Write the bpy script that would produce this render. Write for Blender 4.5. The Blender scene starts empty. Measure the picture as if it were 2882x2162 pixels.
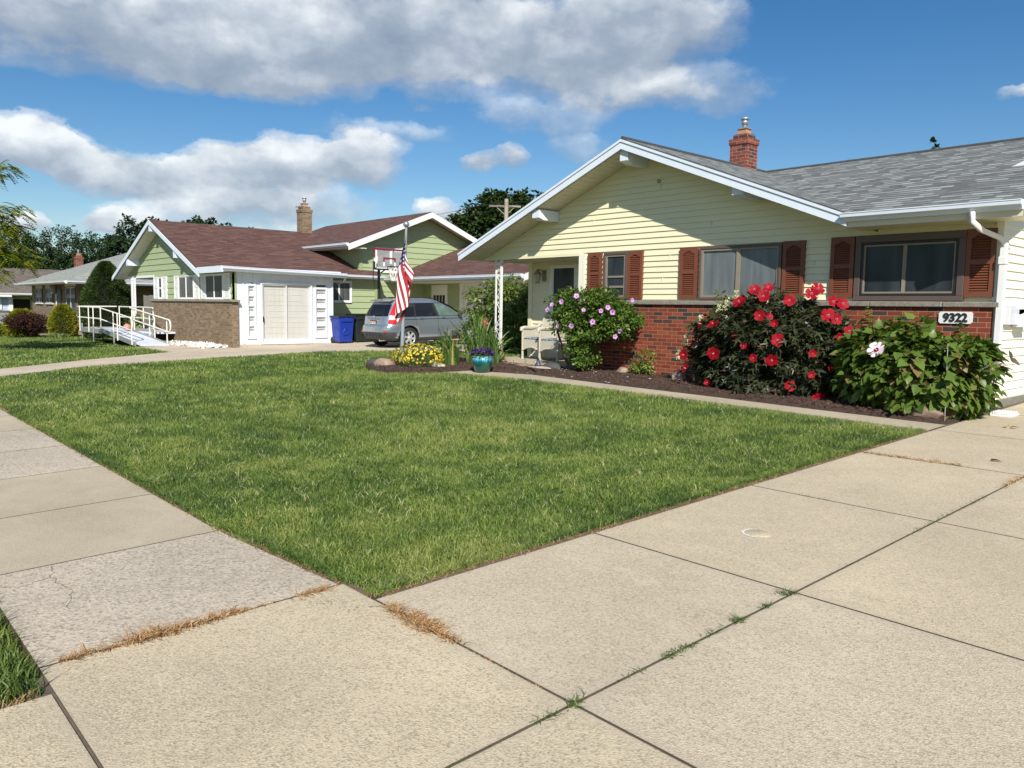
import bpy, bmesh, math, random
import numpy as np
from mathutils import Vector, Matrix
random.seed(7); RNG = np.random.default_rng(7)
PI = math.pi
scn = bpy.context.scene
COL = scn.collection
# ---------------------------------------------------------------- ground height
SUN = 5.0; SKYK = 0.08; EXPO = 0.36; SKYSAT = 1.36; SKYVAL = 1.0; SKYHUE = .502; CLOUDK = 11.6
def zg(x, y):
    return 0.026*min(max(y, -30.0), 17.0) + 0.0135*min(0.0, max(x, -75.0)+24.0)
# ---------------------------------------------------------------- materials
class NT:
    def __init__(s, tree): s.t = tree; s.n = tree.nodes; s.l = tree.links
    def new(s, typ, **kw):
        n = s.n.new(typ)
        for k, v in kw.items(): setattr(n, k, v)
        return n
    def put(s, sock, v):
        if v is None: return
        if hasattr(v, 'is_linked') or isinstance(v, bpy.types.NodeSocket): s.l.new(v, sock)
        else:
            try: sock.default_value = v
            except Exception: sock.default_value = (v[0], v[1], v[2], 1.0)
    def math(s, op, a, b=None, c=None, clamp=False):
        n = s.new('ShaderNodeMath', operation=op); n.use_clamp = clamp
        s.put(n.inputs[0], a)
        if b is not None: s.put(n.inputs[1], b)
        if c is not None: s.put(n.inputs[2], c)
        return n.outputs[0]
    def noise(s, vec, scale, detail=3, rough=.55):
        n = s.new('ShaderNodeTexNoise'); n.inputs['Scale'].default_value = scale
        n.inputs['Detail'].default_value = detail; n.inputs['Roughness'].default_value = rough
        if vec is not None: s.l.new(vec, n.inputs['Vector'])
        return n.outputs[0]
    def ramp(s, fac, stops, interp='LINEAR'):
        n = s.new('ShaderNodeValToRGB'); cr = n.color_ramp; cr.interpolation = interp
        while len(cr.elements) < len(stops): cr.elements.new(.5)
        for e, (p, c) in zip(cr.elements, stops):
            e.position = p; e.color = (c[0], c[1], c[2], 1) if not isinstance(c, (int, float)) else (c, c, c, 1)
        s.put(n.inputs[0], fac); return n.outputs[0]
    def mix(s, fac, a, b, blend='MIX'):
        n = s.new('ShaderNodeMix', data_type='RGBA', blend_type=blend)
        s.put(n.inputs[0], fac); s.put(n.inputs[6], c4(a)); s.put(n.inputs[7], c4(b))
        return n.outputs[2]
    def scalev(s, vec, sc):
        n = s.new('ShaderNodeVectorMath', operation='MULTIPLY'); s.l.new(vec, n.inputs[0]); n.inputs[1].default_value = sc
        return n.outputs[0]
    def attr(s, name):
        n = s.new('ShaderNodeAttribute', attribute_name=name); return n.outputs['Fac']
def c4(c):
    if isinstance(c, (tuple, list)) and len(c) == 3: return (c[0], c[1], c[2], 1.0)
    return c
def newmat(name):
    m = bpy.data.materials.new(name); m.use_nodes = True
    nt = NT(m.node_tree); b = m.node_tree.nodes['Principled BSDF']
    return m, nt, b
def obco(nt): return nt.new('ShaderNodeTexCoord').outputs['Object']
def gpos(nt): return nt.new('ShaderNodeNewGeometry').outputs['Position']
def uvco(nt): return nt.new('ShaderNodeTexCoord').outputs['UV']
def bump(nt, b, h, strength=.3, dist=.01):
    n = nt.new('ShaderNodeBump'); n.inputs['Strength'].default_value = strength
    n.inputs['Distance'].default_value = dist; nt.l.new(h, n.inputs['Height']); nt.l.new(n.outputs[0], b.inputs['Normal'])
def plain(name, col, rough=.6, var=.12, scale=6, metal=0.0, bmp=0.0, fine=0.0, spec=None, coat=0.0):
    m, nt, b = newmat(name); p = obco(nt)
    n = nt.noise(p, scale, 5)
    c = nt.mix(n, [x*(1-var*1.6) for x in col], [min(1, x*(1+var*1.6)) for x in col])
    if fine > 0:
        n2 = nt.noise(p, 90, 2); c = nt.mix(nt.math('MULTIPLY', n2, fine), c, [x*.45 for x in col])
    nt.l.new(c, b.inputs['Base Color'])
    b.inputs['Roughness'].default_value = rough; b.inputs['Metallic'].default_value = metal
    if spec is not None: b.inputs['Specular IOR Level'].default_value = spec
    if coat: b.inputs['Coat Weight'].default_value = coat; b.inputs['Coat Roughness'].default_value = .05
    if bmp > 0: bump(nt, b, nt.noise(p, scale*6, 4), bmp, .01)
    return m
def brickmat(name, stops, mortar, bw=.215, bh=.068, mw=.008, rough=.85):
    m, nt, b = newmat(name); uv = uvco(nt)
    t = nt.new('ShaderNodeTexBrick'); t.offset = .5
    nt.l.new(uv, t.inputs['Vector'])
    t.inputs['Color1'].default_value = (0, 0, 0, 1); t.inputs['Color2'].default_value = (1, 1, 1, 1)
    t.inputs['Mortar'].default_value = (.5, .5, .5, 1); t.inputs['Scale'].default_value = 1.0
    t.inputs['Mortar Size'].default_value = mw/2; t.inputs['Mortar Smooth'].default_value = .15
    t.inputs['Brick Width'].default_value = bw; t.inputs['Row Height'].default_value = bh
    c = nt.ramp(t.outputs['Color'], stops)
    n = nt.noise(uv, 28, 5, .7)
    c = nt.mix(nt.ramp(n, [(.3, 0.0), (.75, 1.0)]), c, [.75, .72, .70], 'MULTIPLY')
    n2 = nt.noise(uv, 1.3, 4)
    c = nt.mix(nt.math('MULTIPLY', n2, .4), c, [.6, .58, .56], 'MULTIPLY')
    c = nt.mix(t.outputs['Fac'], c, mortar)
    nt.l.new(c, b.inputs['Base Color']); b.inputs['Roughness'].default_value = rough
    h = nt.math('SUBTRACT', nt.math('MULTIPLY', n, .4), t.outputs['Fac'])
    bump(nt, b, h, .9, .006)
    return m
def shinglemat(name, stops, dark, bw=.19, bh=.14):
    m, nt, b = newmat(name); uv = uvco(nt)
    t = nt.new('ShaderNodeTexBrick'); t.offset = .37; t.offset_frequency = 2; t.squash = 1.0
    nz = nt.new('ShaderNodeTexNoise'); nz.inputs['Scale'].default_value = 2.2; nt.l.new(uv, nz.inputs['Vector'])
    add = nt.new('ShaderNodeVectorMath', operation='MULTIPLY_ADD'); nt.l.new(nz.outputs[1], add.inputs[0])
    add.inputs[1].default_value = (.09, .004, 0); nt.l.new(uv, add.inputs[2])
    nt.l.new(add.outputs[0], t.inputs['Vector'])
    t.inputs['Color1'].default_value = (0, 0, 0, 1); t.inputs['Color2'].default_value = (1, 1, 1, 1)
    t.inputs['Mortar'].default_value = (.5, .5, .5, 1); t.inputs['Scale'].default_value = 1.0
    t.inputs['Mortar Size'].default_value = .0035; t.inputs['Mortar Smooth'].default_value = .3
    t.inputs['Brick Width'].default_value = bw; t.inputs['Row Height'].default_value = bh
    c = nt.ramp(t.outputs['Color'], stops)
    n = nt.noise(uv, 120, 2, .8); c = nt.mix(nt.math('MULTIPLY', n, .55), c, [.55, .55, .55], 'MULTIPLY')
    n2 = nt.noise(uv, .8, 4); c = nt.mix(nt.math('MULTIPLY', n2, .45), c, [.68, .68, .66], 'MULTIPLY')
    # drop shadow under every course, painted into the colour: dark band at lower edge of each row, broken where tabs end
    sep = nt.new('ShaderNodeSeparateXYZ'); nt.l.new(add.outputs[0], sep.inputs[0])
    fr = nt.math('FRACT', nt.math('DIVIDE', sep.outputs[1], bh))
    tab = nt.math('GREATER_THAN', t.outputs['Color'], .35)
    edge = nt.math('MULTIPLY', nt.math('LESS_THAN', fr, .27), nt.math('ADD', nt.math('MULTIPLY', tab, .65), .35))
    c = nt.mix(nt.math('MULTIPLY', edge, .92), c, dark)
    nt.l.new(c, b.inputs['Base Color']); b.inputs['Roughness'].default_value = .92
    h = nt.math('ADD', nt.math('MULTIPLY', nt.math('SUBTRACT', 1.0, fr), 1.0), nt.math('MULTIPLY', n, .3))
    bump(nt, b, h, .6, .008)
    return m
def vec_leaf(name, a, bcol, trans=.35, rough=.45, c3=None, spec=.4, p3=.9):
    """leaf: colour runs from a to b with the per-leaf random value"""
    m, nt, b = newmat(name)
    r = nt.attr('rnd')
    stops = [(0, a), (.75, bcol)] + ([(p3, c3)] if c3 else [])
    c = nt.ramp(r, stops)
    nt.l.new(c, b.inputs['Base Color']); b.inputs['Roughness'].default_value = rough
    b.inputs['Specular IOR Level'].default_value = spec
    tr = nt.new('ShaderNodeBsdfTranslucent'); nt.l.new(nt.mix(1.0, c, [1.0, 1.05, .45], 'MULTIPLY'), tr.inputs[0])
    ms = nt.new('ShaderNodeMixShader'); ms.inputs[0].default_value = trans
    out = m.node_tree.nodes['Material Output']
    nt.l.new(b.outputs[0], ms.inputs[1]); nt.l.new(tr.outputs[0], ms.inputs[2]); nt.l.new(ms.outputs[0], out.inputs[0])
    return m
def glassmat(name, base, base2, wave=0, rough=.04, spec=.5, coat=.30):
    """window pane seen from outside: dark room / curtain behind reflective glass"""
    m, nt, b = newmat(name); uv = uvco(nt)
    sc = nt.scalev(uv, (wave if wave else 2, .6, 1))
    n = nt.noise(sc, 1.5, 4, .5)
    c = nt.ramp(n, [(.3, base), (.7, base2)])
    nt.l.new(c, b.inputs['Base Color']); b.inputs['Roughness'].default_value = .5
    b.inputs['Coat Weight'].default_value = coat; b.inputs['Coat Roughness'].default_value = rough
    b.inputs['Specular IOR Level'].default_value = spec
    return m
def concrete(name, col, speck=.5, grit=1.0, dark=(.12, .11, .10), joints=None):
    m, nt, b = newmat(name); p = gpos(nt)
    big = nt.noise(p, .9, 5, .6); mid = nt.noise(p, 7, 5, .65)
    c = nt.mix(nt.ramp(big, [(.3, 0.0), (.7, 1.0)]), [x*.79 for x in col], [min(1, x*1.12) for x in col])
    c = nt.mix(nt.math('MULTIPLY', nt.ramp(mid, [(.45, 0.0), (.72, 1.0)]), .35), c, [x*.80*f for x, f in zip(col, (1, .98, .93))])
    v = nt.new('ShaderNodeTexVoronoi'); v.inputs['Scale'].default_value = 135*grit; nt.l.new(p, v.inputs['Vector'])
    cell = nt.ramp(v.outputs['Color'], [(.0, 0.0), (.55, .15), (.75, .7), (1, 1.0)])
    c = nt.mix(nt.math('MULTIPLY', cell, speck), c, dark)
    v2 = nt.new('ShaderNodeTexVoronoi'); v2.inputs['Scale'].default_value = 105*grit; nt.l.new(p, v2.inputs['Vector'])
    w = nt.ramp(v2.outputs['Color'], [(.5, 0.0), (.9, 1.0)])
    c = nt.mix(nt.math('MULTIPLY', w, speck*.55), c, [min(.8, x*1.45) for x in col])
    if joints:
        sp = nt.new('ShaderNodeSeparateXYZ'); nt.l.new(p, sp.inputs[0]); dm = None
        for ax, q in joints:
            d = nt.math('ABSOLUTE', nt.math('SUBTRACT', sp.outputs[ax], q)); dm = d if dm is None else nt.math('MINIMUM', dm, d)
        wob = nt.math('MULTIPLY_ADD', mid, .05, dm)
        band = nt.ramp(wob, [(.055, 1.0), (.105, 0.0)]); c = nt.mix(nt.math('MULTIPLY', band, .42), c, [x*f for x, f in zip(col, (.80, .84, .90))])
        soot = nt.ramp(wob, [(.022, 1.0), (.045, 0.0)]); c = nt.mix(nt.math('MULTIPLY', soot, .45), c, [x*.5 for x in col])
    fn = nt.noise(p, 260, 2, .7)
    c = nt.mix(nt.math('MULTIPLY', fn, .3), c, [x*.55 for x in col])
    st = nt.noise(nt.scalev(p, (1.0, 1.7, 1.0)), 2.6, 6, .75)
    c = nt.mix(nt.math('MULTIPLY', nt.ramp(st, [(.58, 0.0), (.78, 1.0)]), .45), c, [min(.80, x*1.22) for x in col])
    c = nt.mix(nt.math('MULTIPLY', nt.ramp(st, [(.24, 1.0), (.38, 0.0)]), .55), c, [x*.62 for x in col])
    nt.l.new(c, b.inputs['Base Color']); b.inputs['Roughness'].default_value = .93
    b.inputs['Specular IOR Level'].default_value = .25
    h = nt.math('ADD', nt.math('MULTIPLY', v.outputs['Distance'], 1.0), nt.math('MULTIPLY', fn, .5))
    bump(nt, b, h, .45, .004)
    return m
# ---------------------------------------------------------------- mesh builder
def wloc(o):
    v = Vector((0, 0, 0))
    while o is not None:
        v += Vector(o.location); o = o.parent
    return v
class MB:
    def __init__(s): s.v = []; s.f = []; s.m = []; s.sm = []
    def add(s, vs, fs, mi=0, smooth=False):
        k = len(s.v); s.v += [tuple(v) for v in vs]
        for f in fs: s.f.append(tuple(i+k for i in f)); s.m.append(mi); s.sm.append(smooth)
    def box(s, x0, x1, y0, y1, z0, z1, mi=0, M=None):
        vs = [(x, y, z) for z in (z0, z1) for y in (y0, y1) for x in (x0, x1)]
        if M is not None: vs = [M @ Vector(v) for v in vs]
        s.add(vs, [(0, 2, 3, 1), (4, 5, 7, 6), (0, 1, 5, 4), (2, 6, 7, 3), (0, 4, 6, 2), (1, 3, 7, 5)], mi)
    def prism(s, top, dz, mi=0, d=(0, 0, -1)):
        """polygon extruded by dz along d"""
        n = len(top); b = [Vector(p)+Vector(d)*dz for p in top]
        s.add(list(top)+b, [tuple(range(n)), tuple(range(2*n-1, n-1, -1))]+[(i, i+n, (i+1) % n+n, (i+1) % n) for i in range(n)], mi)
    def tube(s, pts, r, seg=8, mi=0, cap=True, r2=None):
        pts = [Vector(p) for p in pts]; n = len(pts); rings = []
        up = Vector((0, 0, 1)); prev = None
        for i, p in enumerate(pts):
            t = (pts[min(i+1, n-1)]-pts[max(i-1, 0)]).normalized()
            if prev is None:
                a = up if abs(t.dot(up)) < .95 else Vector((1, 0, 0)); u = t.cross(a).normalized()
            else: u = (prev - t*prev.dot(t)).normalized()
            prev = u; w = t.cross(u)
            rr = r if r2 is None else r+(r2-r)*i/(n-1)
            if isinstance(r, (list, tuple)): rr = r[i]
            rings.append([p+(u*math.cos(2*PI*k/seg)+w*math.sin(2*PI*k/seg))*rr for k in range(seg)])
        vs = [q for R_ in rings for q in R_]
        fs = [(i*seg+k, i*seg+(k+1) % seg, (i+1)*seg+(k+1) % seg, (i+1)*seg+k) for i in range(n-1) for k in range(seg)]
        s.add(vs, fs, mi, True)
        if cap:
            s.add(rings[0], [tuple(range(seg-1, -1, -1))], mi); s.add(rings[-1], [tuple(range(seg))], mi)
    def lathe(s, prof, c=(0, 0, 0), seg=24, mi=0, M=None, smooth=True):
        """prof: list of (r,z)"""
        vs = []
        for r, z in prof:
            for k in range(seg):
                a = 2*PI*k/seg; v = Vector((r*math.cos(a), r*math.sin(a), z))
                if M is not None: v = M @ v
                vs.append(v+Vector(c))
        fs = [(i*seg+k, i*seg+(k+1) % seg, (i+1)*seg+(k+1) % seg, (i+1)*seg+k) for i in range(len(prof)-1) for k in range(seg)]
        s.add(vs, fs, mi, smooth)
    def build(s, name, mats, parent=None, **props):
        me = bpy.data.meshes.new(name); off = wloc(parent) if parent is not None else Vector((0, 0, 0))
        me.from_pydata([tuple(Vector(v)-off) for v in s.v], [], s.f)
        if not isinstance(mats, (list, tuple)): mats = [mats]
        for m in mats: me.materials.append(m)
        me.polygons.foreach_set('material_index', s.m); me.polygons.foreach_set('use_smooth', s.sm)
        me.update()
        uvl = me.uv_layers.new(name='UVMap')
        buf = np.zeros(len(me.loops)*2, np.float32)
        for p in me.polygons:
            n = p.normal
            if abs(n.z) > .985: T = Vector((1, 0, 0)); B = Vector((0, 1, 0))
            else:
                T = Vector((0, 0, 1)).cross(n).normalized()
                if abs(T.x) >= abs(T.y):
                    if T.x < 0: T = -T
                elif T.y < 0: T = -T
                B = n.cross(T)
                if B.z < 0: B = -B
            for li in p.loop_indices:
                w = me.vertices[me.loops[li].vertex_index].co+off
                buf[2*li] = w.dot(T); buf[2*li+1] = w.dot(B)
        uvl.data.foreach_set('uv', buf)
        o = bpy.data.objects.new(name, me); COL.objects.link(o)
        if parent is not None: o.parent = parent
        for k, v in props.items(): o[k] = v
        return o
def fixn(o):
    bm = bmesh.new(); bm.from_mesh(o.data); bmesh.ops.recalc_face_normals(bm, faces=bm.faces); bm.to_mesh(o.data); bm.free()
    return o
def bevel(o, w=.01, seg=2):
    md = o.modifiers.new('bevel', 'BEVEL'); md.width = w; md.segments = seg; md.limit_method = 'ANGLE'; return o
def subsurf(o, l=1):
    md = o.modifiers.new('sub', 'SUBSURF'); md.levels = l; md.render_levels = l; return o
def thing(name, label, cat, loc=(0, 0, 0), group=None, rotz=0):
    o = bpy.data.objects.new(name, None); COL.objects.link(o); o.empty_display_size = .2
    o.location = loc; o.rotation_euler = (0, 0, rotz); o['label'] = label; o['category'] = cat
    if group: o['group'] = group
    return o
def tag(o, label, cat, group=None):
    o['label'] = label; o['category'] = cat
    if group: o['group'] = group
    return o
def struct(o): o['kind'] = 'structure'; return o
def copy_tree(o, parent=None):
    c = o.copy(); COL.objects.link(c)
    if parent is not None: c.parent = parent
    for ch in [q for q in bpy.data.objects if q.parent == o]: copy_tree(ch, c)
    return c
def npmesh(name, verts, faces, mats, rnd=None, parent=None, mi=None, smooth=False):
    """fast mesh from numpy: verts (N,3), faces (F,k)"""
    me = bpy.data.meshes.new(name); off = np.array(wloc(parent)) if parent is not None else np.zeros(3)
    verts = np.asarray(verts, np.float32)-off.astype(np.float32); faces = np.asarray(faces, np.int32); F, k = faces.shape
    me.vertices.add(len(verts)); me.vertices.foreach_set('co', verts.ravel())
    me.loops.add(F*k); me.loops.foreach_set('vertex_index', faces.ravel())
    me.polygons.add(F); me.polygons.foreach_set('loop_start', np.arange(F, dtype=np.int32)*k)
    try: me.polygons.foreach_set('loop_total', np.full(F, k, np.int32))
    except Exception: pass
    if not isinstance(mats, (list, tuple)): mats = [mats]
    for m in mats: me.materials.append(m)
    if mi is not None: me.polygons.foreach_set('material_index', np.asarray(mi, np.int32))
    if smooth: me.polygons.foreach_set('use_smooth', np.ones(F, bool))
    me.update(calc_edges=True)
    if rnd is not None:
        a = me.attributes.new('rnd', 'FLOAT', 'FACE'); a.data.foreach_set('value', np.asarray(rnd, np.float32))
    o = bpy.data.objects.new(name, me); COL.objects.link(o)
    if parent is not None: o.parent = parent
    return o
# leaf outlines: (x across, y along, z lift) with faces
LEAF = {
 'oval': (np.array([(0, 0, 0), (-.28, .45, .10), (0, .45, 0), (.28, .45, .10), (0, 1, -.08)]), [(0, 2, 1), (0, 3, 2), (1, 2, 4), (2, 3, 4)]),
 'heart': (np.array([(0, 0, 0), (-.42, .18, .10), (-.36, .55, .08), (0, .5, 0), (.36, .55, .08), (.42, .18, .10), (0, 1.05, -.16)]),
           [(0, 3, 1), (1, 3, 2), (2, 3, 6), (0, 5, 3), (5, 4, 3), (3, 4, 6)]),
 'lobed': (np.array([(0, 0, 0), (-.12, .3, .03), (-.5, .55, .0), (-.1, .5, .04), (0, 1.05, -.1), (.1, .5, .04), (.5, .55, 0), (.12, .3, .03)]),
           [(0, 1, 7), (1, 2, 3), (1, 3, 7), (3, 5, 7), (3, 4, 5), (7, 5, 6)]),
 'narrow': (np.array([(0, 0, 0), (-.11, .5, .03), (.11, .5, .03), (0, 1, -.05)]), [(0, 2, 1), (1, 2, 3)]),
 'tri': (np.array([(-.3, 0, 0), (.3, 0, 0), (0, 1, 0)]), [(0, 1, 2)]),
}
def leafset(P, Nrm, D, S, shape='oval'):
    """P centres, Nrm leaf normal, D leaf direction, S size -> verts, faces, rnd"""
    tv, tf = LEAF[shape]; N = len(P)
    D = D/np.maximum(np.linalg.norm(D, axis=1, keepdims=True), 1e-6)
    X = np.cross(D, Nrm); X /= np.maximum(np.linalg.norm(X, axis=1, keepdims=True), 1e-6)
    Z = np.cross(X, D)
    V = P[:, None, :]+S[:, None, None]*(X[:, None, :]*tv[None, :, 0:1]+D[:, None, :]*tv[None, :, 1:2]+Z[:, None, :]*tv[None, :, 2:3])
    k = len(tv); F = np.array(tf)[None]+(np.arange(N)*k)[:, None, None]
    r = np.repeat(RNG.random(N), len(tf))
    return V.reshape(-1, 3), F.reshape(-1, 3), r
def unit(n): 
    v = RNG.normal(size=(n, 3)); return v/np.linalg.norm(v, axis=1, keepdims=True)
def crown(centre, rad, nclump, nleaf, size, shape='oval', clump_r=.25, droop=.25, fill=.25, keep=None, lump=.18, clump_flat=.6, up=.5):
    """leaves gathered in clumps spread through an uneven ellipsoid"""
    c = np.array(centre, float); R_ = np.array(rad, float)
    d = unit(nclump*3); 
    ph = RNG.random(6)*6.28
    lumpf = 1+lump*(np.sin(3*np.arctan2(d[:, 1], d[:, 0])+ph[0])*.5+np.sin(5*d[:, 2]+ph[1])*.5+np.sin(4*d[:, 0]*2+ph[2])*.5)+RNG.normal(size=len(d))*.06
    rr = np.where(RNG.random(len(d)) < fill, RNG.random(len(d))**.5, .82+.18*RNG.random(len(d)))
    q = c+d*R_*(rr*lumpf)[:, None]
    if keep is not None: q = q[[bool(keep(*p)) for p in q]]
    q = q[:nclump]; n = len(q)
    per = nleaf//max(n, 1); idx = np.repeat(np.arange(n), per)
    cd = (q-c)/R_; cd /= np.maximum(np.linalg.norm(cd, axis=1, keepdims=True), 1e-6)
    o = unit(n*per)*(RNG.random(n*per)**.4)[:, None]*clump_r*np.repeat(.7+.6*RNG.random(n), per)[:, None]
    o[:, 2] *= clump_flat
    P = q[idx]+o
    ol = o/np.maximum(np.linalg.norm(o, axis=1, keepdims=True), 1e-6)
    Nn = np.array([0, 0, 1.0])*up+cd[idx]*.5+ol*.35+unit(n*per)*.45
    D = ol*.7+cd[idx]*.5+unit(n*per)*.6; D[:, 2] -= droop
    S = size*(.65+.7*RNG.random(n*per))
    V, F, r = leafset(P, Nn, D, S, shape)
    tone = np.repeat(RNG.random(n)*.5, per); k = len(r)//len(idx)
    r = np.clip(r*.6+np.repeat(tone, k)*.9, 0, 1)
    return V, F, r, q
def joinsets(sets):
    vs, fs, rs, k = [], [], [], 0
    for V, F, r in sets: vs.append(V); fs.append(F+k); rs.append(r); k += len(V)
    return np.concatenate(vs), np.concatenate(fs), np.concatenate(rs)
# ================================================================ camera
cam = bpy.data.cameras.new('camera'); camo = bpy.data.objects.new('camera', cam); COL.objects.link(camo)
yaw, pitch, roll, FOC = .836839652, .0958943590, .0152643182, 2215.
fw = Vector((-math.sin(yaw)*math.cos(pitch), math.cos(yaw)*math.cos(pitch), -math.sin(pitch)))
r_ = Vector((math.cos(yaw), math.sin(yaw), 0)); u_ = r_.cross(fw)
rr = r_*math.cos(roll)+u_*math.sin(roll); uu = -r_*math.sin(roll)+u_*math.cos(roll)
Mx = Matrix((rr, uu, -fw)).transposed().to_4x4(); Mx.translation = Vector((0, 0, 1.52)); camo.matrix_world = Mx
cam.sensor_width = 36; cam.lens = FOC/2882*36; cam.clip_end = 3000; cam.clip_start = .05
scn.camera = camo
scn.view_settings.view_transform = 'Standard'; scn.view_settings.look = 'None'
scn.view_settings.exposure = EXPO; scn.view_settings.gamma = 1
# ================================================================ sun and sky
SD = Vector((-.77, .60, -.75)).normalized()
sl = bpy.data.lights.new('sun', 'SUN'); sl.energy = SUN; sl.angle = math.radians(.53); sl.color = (1, .955, .88)
so = bpy.data.objects.new('sun', sl); COL.objects.link(so); so.rotation_euler = SD.to_track_quat('-Z', 'Y').to_euler(); so.location = (20, -15, 25)
world = bpy.data.worlds.new('World'); scn.world = world; world.use_nodes = True
wn = NT(world.node_tree); bg = world.node_tree.nodes['Background']
sky = wn.new('ShaderNodeTexSky', sky_type='NISHITA'); sky.sun_disc = False
sky.sun_elevation = math.asin(-SD.z); sky.sun_rotation = math.atan2(-SD.x, -SD.y)
sky.altitude = 200; sky.air_density = 1.0; sky.dust_density = .5; sky.ozone_density = 2.0
tc = wn.new('ShaderNodeTexCoord').outputs['Generated']
sep = wn.new('ShaderNodeSeparateXYZ'); wn.l.new(tc, sep.inputs[0])
az = wn.math('ARCTAN2', sep.outputs[0], sep.outputs[1]); el = wn.math('ARCSINE', sep.outputs[2])
cmb = wn.new('ShaderNodeCombineXYZ'); wn.l.new(az, cmb.inputs[0]); wn.l.new(wn.math('MULTIPLY', el, 1.5), cmb.inputs[1])
cv = cmb.outputs[0]
def n3(scale, det, rough, off=0.0):
    v = wn.new('ShaderNodeVectorMath', operation='ADD'); wn.l.new(cv, v.inputs[0]); v.inputs[1].default_value = (off, off*.7, off*.3)
    return wn.noise(v.outputs[0], scale, det, rough)
na = wn.math('SUBTRACT', n3(9, 6, .6), .5); nb = wn.math('SUBTRACT', n3(9, 6, .6, 7.3), .5)
azd = wn.math('MULTIPLY_ADD', na, .10, az); eld = wn.math('MULTIPLY_ADD', nb, .055, el)
# cumulus banks: (azimuth, elevation, half width, half height, weight)
BL = [(-1.294, .292, .26, .062, 1), (-1.143, .295, .20, .062, 1), (-.987, .320, .19, .066, 1), (-.818, .315, .18, .062, 1), (-.678, .327, .125, .055, 1.1),
 (-.715, .266, .10, .032, .7), (-1.102, .250, .10, .024, .45), (-1.385, .172, .060, .033, 1.1), (-1.343, .160, .052, .030, 1.1), (-1.265, .140, .10, .033, 1.1),
 (-1.176, .158, .082, .034, 1.1), (-1.103, .165, .075, .038, 1.1), (-1.021, .176, .062, .040, 1.2), (-1.146, .120, .14, .032, .9), (-.879, .182, .026, .013, .75),
 (-.843, .187, .026, .016, .75), (-.924, .118, .045, .020, .9), (-1.309, .091, .023, .015, .7), (-1.378, .082, .026, .014, .8), (-1.262, .092, .09, .026, .6),
 (-.283, .233, .022, .010, .35), (-.76, .20, .05, .02, .35), (-1.05, .085, .16, .016, .5), (-.80, .235, .10, .030, .42), (-.60, .262, .09, .03, .5), (-.93, .262, .08, .03, .5), (-1.0, .21, .10, .015, .22),
 (.6, .5, .5, .16, .8), (1.5, .35, .5, .14, .8), (2.4, .6, .5, .2, .8), (-2.3, .5, .45, .2, .8), (-2.0, .2, .5, .05, .8)]
tot = None; hgt = None
for a, e, wa, we, k in BL:
    dx = wn.math('MULTIPLY', wn.math('SUBTRACT', azd, a), 1/wa); dy = wn.math('MULTIPLY', wn.math('SUBTRACT', eld, e), 1/we)
    d2 = wn.math('MULTIPLY_ADD', dx, dx, wn.math('MULTIPLY', dy, dy))
    w = wn.math('MULTIPLY', wn.math('SUBTRACT', 1.0, d2, clamp=True), k)
    h = wn.math('MULTIPLY', w, dy)
    tot = w if tot is None else wn.math('ADD', tot, w); hgt = h if hgt is None else wn.math('ADD', hgt, h)
fine = n3(15, 8, .55, 3.1); med = n3(7, 5, .55, 1.7)
dens = wn.math('ADD', wn.math('MULTIPLY', wn.math('MULTIPLY', tot, 1.35), wn.math('MULTIPLY_ADD', med, 1.75, .08)), wn.math('MULTIPLY', wn.math('MULTIPLY', wn.math('SUBTRACT', fine, .50), 1.5), wn.math('MULTIPLY_ADD', tot, 4.5, .10, clamp=True)))
cov = wn.ramp(dens, [(.0, 0.0), (.45, .42), (1.15, .93)], 'EASE')
hn = wn.math('DIVIDE', hgt, wn.math('MAXIMUM', tot, .05))
hi_ = wn.math('MULTIPLY', wn.math('SUBTRACT', el, .215, clamp=True), -1.4)
lit = wn.math('ADD', wn.math('ADD', wn.math('MULTIPLY_ADD', hn, .42, hi_), wn.math('MULTIPLY', wn.math('SUBTRACT', fine, .5), 1.15)), wn.math('ADD', .52, wn.math('MULTIPLY', wn.math('SUBTRACT', med, .5), 1.5)))
ccol = wn.ramp(lit, [(.0, (.25, .31, .40)), (.33, (.34, .40, .48)), (.60, (.52, .57, .63)), (.95, (.84, .87, .88))])
CL = wn.new('ShaderNodeVectorMath', operation='SCALE'); wn.l.new(ccol, CL.inputs[0]); CL.inputs['Scale'].default_value = CLOUDK
hs = wn.new('ShaderNodeHueSaturation'); hs.inputs['Saturation'].default_value = SKYSAT; hs.inputs['Value'].default_value = SKYVAL; hs.inputs['Hue'].default_value = SKYHUE
wn.l.new(sky.outputs[0], hs.inputs['Color'])
wn.l.new(wn.mix(cov, hs.outputs[0], CL.outputs[0]), bg.inputs[0]); bg.inputs[1].default_value = SKYK
# ================================================================ shared materials
m_soil = plain('soil', (.060, .040, .026), .95, .3, 9, fine=.6, bmp=.8)
m_mulch = plain('dark_mulch', (.075, .043, .030), .95, .35, 14, fine=.75, bmp=1.0)
m_conc = concrete('aggregate_concrete', (.60, .498, .340), .64, joints=[(0, -1.92), (1, .645), (1, 2.065)])
m_conc2 = concrete('driveway_concrete', (.60, .498, .343), .56, joints=[(0, -1.92), (0, -3.305), (0, -.54), (1, 2.065), (1, 3.70), (1, 5.56), (1, 7.52), (1, 9.35)])
m_conc3 = concrete('driveway_concrete_greyer', (.590, .495, .352), .60, joints=[(0, -1.92), (0, -3.305), (0, -.54), (1, 2.065), (1, 3.70), (1, 5.56), (1, 7.52), (1, 9.35)])
m_gconc = concrete('weathered_grey_concrete', (.54, .465, .36), .72, .62, (.13, .115, .10))
m_sconc = concrete('smooth_concrete', (.50, .428, .305), .36, 1.3)
m_nconc = concrete('pale_drive_concrete', (.58, .49, .37), .2)
m_bluew = plain('white_aluminium', (.66, .72, .80), .42, .05, 3)
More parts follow.
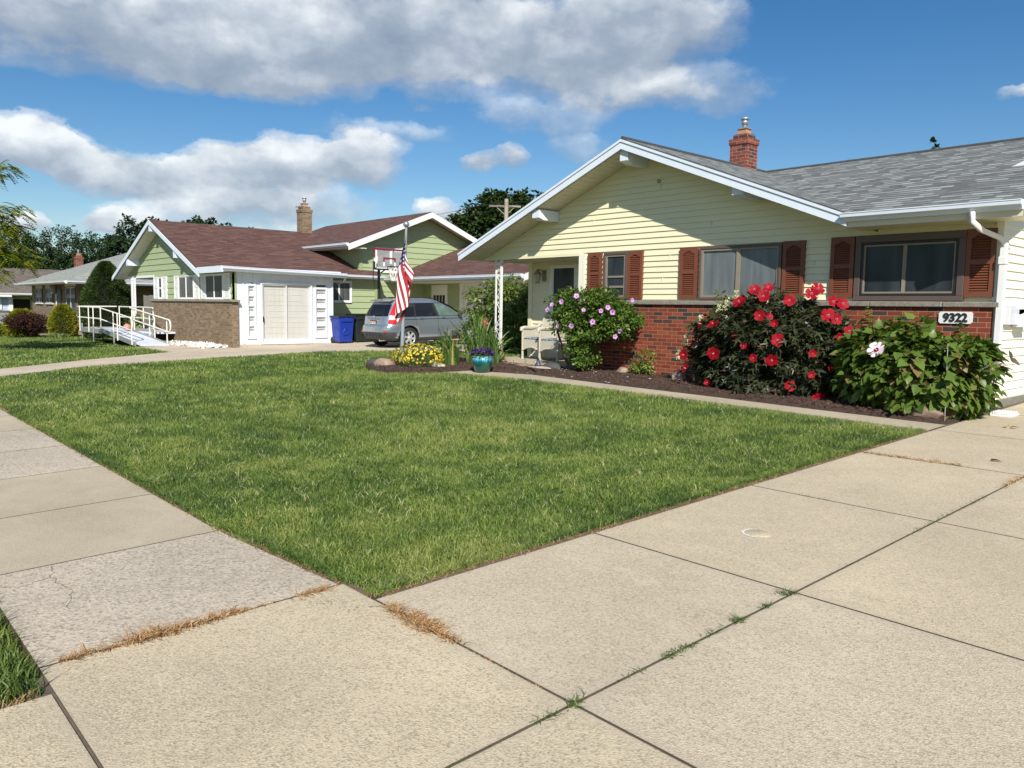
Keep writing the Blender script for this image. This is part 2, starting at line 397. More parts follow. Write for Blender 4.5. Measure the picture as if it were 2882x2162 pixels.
m_white = plain('white_paint', (.74, .74, .72), .45, .05, 4)
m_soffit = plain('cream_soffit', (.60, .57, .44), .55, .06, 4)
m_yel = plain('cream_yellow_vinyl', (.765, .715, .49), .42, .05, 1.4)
m_cream = plain('cream_vinyl', (.80, .77, .63), .42, .03, 2.2)
m_green = plain('pale_green_siding', (.33, .395, .218), .6, .05, 2.2)
m_gtrim = plain('sage_trim', (.28, .345, .17), .6, .05, 3)
m_brown = plain('rust_brown_shutter', (.165, .052, .026), .5, .12, 7)
m_bframe = plain('taupe_window_trim', (.100, .073, .062), .5, .08, 5)
m_tan = plain('bronze_tan_frame', (.24, .20, .15), .4, .08, 5)
m_dark = plain('near_black', (.018, .018, .02), .5, .1, 5)
m_redbrick = brickmat('red_brick', [(0, (.045, .034, .030)), (.14, (.06, .038, .032)), (.20, (.185, .037, .017)), (.55, (.255, .050, .021)), (1, (.315, .076, .035))], (.40, .24, .15))
m_tanbrick = brickmat('tan_brick', [(0, (.16, .115, .07)), (.5, (.225, .160, .098)), (1, (.29, .215, .14))], (.36, .27, .17), .21, .072)
m_tanbrick2 = brickmat('buff_brick', [(0, (.17, .125, .08)), (.5, (.22, .165, .108)), (1, (.27, .21, .14))], (.24, .19, .13), .3, .072)
m_chbrick = brickmat('chimney_red_brick', [(0, (.055, .035, .03)), (.18, (.09, .04, .035)), (.26, (.19, .045, .03)), (1, (.30, .085, .055))], (.46, .30, .22), .21, .070)
m_stone = plain('grey_sill_stone', (.26, .235, .19), .95, .35, 16, fine=.3, bmp=.9)
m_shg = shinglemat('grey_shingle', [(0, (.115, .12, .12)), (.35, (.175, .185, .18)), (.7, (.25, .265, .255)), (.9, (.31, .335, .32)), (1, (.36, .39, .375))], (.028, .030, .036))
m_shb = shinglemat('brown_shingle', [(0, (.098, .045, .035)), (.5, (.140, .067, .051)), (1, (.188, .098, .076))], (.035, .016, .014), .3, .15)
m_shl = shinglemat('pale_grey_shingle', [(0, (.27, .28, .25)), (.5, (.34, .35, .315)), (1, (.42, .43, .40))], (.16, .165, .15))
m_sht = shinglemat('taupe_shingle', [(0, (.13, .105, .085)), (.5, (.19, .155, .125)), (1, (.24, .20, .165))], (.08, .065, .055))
m_gl_cur = glassmat('curtained_glass', (.085, .098, .105), (.155, .178, .188), 6)
m_gl_dk = glassmat('dark_glass', (.010, .014, .018), (.035, .048, .058), 3, coat=.20, spec=.25)
m_gl_md = glassmat('shaded_glass', (.03, .035, .04), (.11, .12, .12), 14)
m_gl_blind = glassmat('white_blind_glass', (.60, .60, .56), (.74, .73, .68), 40)
m_metal = plain('galvanised_metal', (.42, .42, .41), .4, .15, 6, metal=.6)
m_jfill = plain('joint_grit', (.15, .12, .085), .95, .5, 16, fine=.7)
m_joint = plain('joint_shade_and_crack', (.085, .065, .045), .95, .3, 9)  # slab sides coloured dark so sunlit joints read as shade; cracks share it
# ================================================================ ground
def gsheet(name, x0, x1, y0, y1, nx, ny, off, mat, fn=None):
    xs = np.linspace(x0, x1, nx); ys = np.linspace(y0, y1, ny)
    mb = MB(); vs = [(x, y, (fn or zg)(x, y)+off) for y in ys for x in xs]
    mb.add(vs, [(j*nx+i, j*nx+i+1, (j+1)*nx+i+1, (j+1)*nx+i) for j in range(ny-1) for i in range(nx-1)], 0, True)
    return mb.build(name, mat)
def grassground(name):
    m, nt, b = newmat(name); p = gpos(nt)
    n1 = nt.noise(p, .65, 4, .6); n2 = nt.noise(p, 2.6, 4, .65); n3_ = nt.noise(nt.scalev(p, (1, 1, 1)), 26, 4, .75)
    f = nt.math('ADD', nt.math('MULTIPLY', n1, .5), nt.math('MULTIPLY', n2, .5))
    c = nt.ramp(f, [(.35, (.075, .105, .024)), (.5, (.12, .16, .036)), (.66, (.19, .215, .055))])
    c = nt.mix(nt.ramp(n3_, [(.3, .75), (.62, 0.0)]), c, [.022, .035, .009])
    nt.l.new(c, b.inputs['Base Color']); b.inputs['Roughness'].default_value = .9; b.inputs['Specular IOR Level'].default_value = .1
    bump(nt, b, n3_, 1.0, .05); return m
m_turf = grassground('turf')
g = MB()
gx = [-420, -160, -75, -60, -45, -34, -29, -24, -12, 0, 6, 40, 200, 420]; gy = [-300, -60, -30, -10, 0, 3, 6, 9, 12, 15, 17, 30, 80, 420]
nx = len(gx)
g.add([(x, y, zg(x, y)-.035) for y in gy for x in gx], [(j*nx+i, j*nx+i+1, (j+1)*nx+i+1, (j+1)*nx+i) for j in range(len(gy)-1) for i in range(nx-1)])
struct(g.build('ground', m_turf))
# ---- concrete: one sheet of separate slabs per paved surface, real open joints between the slabs
def slabs(name, cells, mats, gap=.0072, thick=.10, top=0.0, bev=.006):
    mb = MB()
    for c in cells:
        x0, x1, y0, y1, mi = c[:5]; y1r = c[5] if len(c) > 5 else y1-gap
        q = [(x0+gap, y0+gap), (x1-gap, y0+gap), (x1-gap, y1r), (x0+gap, y1-gap)]
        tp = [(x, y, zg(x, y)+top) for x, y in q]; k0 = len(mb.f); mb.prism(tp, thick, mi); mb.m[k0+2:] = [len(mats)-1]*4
    o = mb.build(name, mats); return struct(o)
XL, XJ, XR, XE = -3.30, -1.92, -.54, 2.2
ys = [.645, 2.065, 3.70, 5.56, 7.52, 9.35, 11.2, 13.2, 15.2, 17, 19]
cells = []
for a, b_ in zip(ys[:-1], ys[1:]):
    for c, d in ((XL, XJ), (XJ, XR), (XR, XE)):
        x0 = c
        if a < 1 and c == XL: x0 = -3.60
        cells.append((x0, d, a, b_, 0 if a < 1.5 else (1 if (int(a*3)+int(c*2)) % 3 else 2)))
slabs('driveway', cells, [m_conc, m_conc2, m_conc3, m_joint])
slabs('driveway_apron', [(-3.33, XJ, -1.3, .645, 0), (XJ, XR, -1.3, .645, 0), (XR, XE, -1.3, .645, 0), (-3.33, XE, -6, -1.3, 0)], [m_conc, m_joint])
sw = [-3.60, -4.99, -6.29, -7.65, -9.0, -10.4, -11.8, -13.2, -14.6, -16.0, -17.5, -19, -20.5, -22, -24, -26, -28, -30, -33, -36, -40, -45, -50, -56, -62, -70]
mi = {0: 1, 1: 2, 2: 2, 3: 1, 4: 1, 5: 2}
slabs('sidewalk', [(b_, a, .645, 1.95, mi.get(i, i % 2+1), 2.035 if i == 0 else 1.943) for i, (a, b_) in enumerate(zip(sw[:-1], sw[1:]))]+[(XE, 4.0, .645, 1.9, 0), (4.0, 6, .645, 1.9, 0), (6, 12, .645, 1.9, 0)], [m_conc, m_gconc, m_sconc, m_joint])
sj = MB(); sj.add([(x, y, zg(x, y)-.0065) for x, y in ((-80, .5), (20, .5), (20, 1.95), (-80, 1.95))], [(0, 1, 2, 3)])
sj.add([(x, y, zg(x, y)-.007) for x, y in ((-3.62, -7), (XE, -7), (XE, 17), (-3.31, 17))], [(0, 1, 2, 3)])
struct(sj.build('joint_soil', m_jfill))
# house walk between lawn and flower bed
def ribbon(name, outer, inner, mat, top=0.0, thick=.1):
    mb = MB(); n = len(outer)
    vs = [(x, y, zg(x, y)+top) for x, y in outer]+[(x, y, zg(x, y)+top) for x, y in inner]
    vs += [(x, y, z-thick) for x, y, z in vs]
    fs = []
    for i in range(n-1):
        fs += [(i, i+1, n+i+1, n+i), (2*n+i+1, 2*n+i, i, i+1)[::-1], (n+i, n+i+1, 3*n+i+1, 3*n+i)[::-1]]
    mb.add(vs, fs); return struct(fixn(mb.build(name, mat)))
ribbon('garden_path', [(-12.35, 9.35), (-11.8, 9.55), (-10.35, 9.66), (-8.44, 9.60), (-6.2, 9.46), (-4.7, 9.36), (-3.32, 9.22)],
       [(-12.3, 9.95), (-11.75, 10.05), (-10.8, 10.25), (-8.95, 10.10), (-6.55, 9.95), (-4.9, 9.82), (-3.32, 9.74)], m_sconc, .004)
# neighbours' drive
nd = [(-16.9, 1.9), (-17.7, 2.8), (-18.95, 4.6), (-19.35, 7.5), (-19.45, 10.5), (-18.3, 12.3), (-16.6, 13.5), (-16.6, 17.1), (-23.9, 17.1), (-23.6, 12.7), (-22.75, 9.0), (-25.5, 8.7), (-25.4, 7.55), (-22.1, 7.5), (-20.85, 5.1), (-19.5, 3.06), (-18.8, 1.93)]
mb = MB(); mb.prism([(x, y, zg(x, y)+.006) for x, y in nd], .1); struct(mb.build('neighbour_driveway', m_nconc))
m_dirt = plain('dry_soil', (.17, .115, .070), .95, .3, 12, fine=.5, bmp=.8)
# dug edge of bare soil between lawn and paving
for nm, a_, b_2 in (('lawn_edge_soil', [(-3.30, 2.06), (-3.30, 9.2)], [(-3.375, 2.06), (-3.375, 9.2)]), ('lawn_edge_soil', [(-3.30, 2.055), (-3.6, 2.028), (-5, 1.94), (-17, 1.94)], [(-3.30, 2.12), (-3.6, 2.095), (-5, 2.0), (-17, 2.0)])): ribbon(nm, a_, b_2, m_dirt, -.004, .03)
# flower beds (mounded mulch)
def moundbed(name, poly, h, mat, step=.14):
    xs = [p[0] for p in poly]; ys_ = [p[1] for p in poly]; n = len(poly)
    def dist(x, y):
        ins = False; dm = 9
        for i in range(n):
            x1, y1 = poly[i]; x2, y2 = poly[(i+1) % n]
            if (y1 > y) != (y2 > y) and x < (x2-x1)*(y-y1)/(y2-y1)+x1: ins = not ins
            t = max(0, min(1, ((x-x1)*(x2-x1)+(y-y1)*(y2-y1))/((x2-x1)**2+(y2-y1)**2))); dm = min(dm, math.hypot(x-x1-t*(x2-x1), y-y1-t*(y2-y1)))
        return dm if ins else -dm
    mb = MB(); X = np.arange(min(xs)-.2, max(xs)+.2, step); Y = np.arange(min(ys_)-.2, max(ys_)+.2, step); idx = {}
    for j, y in enumerate(Y):
        for i, x in enumerate(X):
            d = dist(x, y)
            if d > -.10:
                k = min(1, max(0, (d+.10)/.45)); z = zg(x, y)-.03+(h+.03)*(k*k*(3-2*k))+random.uniform(-.012, .014)
                idx[i, j] = len(mb.v); mb.v.append((x, y, z))
    for (i, j) in list(idx):
        if (i+1, j) in idx and (i, j+1) in idx and (i+1, j+1) in idx:
            mb.f.append((idx[i, j], idx[i+1, j], idx[i+1, j+1], idx[i, j+1])); mb.m.append(0); mb.sm.append(True)
    return struct(mb.build(name, mat))
BED1 = [(-11.15, 10.35), (-8.95, 10.08), (-6.5, 9.93), (-4.9, 9.80), (-3.32, 9.74), (-3.32, 11.75), (-11.2, 11.75)]
BED2 = [(-14.75, 9.0), (-13.9, 8.55), (-13.1, 8.45), (-12.5, 9.0), (-12.25, 9.6), (-12.2, 10.0), (-11.2, 10.4), (-11.2, 11.25), (-13.4, 11.45), (-14.2, 11.6), (-14.9, 11.4), (-15.0, 10.2)]
moundbed('flower_bed', BED1, .07, m_mulch); moundbed('flower_bed', BED2, .08, m_mulch)
def inpoly(x, y, poly):
    ins = np.zeros(np.shape(x), bool); n = len(poly)
    for i in range(n):
        x1, y1 = poly[i]; x2, y2 = poly[(i+1) % n]
        if y1 == y2: continue
        c = ((y1 > y) != (y2 > y)) & (x < (x2-x1)*(y-y1)/(y2-y1)+x1); ins ^= c
    return ins
zgv = lambda x, y: .026*np.clip(y, -30, 17)+.0135*np.minimum(0, np.maximum(x, -75)+24)
# mulch chips and fallen petals
def scatter_bits(name, poly, n, size, mat, z=.075, kind='stuff', flat=.5):
    x = RNG.uniform(min(p[0] for p in poly), max(p[0] for p in poly), n); y = RNG.uniform(min(p[1] for p in poly), max(p[1] for p in poly), n)
    k = inpoly(x, y, poly); x, y = x[k], y[k]; P = np.stack([x, y, zgv(x, y)+z], 1)
    Nn = np.array([0, 0, 1.])+unit(len(x))*flat; D = unit(len(x)); D[:, 2] *= .3
    V, F, r = leafset(P, Nn, D, size*(.5+RNG.random(len(x))), 'narrow' if size < .06 else 'oval')
    o = npmesh(name, V, F, mat, r); o['kind'] = kind; return o
m_chip = vec_leaf('bark_chip', (.05, .028, .018), (.15, .085, .055), .0, .9, spec=.1)
for bp in (BED1, BED2): scatter_bits('bark_chips', bp, 9000, .05, m_chip)
m_petal = vec_leaf('fallen_petal', (.55, .42, .50), (.75, .65, .62), .1, .6)
scatter_bits('fallen_petals', [(-10.9, 9.8), (-8.2, 9.65), (-8.4, 11.0), (-11.0, 11.2)], 75, .05, m_petal, .085)
# ================================================================ grass
def lawnmat(name, k=1.0):
    m, nt, b = newmat(name); p = gpos(nt)
    n1 = nt.noise(p, .65, 4, .6); n2 = nt.noise(p, 2.6, 4, .65)
    r = nt.attr('rnd')
    f = nt.math('ADD', nt.math('ADD', nt.math('MULTIPLY', n1, .85), nt.math('MULTIPLY_ADD', n2, .60, -.235)), nt.math('MULTIPLY', nt.math('SUBTRACT', r, .5), .26))
    c = nt.ramp(f, [(.30, [x*k for x in (.058, .112, .024)]), (.46, [x*k for x in (.125, .200, .038)]), (.60, [x*k for x in (.225, .295, .060)]), (.78, [x*k for x in (.32, .34, .10)])])
    c = nt.mix(nt.math('GREATER_THAN', r, .95), c, (.44, .44, .20))
    nt.l.new(c, b.inputs['Base Color']); b.inputs['Roughness'].default_value = .5; b.inputs['Specular IOR Level'].default_value = .35
    tr = nt.new('ShaderNodeBsdfTranslucent'); nt.l.new(c, tr.inputs[0])
    ms = nt.new('ShaderNodeMixShader'); ms.inputs[0].default_value = .3
    nt.l.new(b.outputs[0], ms.inputs[1]); nt.l.new(tr.outputs[0], ms.inputs[2]); nt.l.new(ms.outputs[0], m.node_tree.nodes['Material Output'].inputs[0])
    return m
m_blade = lawnmat('lawn_blade'); m_blade2 = lawnmat('verge_blade', .85)
def blades(x, y, h, w, lean=.5, z0=-.012, bend=True):
    n = len(x); P = np.stack([x, y, zgv(x, y)+z0], 1)
    a = RNG.random(n)*2*PI; X = np.stack([np.cos(a), np.sin(a), np.zeros(n)], 1)*w[:, None]*.5
    la = RNG.random(n)*2*PI; L = np.stack([np.cos(la), np.sin(la), np.zeros(n)], 1)*(h*lean*(.3+RNG.random(n)))[:, None]
    up = np.array([0, 0, 1.])*h[:, None]
    if not bend:
        V = np.stack([P-X, P+X, P+L+up], 1); F = (np.arange(n)*3)[:, None]+np.array([[0, 1, 2]])
        return V.reshape(-1, 3), F, RNG.random(n)
    mid = P+L*.3+up*.6
    V = np.stack([P-X, P+X, mid+X*.8, mid-X*.8, P+L*1.1+up*.95], 1)
    F = (np.arange(n)*5)[:, None, None]+np.array([[0, 1, 2], [0, 2, 3], [3, 2, 4]])[None]
    return V.reshape(-1, 3), F.reshape(-1, 3), np.repeat(RNG.random(n), 3)
LAWN = [(-3.36, 2.11), (-3.36, 9.22), (-6.2, 9.44), (-8.44, 9.58), (-10.35, 9.64), (-12.3, 9.4), (-12.5, 9.0), (-13.1, 8.45), (-13.9, 8.55), (-14.75, 9.0), (-15.0, 10.2), (-14.9, 11.4), (-14.2, 11.6), (-13.5, 11.5), (-13.5, 17), (-16.5, 17), (-16.5, 13.4), (-18.2, 12.2), (-19.35, 10.5), (-19.25, 7.5), (-18.85, 4.6), (-17.6, 2.8), (-16.8, 1.99), (-5.0, 1.99), (-3.60, 2.085), (-3.36, 2.11)]
LAWN2 = [(-19.6, 3.1), (-20.95, 5.1), (-22.2, 7.4), (-25.4, 7.45), (-29.3, 7.5), (-35, 9.6), (-50, 9.2), (-60, 7), (-60, 1.95), (-18.9, 1.95)]
VERGE = [(-3.36, .60), (-3.36, -3.2), (-14, -3.2), (-14, .60)]
def fill(poly, dens, dmin, dmax):
    x0, x1 = min(p[0] for p in poly), max(p[0] for p in poly); y0, y1 = min(p[1] for p in poly), max(p[1] for p in poly)
    n = int((x1-x0)*(y1-y0)*dens); x = RNG.uniform(x0, x1, n); y = RNG.uniform(y0, y1, n)
    d = np.hypot(x, y); k = (d >= dmin) & (d < dmax)
    th = np.degrees(np.arctan2(-x, y)); k &= (th > 9) & (th < 86)
    k &= inpoly(x, y, poly); x, y, d = x[k], y[k], d[k]
    return x, y, d
sets = []
for a, b_, dens, h, w, bend in ((0, 5.2, 13500, .029, .0037, True), (5.2, 7.5, 9200, .030, .0048, True), (7.5, 11, 4200, .036, .0070, False), (11, 16, 1900, .040, .011, False), (16, 24, 800, .045, .019, False)):
    x, y, d = fill(LAWN, dens, a, b_); hh = h*(.55+.8*RNG.random(len(x)))
    if len(x): sets.append(blades(x, y, hh, w*(.7+.6*RNG.random(len(x))), .75, bend=bend))
# taller coarse tufts, scattered
x, y, d = fill(LAWN, 38, 3, 14); n = 8
xx = np.repeat(x, n)+RNG.normal(size=len(x)*n)*.02; yy = np.repeat(y, n)+RNG.normal(size=len(x)*n)*.02
V, F, r = blades(xx, yy, .035+.035*RNG.random(len(xx)), .005+.003*RNG.random(len(xx)), 1.2); sets.append((V, F, np.clip(np.repeat(np.repeat(RNG.random(len(x)), n), 3)*.2+.78, 0, 1)))
V, F, r = joinsets(sets); o = npmesh('lawn_grass', V, F, m_blade, r); o['kind'] = 'stuff'
x, y, d = fill(LAWN2, 420, 15, 50); o_s = blades(x, y, .05*(.6+.7*RNG.random(len(x))), .026*(.7+.6*RNG.random(len(x))), .6, bend=False)
o = npmesh('neighbour_lawn_grass', *o_s[:2], m_blade, o_s[2]); o['kind'] = 'stuff'
n = 26000; x = RNG.uniform(-6.2, -3.34, n); y = RNG.uniform(-1.5, .61, n)
o_s = blades(x, y, .05+.06*RNG.random(n), .006+.004*RNG.random(n), .8); o_s = (o_s[0], o_s[1], o_s[2]*.5)
o = npmesh('verge_grass', *o_s[:2], m_blade2, o_s[2]); o['kind'] = 'stuff'
# ragged lawn edge: brown thatch against the concrete
m_dry = vec_leaf('dry_thatch', (.22, .13, .06), (.42, .29, .15), .1, .8, spec=.1)
def strip(p, q, n, spread, h, w, lean=.9):
    t = RNG.random(n); x = p[0]+(q[0]-p[0])*t+RNG.normal(size=n)*spread; y = p[1]+(q[1]-p[1])*t+RNG.normal(size=n)*spread
    return blades(x, y, h*(.4+.9*RNG.random(n)), w*(.6+.8*RNG.random(n)), lean)
e = joinsets([strip((-3.33, 2.05), (-3.33, 9.2), 3000, .022, .022, .004, 1.8), strip((-5.0, 1.96), (-17, 1.96), 3200, .022, .022, .005, 1.8), strip((-3.6, 2.06), (-5.0, 1.96), 700, .022, .022, .005, 1.8), strip((-3.35, .6), (-3.35, -2), 900, .014, .04, .005, 1.4)])
o = npmesh('edge_thatch', *e[:2], m_dry, e[2]); o['kind'] = 'stuff'
e = joinsets([strip((-3.375, 2.1), (-3.375, 9.2), 6200, .022, .045, .0055, 1.3), strip((-5.0, 1.995), (-12, 1.99), 5000, .022, .045, .0065, 1.3), strip((-3.6, 2.085), (-5.0, 1.995), 1100, .022, .045, .0055, 1.3)])
o = npmesh('lawn_edge_grass', *e[:2], m_blade, e[2]*.8); o['kind'] = 'stuff'
m_orange = vec_leaf('dead_weed', (.30, .14, .06), (.50, .33, .16), .15, .8, spec=.1)
m_weed = vec_leaf('green_weed', (.05, .09, .02), (.12, .17, .045), .25, .6)
def tuft(p, q, n, spread, h, w=.006, lean=2.0): return strip(p, q, n, spread, h, w, lean)
dw = [((-3.61, .72), (-3.60, .98), 240, .012, .032), ((-3.60, 1.0), (-3.60, 1.22), 400, .022, .042), ((-3.6, 1.24), (-3.6, 1.5), 280, .012, .038), ((-3.6, 1.5), (-3.6, 1.66), 110, .007, .02), ((-3.59, 1.80), (-3.58, 1.98), 220, .016, .03),
      ((-3.16, 2.065), (-3.05, 2.065), 110, .016, .045), ((-3.02, 2.07), (-2.80, 2.06), 560, .030, .034), ((-2.84, 2.065), (-2.62, 2.065), 220, .014, .035), ((-2.6, 2.065), (-2.1, 2.065), 120, .006, .015)]
e = joinsets([tuft(*a) for a in dw]+[tuft((-3.25, 7.5), (-2.4, 7.53), 260, .018, .04, .008), tuft((-1.92, 6.9), (-1.92, 7.5), 160, .014, .03, .008)])
o = npmesh('dead_joint_weeds', *e[:2], m_orange, e[2]); o['kind'] = 'stuff'
gw = [((-1.90, 2.03), (-1.93, 2.11), 80, .012, .03), ((-1.92, 1.86), (-1.92, 1.98), 140, .010, .018), ((-1.92, 2.3), (-1.92, 2.5), 40, .006, .02), ((-1.92, 2.62), (-1.92, 2.82), 260, .012, .022), ((-1.92, 2.9), (-1.92, 3.1), 90, .008, .02), ((-1.92, 3.15), (-1.92, 3.2), 80, .008, .035), ((-1.92, 3.4), (-1.92, 3.46), 60, .010, .03), ((-1.95, 3.62), (-1.92, 3.68), 70, .012, .035),
      ((-1.92, 4.0), (-1.92, 4.9), 120, .006, .015), ((-1.92, 5.1), (-1.92, 6.6), 380, .012, .02), ((-2.9, 5.56), (-2.65, 5.56), 80, .010, .02), ((-3.55, 1.75), (-3.25, 2.0), 60, .03, .02), ((-4.45, .93), (-4.38, 1.02), 60, .012, .015), ((-1.92, 1.2), (-1.92, 1.9), 120, .006, .014)]
e = joinsets([tuft(*a, .005, 1.6) for a in gw]); o = npmesh('green_joint_weeds', *e[:2], m_weed, e[2]); o['kind'] = 'stuff'
# round capped hole in the driveway slab
mb = MB(); mb.lathe([(0.0, .003), (.075, .003), (.080, .0)], (-2.577, 4.459, zg(-2.577, 4.459)), 28, 0, Matrix.Rotation(math.atan(.026), 4, 'X'))
vs = [(-2.577+r*math.cos(a*PI/14)-.006, 4.459+r*math.sin(a*PI/14), zg(0, 4.459+r*math.sin(a*PI/14))+.0022) for a in range(11, 25) for r in (.084, .10)]; mb.add(vs, [(2*i, 2*i+1, 2*i+3, 2*i+2) for i in range(13)], 1)
tag(mb.build('cleanout_cap', [m_conc2, plain('pale_grout', (.66, .62, .54), .9)]), 'small round capped clean-out set flush in the driveway slab', 'cap')

# hairline cracks
def crack(pts, w=.0013):
    vs = []; P = []
    for (x0, y0), (x1, y1) in zip(pts[:-1], pts[1:]):
        for k in range(6): q = k/6; P.append((x0+(x1-x0)*q+random.gauss(0, .008), y0+(y1-y0)*q+random.gauss(0, .008)))
    P.append(pts[-1]); mb = MB()
    for i, (x, y) in enumerate(P):
        d = Vector((P[min(i+1, len(P)-1)][0]-P[max(i-1, 0)][0], P[min(i+1, len(P)-1)][1]-P[max(i-1, 0)][1])).normalized(); ww = w*random.uniform(.4, 1.4)
        vs += [(x-d.y*ww, y+d.x*ww, zg(x, y)+.0015), (x+d.y*ww, y-d.x*ww, zg(x, y)+.0015)]
    mb.add(vs, [(2*i, 2*i+1, 2*i+3, 2*i+2) for i in range(len(P)-1)]); return mb
cm = MB()
for c_ in (((-4.99, .98), (-4.75, .93), (-4.45, .97), (-4.2, .90)), ((-4.75, .93), (-4.70, .78), (-4.82, .66)), ((-1.92, 6.2), (-1.4, 6.05), (-.9, 6.3), (-.54, 6.2)), ((-9.9, 1.9), (-10.1, 1.4), (-9.8, .9), (-9.9, .65))):
    m_ = crack(c_); k0 = len(cm.v); cm.v += m_.v; cm.f += [tuple(q+k0 for q in f) for f in m_.f]; cm.m += m_.m; cm.sm += m_.sm
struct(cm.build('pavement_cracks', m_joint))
# ================================================================ architecture helpers
class Wall:
    """a vertical wall plane: origin o, horizontal unit u, outward normal n"""
    def __init__(s, o, u, n): s.o = Vector(o); s.u = Vector(u); s.n = Vector(n)
    def p(s, u, z, d=0.0): v = s.o+s.u*u+s.n*d; return Vector((v.x, v.y, z))
    def box(s, mb, u0, u1, z0, z1, d0, d1, mi=0):
        vs = [s.p(u, z, d) for d in (d0, d1) for z in (z0, z1) for u in (u0, u1)]
        mb.add(vs, [(0, 2, 3, 1), (4, 5, 7, 6), (0, 1, 5, 4), (2, 6, 7, 3), (0, 4, 6, 2), (1, 3, 7, 5)], mi)
def WY(y): return Wall((0, y, 0), (1, 0, 0), (0, -1, 0))     # faces -Y, u = x
def WX(x): return Wall((x, 0, 0), (0, 1, 0), (1, 0, 0))      # faces +X, u = y
def cliphalf(poly, a, b, c):
    out = []; n = len(poly)
    for i in range(n):
        p, q = poly[i], poly[(i+1) % n]; fp = a*p[0]+b*p[1]-c; fq = a*q[0]+b*q[1]-c
        if fp >= 0: out.append(p)
        if (fp >= 0) != (fq >= 0):
            t = fp/(fp-fq); out.append((p[0]+(q[0]-p[0])*t, p[1]+(q[1]-p[1])*t))
    return out
def siding(W, poly, course, name, mat, parent, lip=.019, z0=None, back=.12, **pr):
    """lapped boards over a convex wall polygon (u,z), with the wall body behind"""
    mb = MB(); zs = [p[1] for p in poly]; z = z0 if z0 is not None else min(zs)
    while z > min(zs): z -= course
    while z < max(zs):
        band = cliphalf(cliphalf(poly, 0, 1, z), 0, -1, -(z+course))
        if len(band) >= 3:
            dd = lambda zz: .002+lip*(1-(zz-z)/course)
            vs = [W.p(u, zz, dd(zz)) for u, zz in band]; mb.add(vs, [tuple(range(len(vs)))])
            lo = [p for p in band if abs(p[1]-z) < 1e-5]
            if len(lo) >= 2:
                ua, ub = min(p[0] for p in lo), max(p[0] for p in lo)
                mb.add([W.p(ua, z, .0), W.p(ub, z, .0), W.p(ub, z, .002+lip), W.p(ua, z, .002+lip)], [(0, 1, 2, 3)])
        z += course
    mb.prism([W.p(u, zz, 0) for u, zz in poly], back, 0, -W.n)
    return fixn(mb.build(name, mat, parent, **pr))
def window(W, u0, u1, z0, z1, parent, frame, glass, fw=.045, d=.05, div='v', sill=False, sash=None, sash_w=.03, trim=None, mull=None, gd=.0245, name='window'):
    mb = MB(); f = fw
    for a in ((u0, u1, z1-f, z1), (u0, u1, z0, z0+f), (u0, u0+f, z0+f, z1-f), (u1-f, u1, z0+f, z1-f)): W.box(mb, *a, 0, d)
    fo = bevel(mb.build(name, frame, parent), .004, 1)
    sa = MB(); iu0, iu1, iz0, iz1 = u0+f, u1-f, z0+f, z1-f; s = sash_w; m = (iu0+iu1)/2 if mull is None else mull; dd = d-.014
    def fr(a, b, c, e, dp=dd):
        for q in ((a, b, e-s, e), (a, b, c, c+s), (a, a+s, c+s, e-s), (b-s, b, c+s, e-s)): W.box(sa, *q, .004, dp)
    if div == 'v': fr(iu0, m+.003, iz0, iz1); fr(m-.003+.006, iu1, iz0, iz1, dd-.006)
    elif div == 'h':
        zm = iz0+(iz1-iz0)*.5; fr(iu0, iu1, zm+.002, iz1); fr(iu0, iu1, iz0, zm-.002, dd-.006)
    elif div == 'triple':
        h = iz1-iz0; fr(iu0, iu1, iz0, iz1)
        W.box(sa, iu0+s, iu1-s, iz0+h*.46, iz0+h*.46+s, .004, dd-.004); W.box(sa, iu0+s, iu1-s, iz0+h*.22, iz0+h*.22+s*1.1, .004, dd-.002)
    else: fr(iu0, iu1, iz0, iz1)
    sa.build('sash', sash or frame, fo)
    gl = MB(); gl.add([W.p(iu0, iz0, gd), W.p(iu1, iz0, gd), W.p(iu1, iz1, gd), W.p(iu0, iz1, gd)], [(0, 1, 2, 3)])
    gl.build('pane', glass, fo)
    if sill:
        sb = MB(); W.box(sb, u0-.04, u1+.04, z0-.05, z0-.002, 0, d+.03); sb.build('sill', trim or frame, fo)
    return fo
def shutter(W, u0, u1, z0, z1, parent, mat, arch=True, d=.062, nsl=None, louvre=.034):
    mb = MB(); s = (u1-u0)*.17; tr = .10*(z1-z0); br = .085*(z1-z0); zm = z0+(z1-z0)*.515
    W.box(mb, u0, u0+s, z0, z1, .006, d); W.box(mb, u1-s, u1, z0, z1, .006, d)
    W.box(mb, u0+s, u1-s, z1-tr*.75, z1, .006, d-.001); W.box(mb, u0+s, u1-s, z0, z0+br, .006, d-.001); W.box(mb, u0+s, u1-s, zm-.03, zm+.03, .006, d-.001)
    if arch:
        n = 8; mu = (u0+u1)/2; hw = (u1-u0)/2-s
        for i in range(n):
            a, b = -1+2*i/n, -1+2*(i+1)/n; c = (a+b)/2; h = .05*(1-math.cos(PI*(c)))*.5
            W.box(mb, mu+a*hw, mu+b*hw, z1-tr*.75-h, z1-tr*.75+.001, .007, d-.002)
    W.box(mb, u0+s, u1-s, z0+br, z1-tr*.75, .004, .030)
    o = fixn(mb.build('shutter', mat, parent))
    lv = MB(); z = z0+br+.012
    while z < z1-tr*.75-.03:
        if not (zm-.052 < z < zm+.03):
            a, b = u0+s, u1-s
            vs = [W.p(a, z, d-.008), W.p(b, z, d-.008), W.p(b, z+louvre*.72, .032), W.p(a, z+louvre*.72, .032)]
            lv.prism(vs, .006, 0, (0, 0, 1))
        z += louvre
    fixn(lv.build('louvres', mat, o)); return o
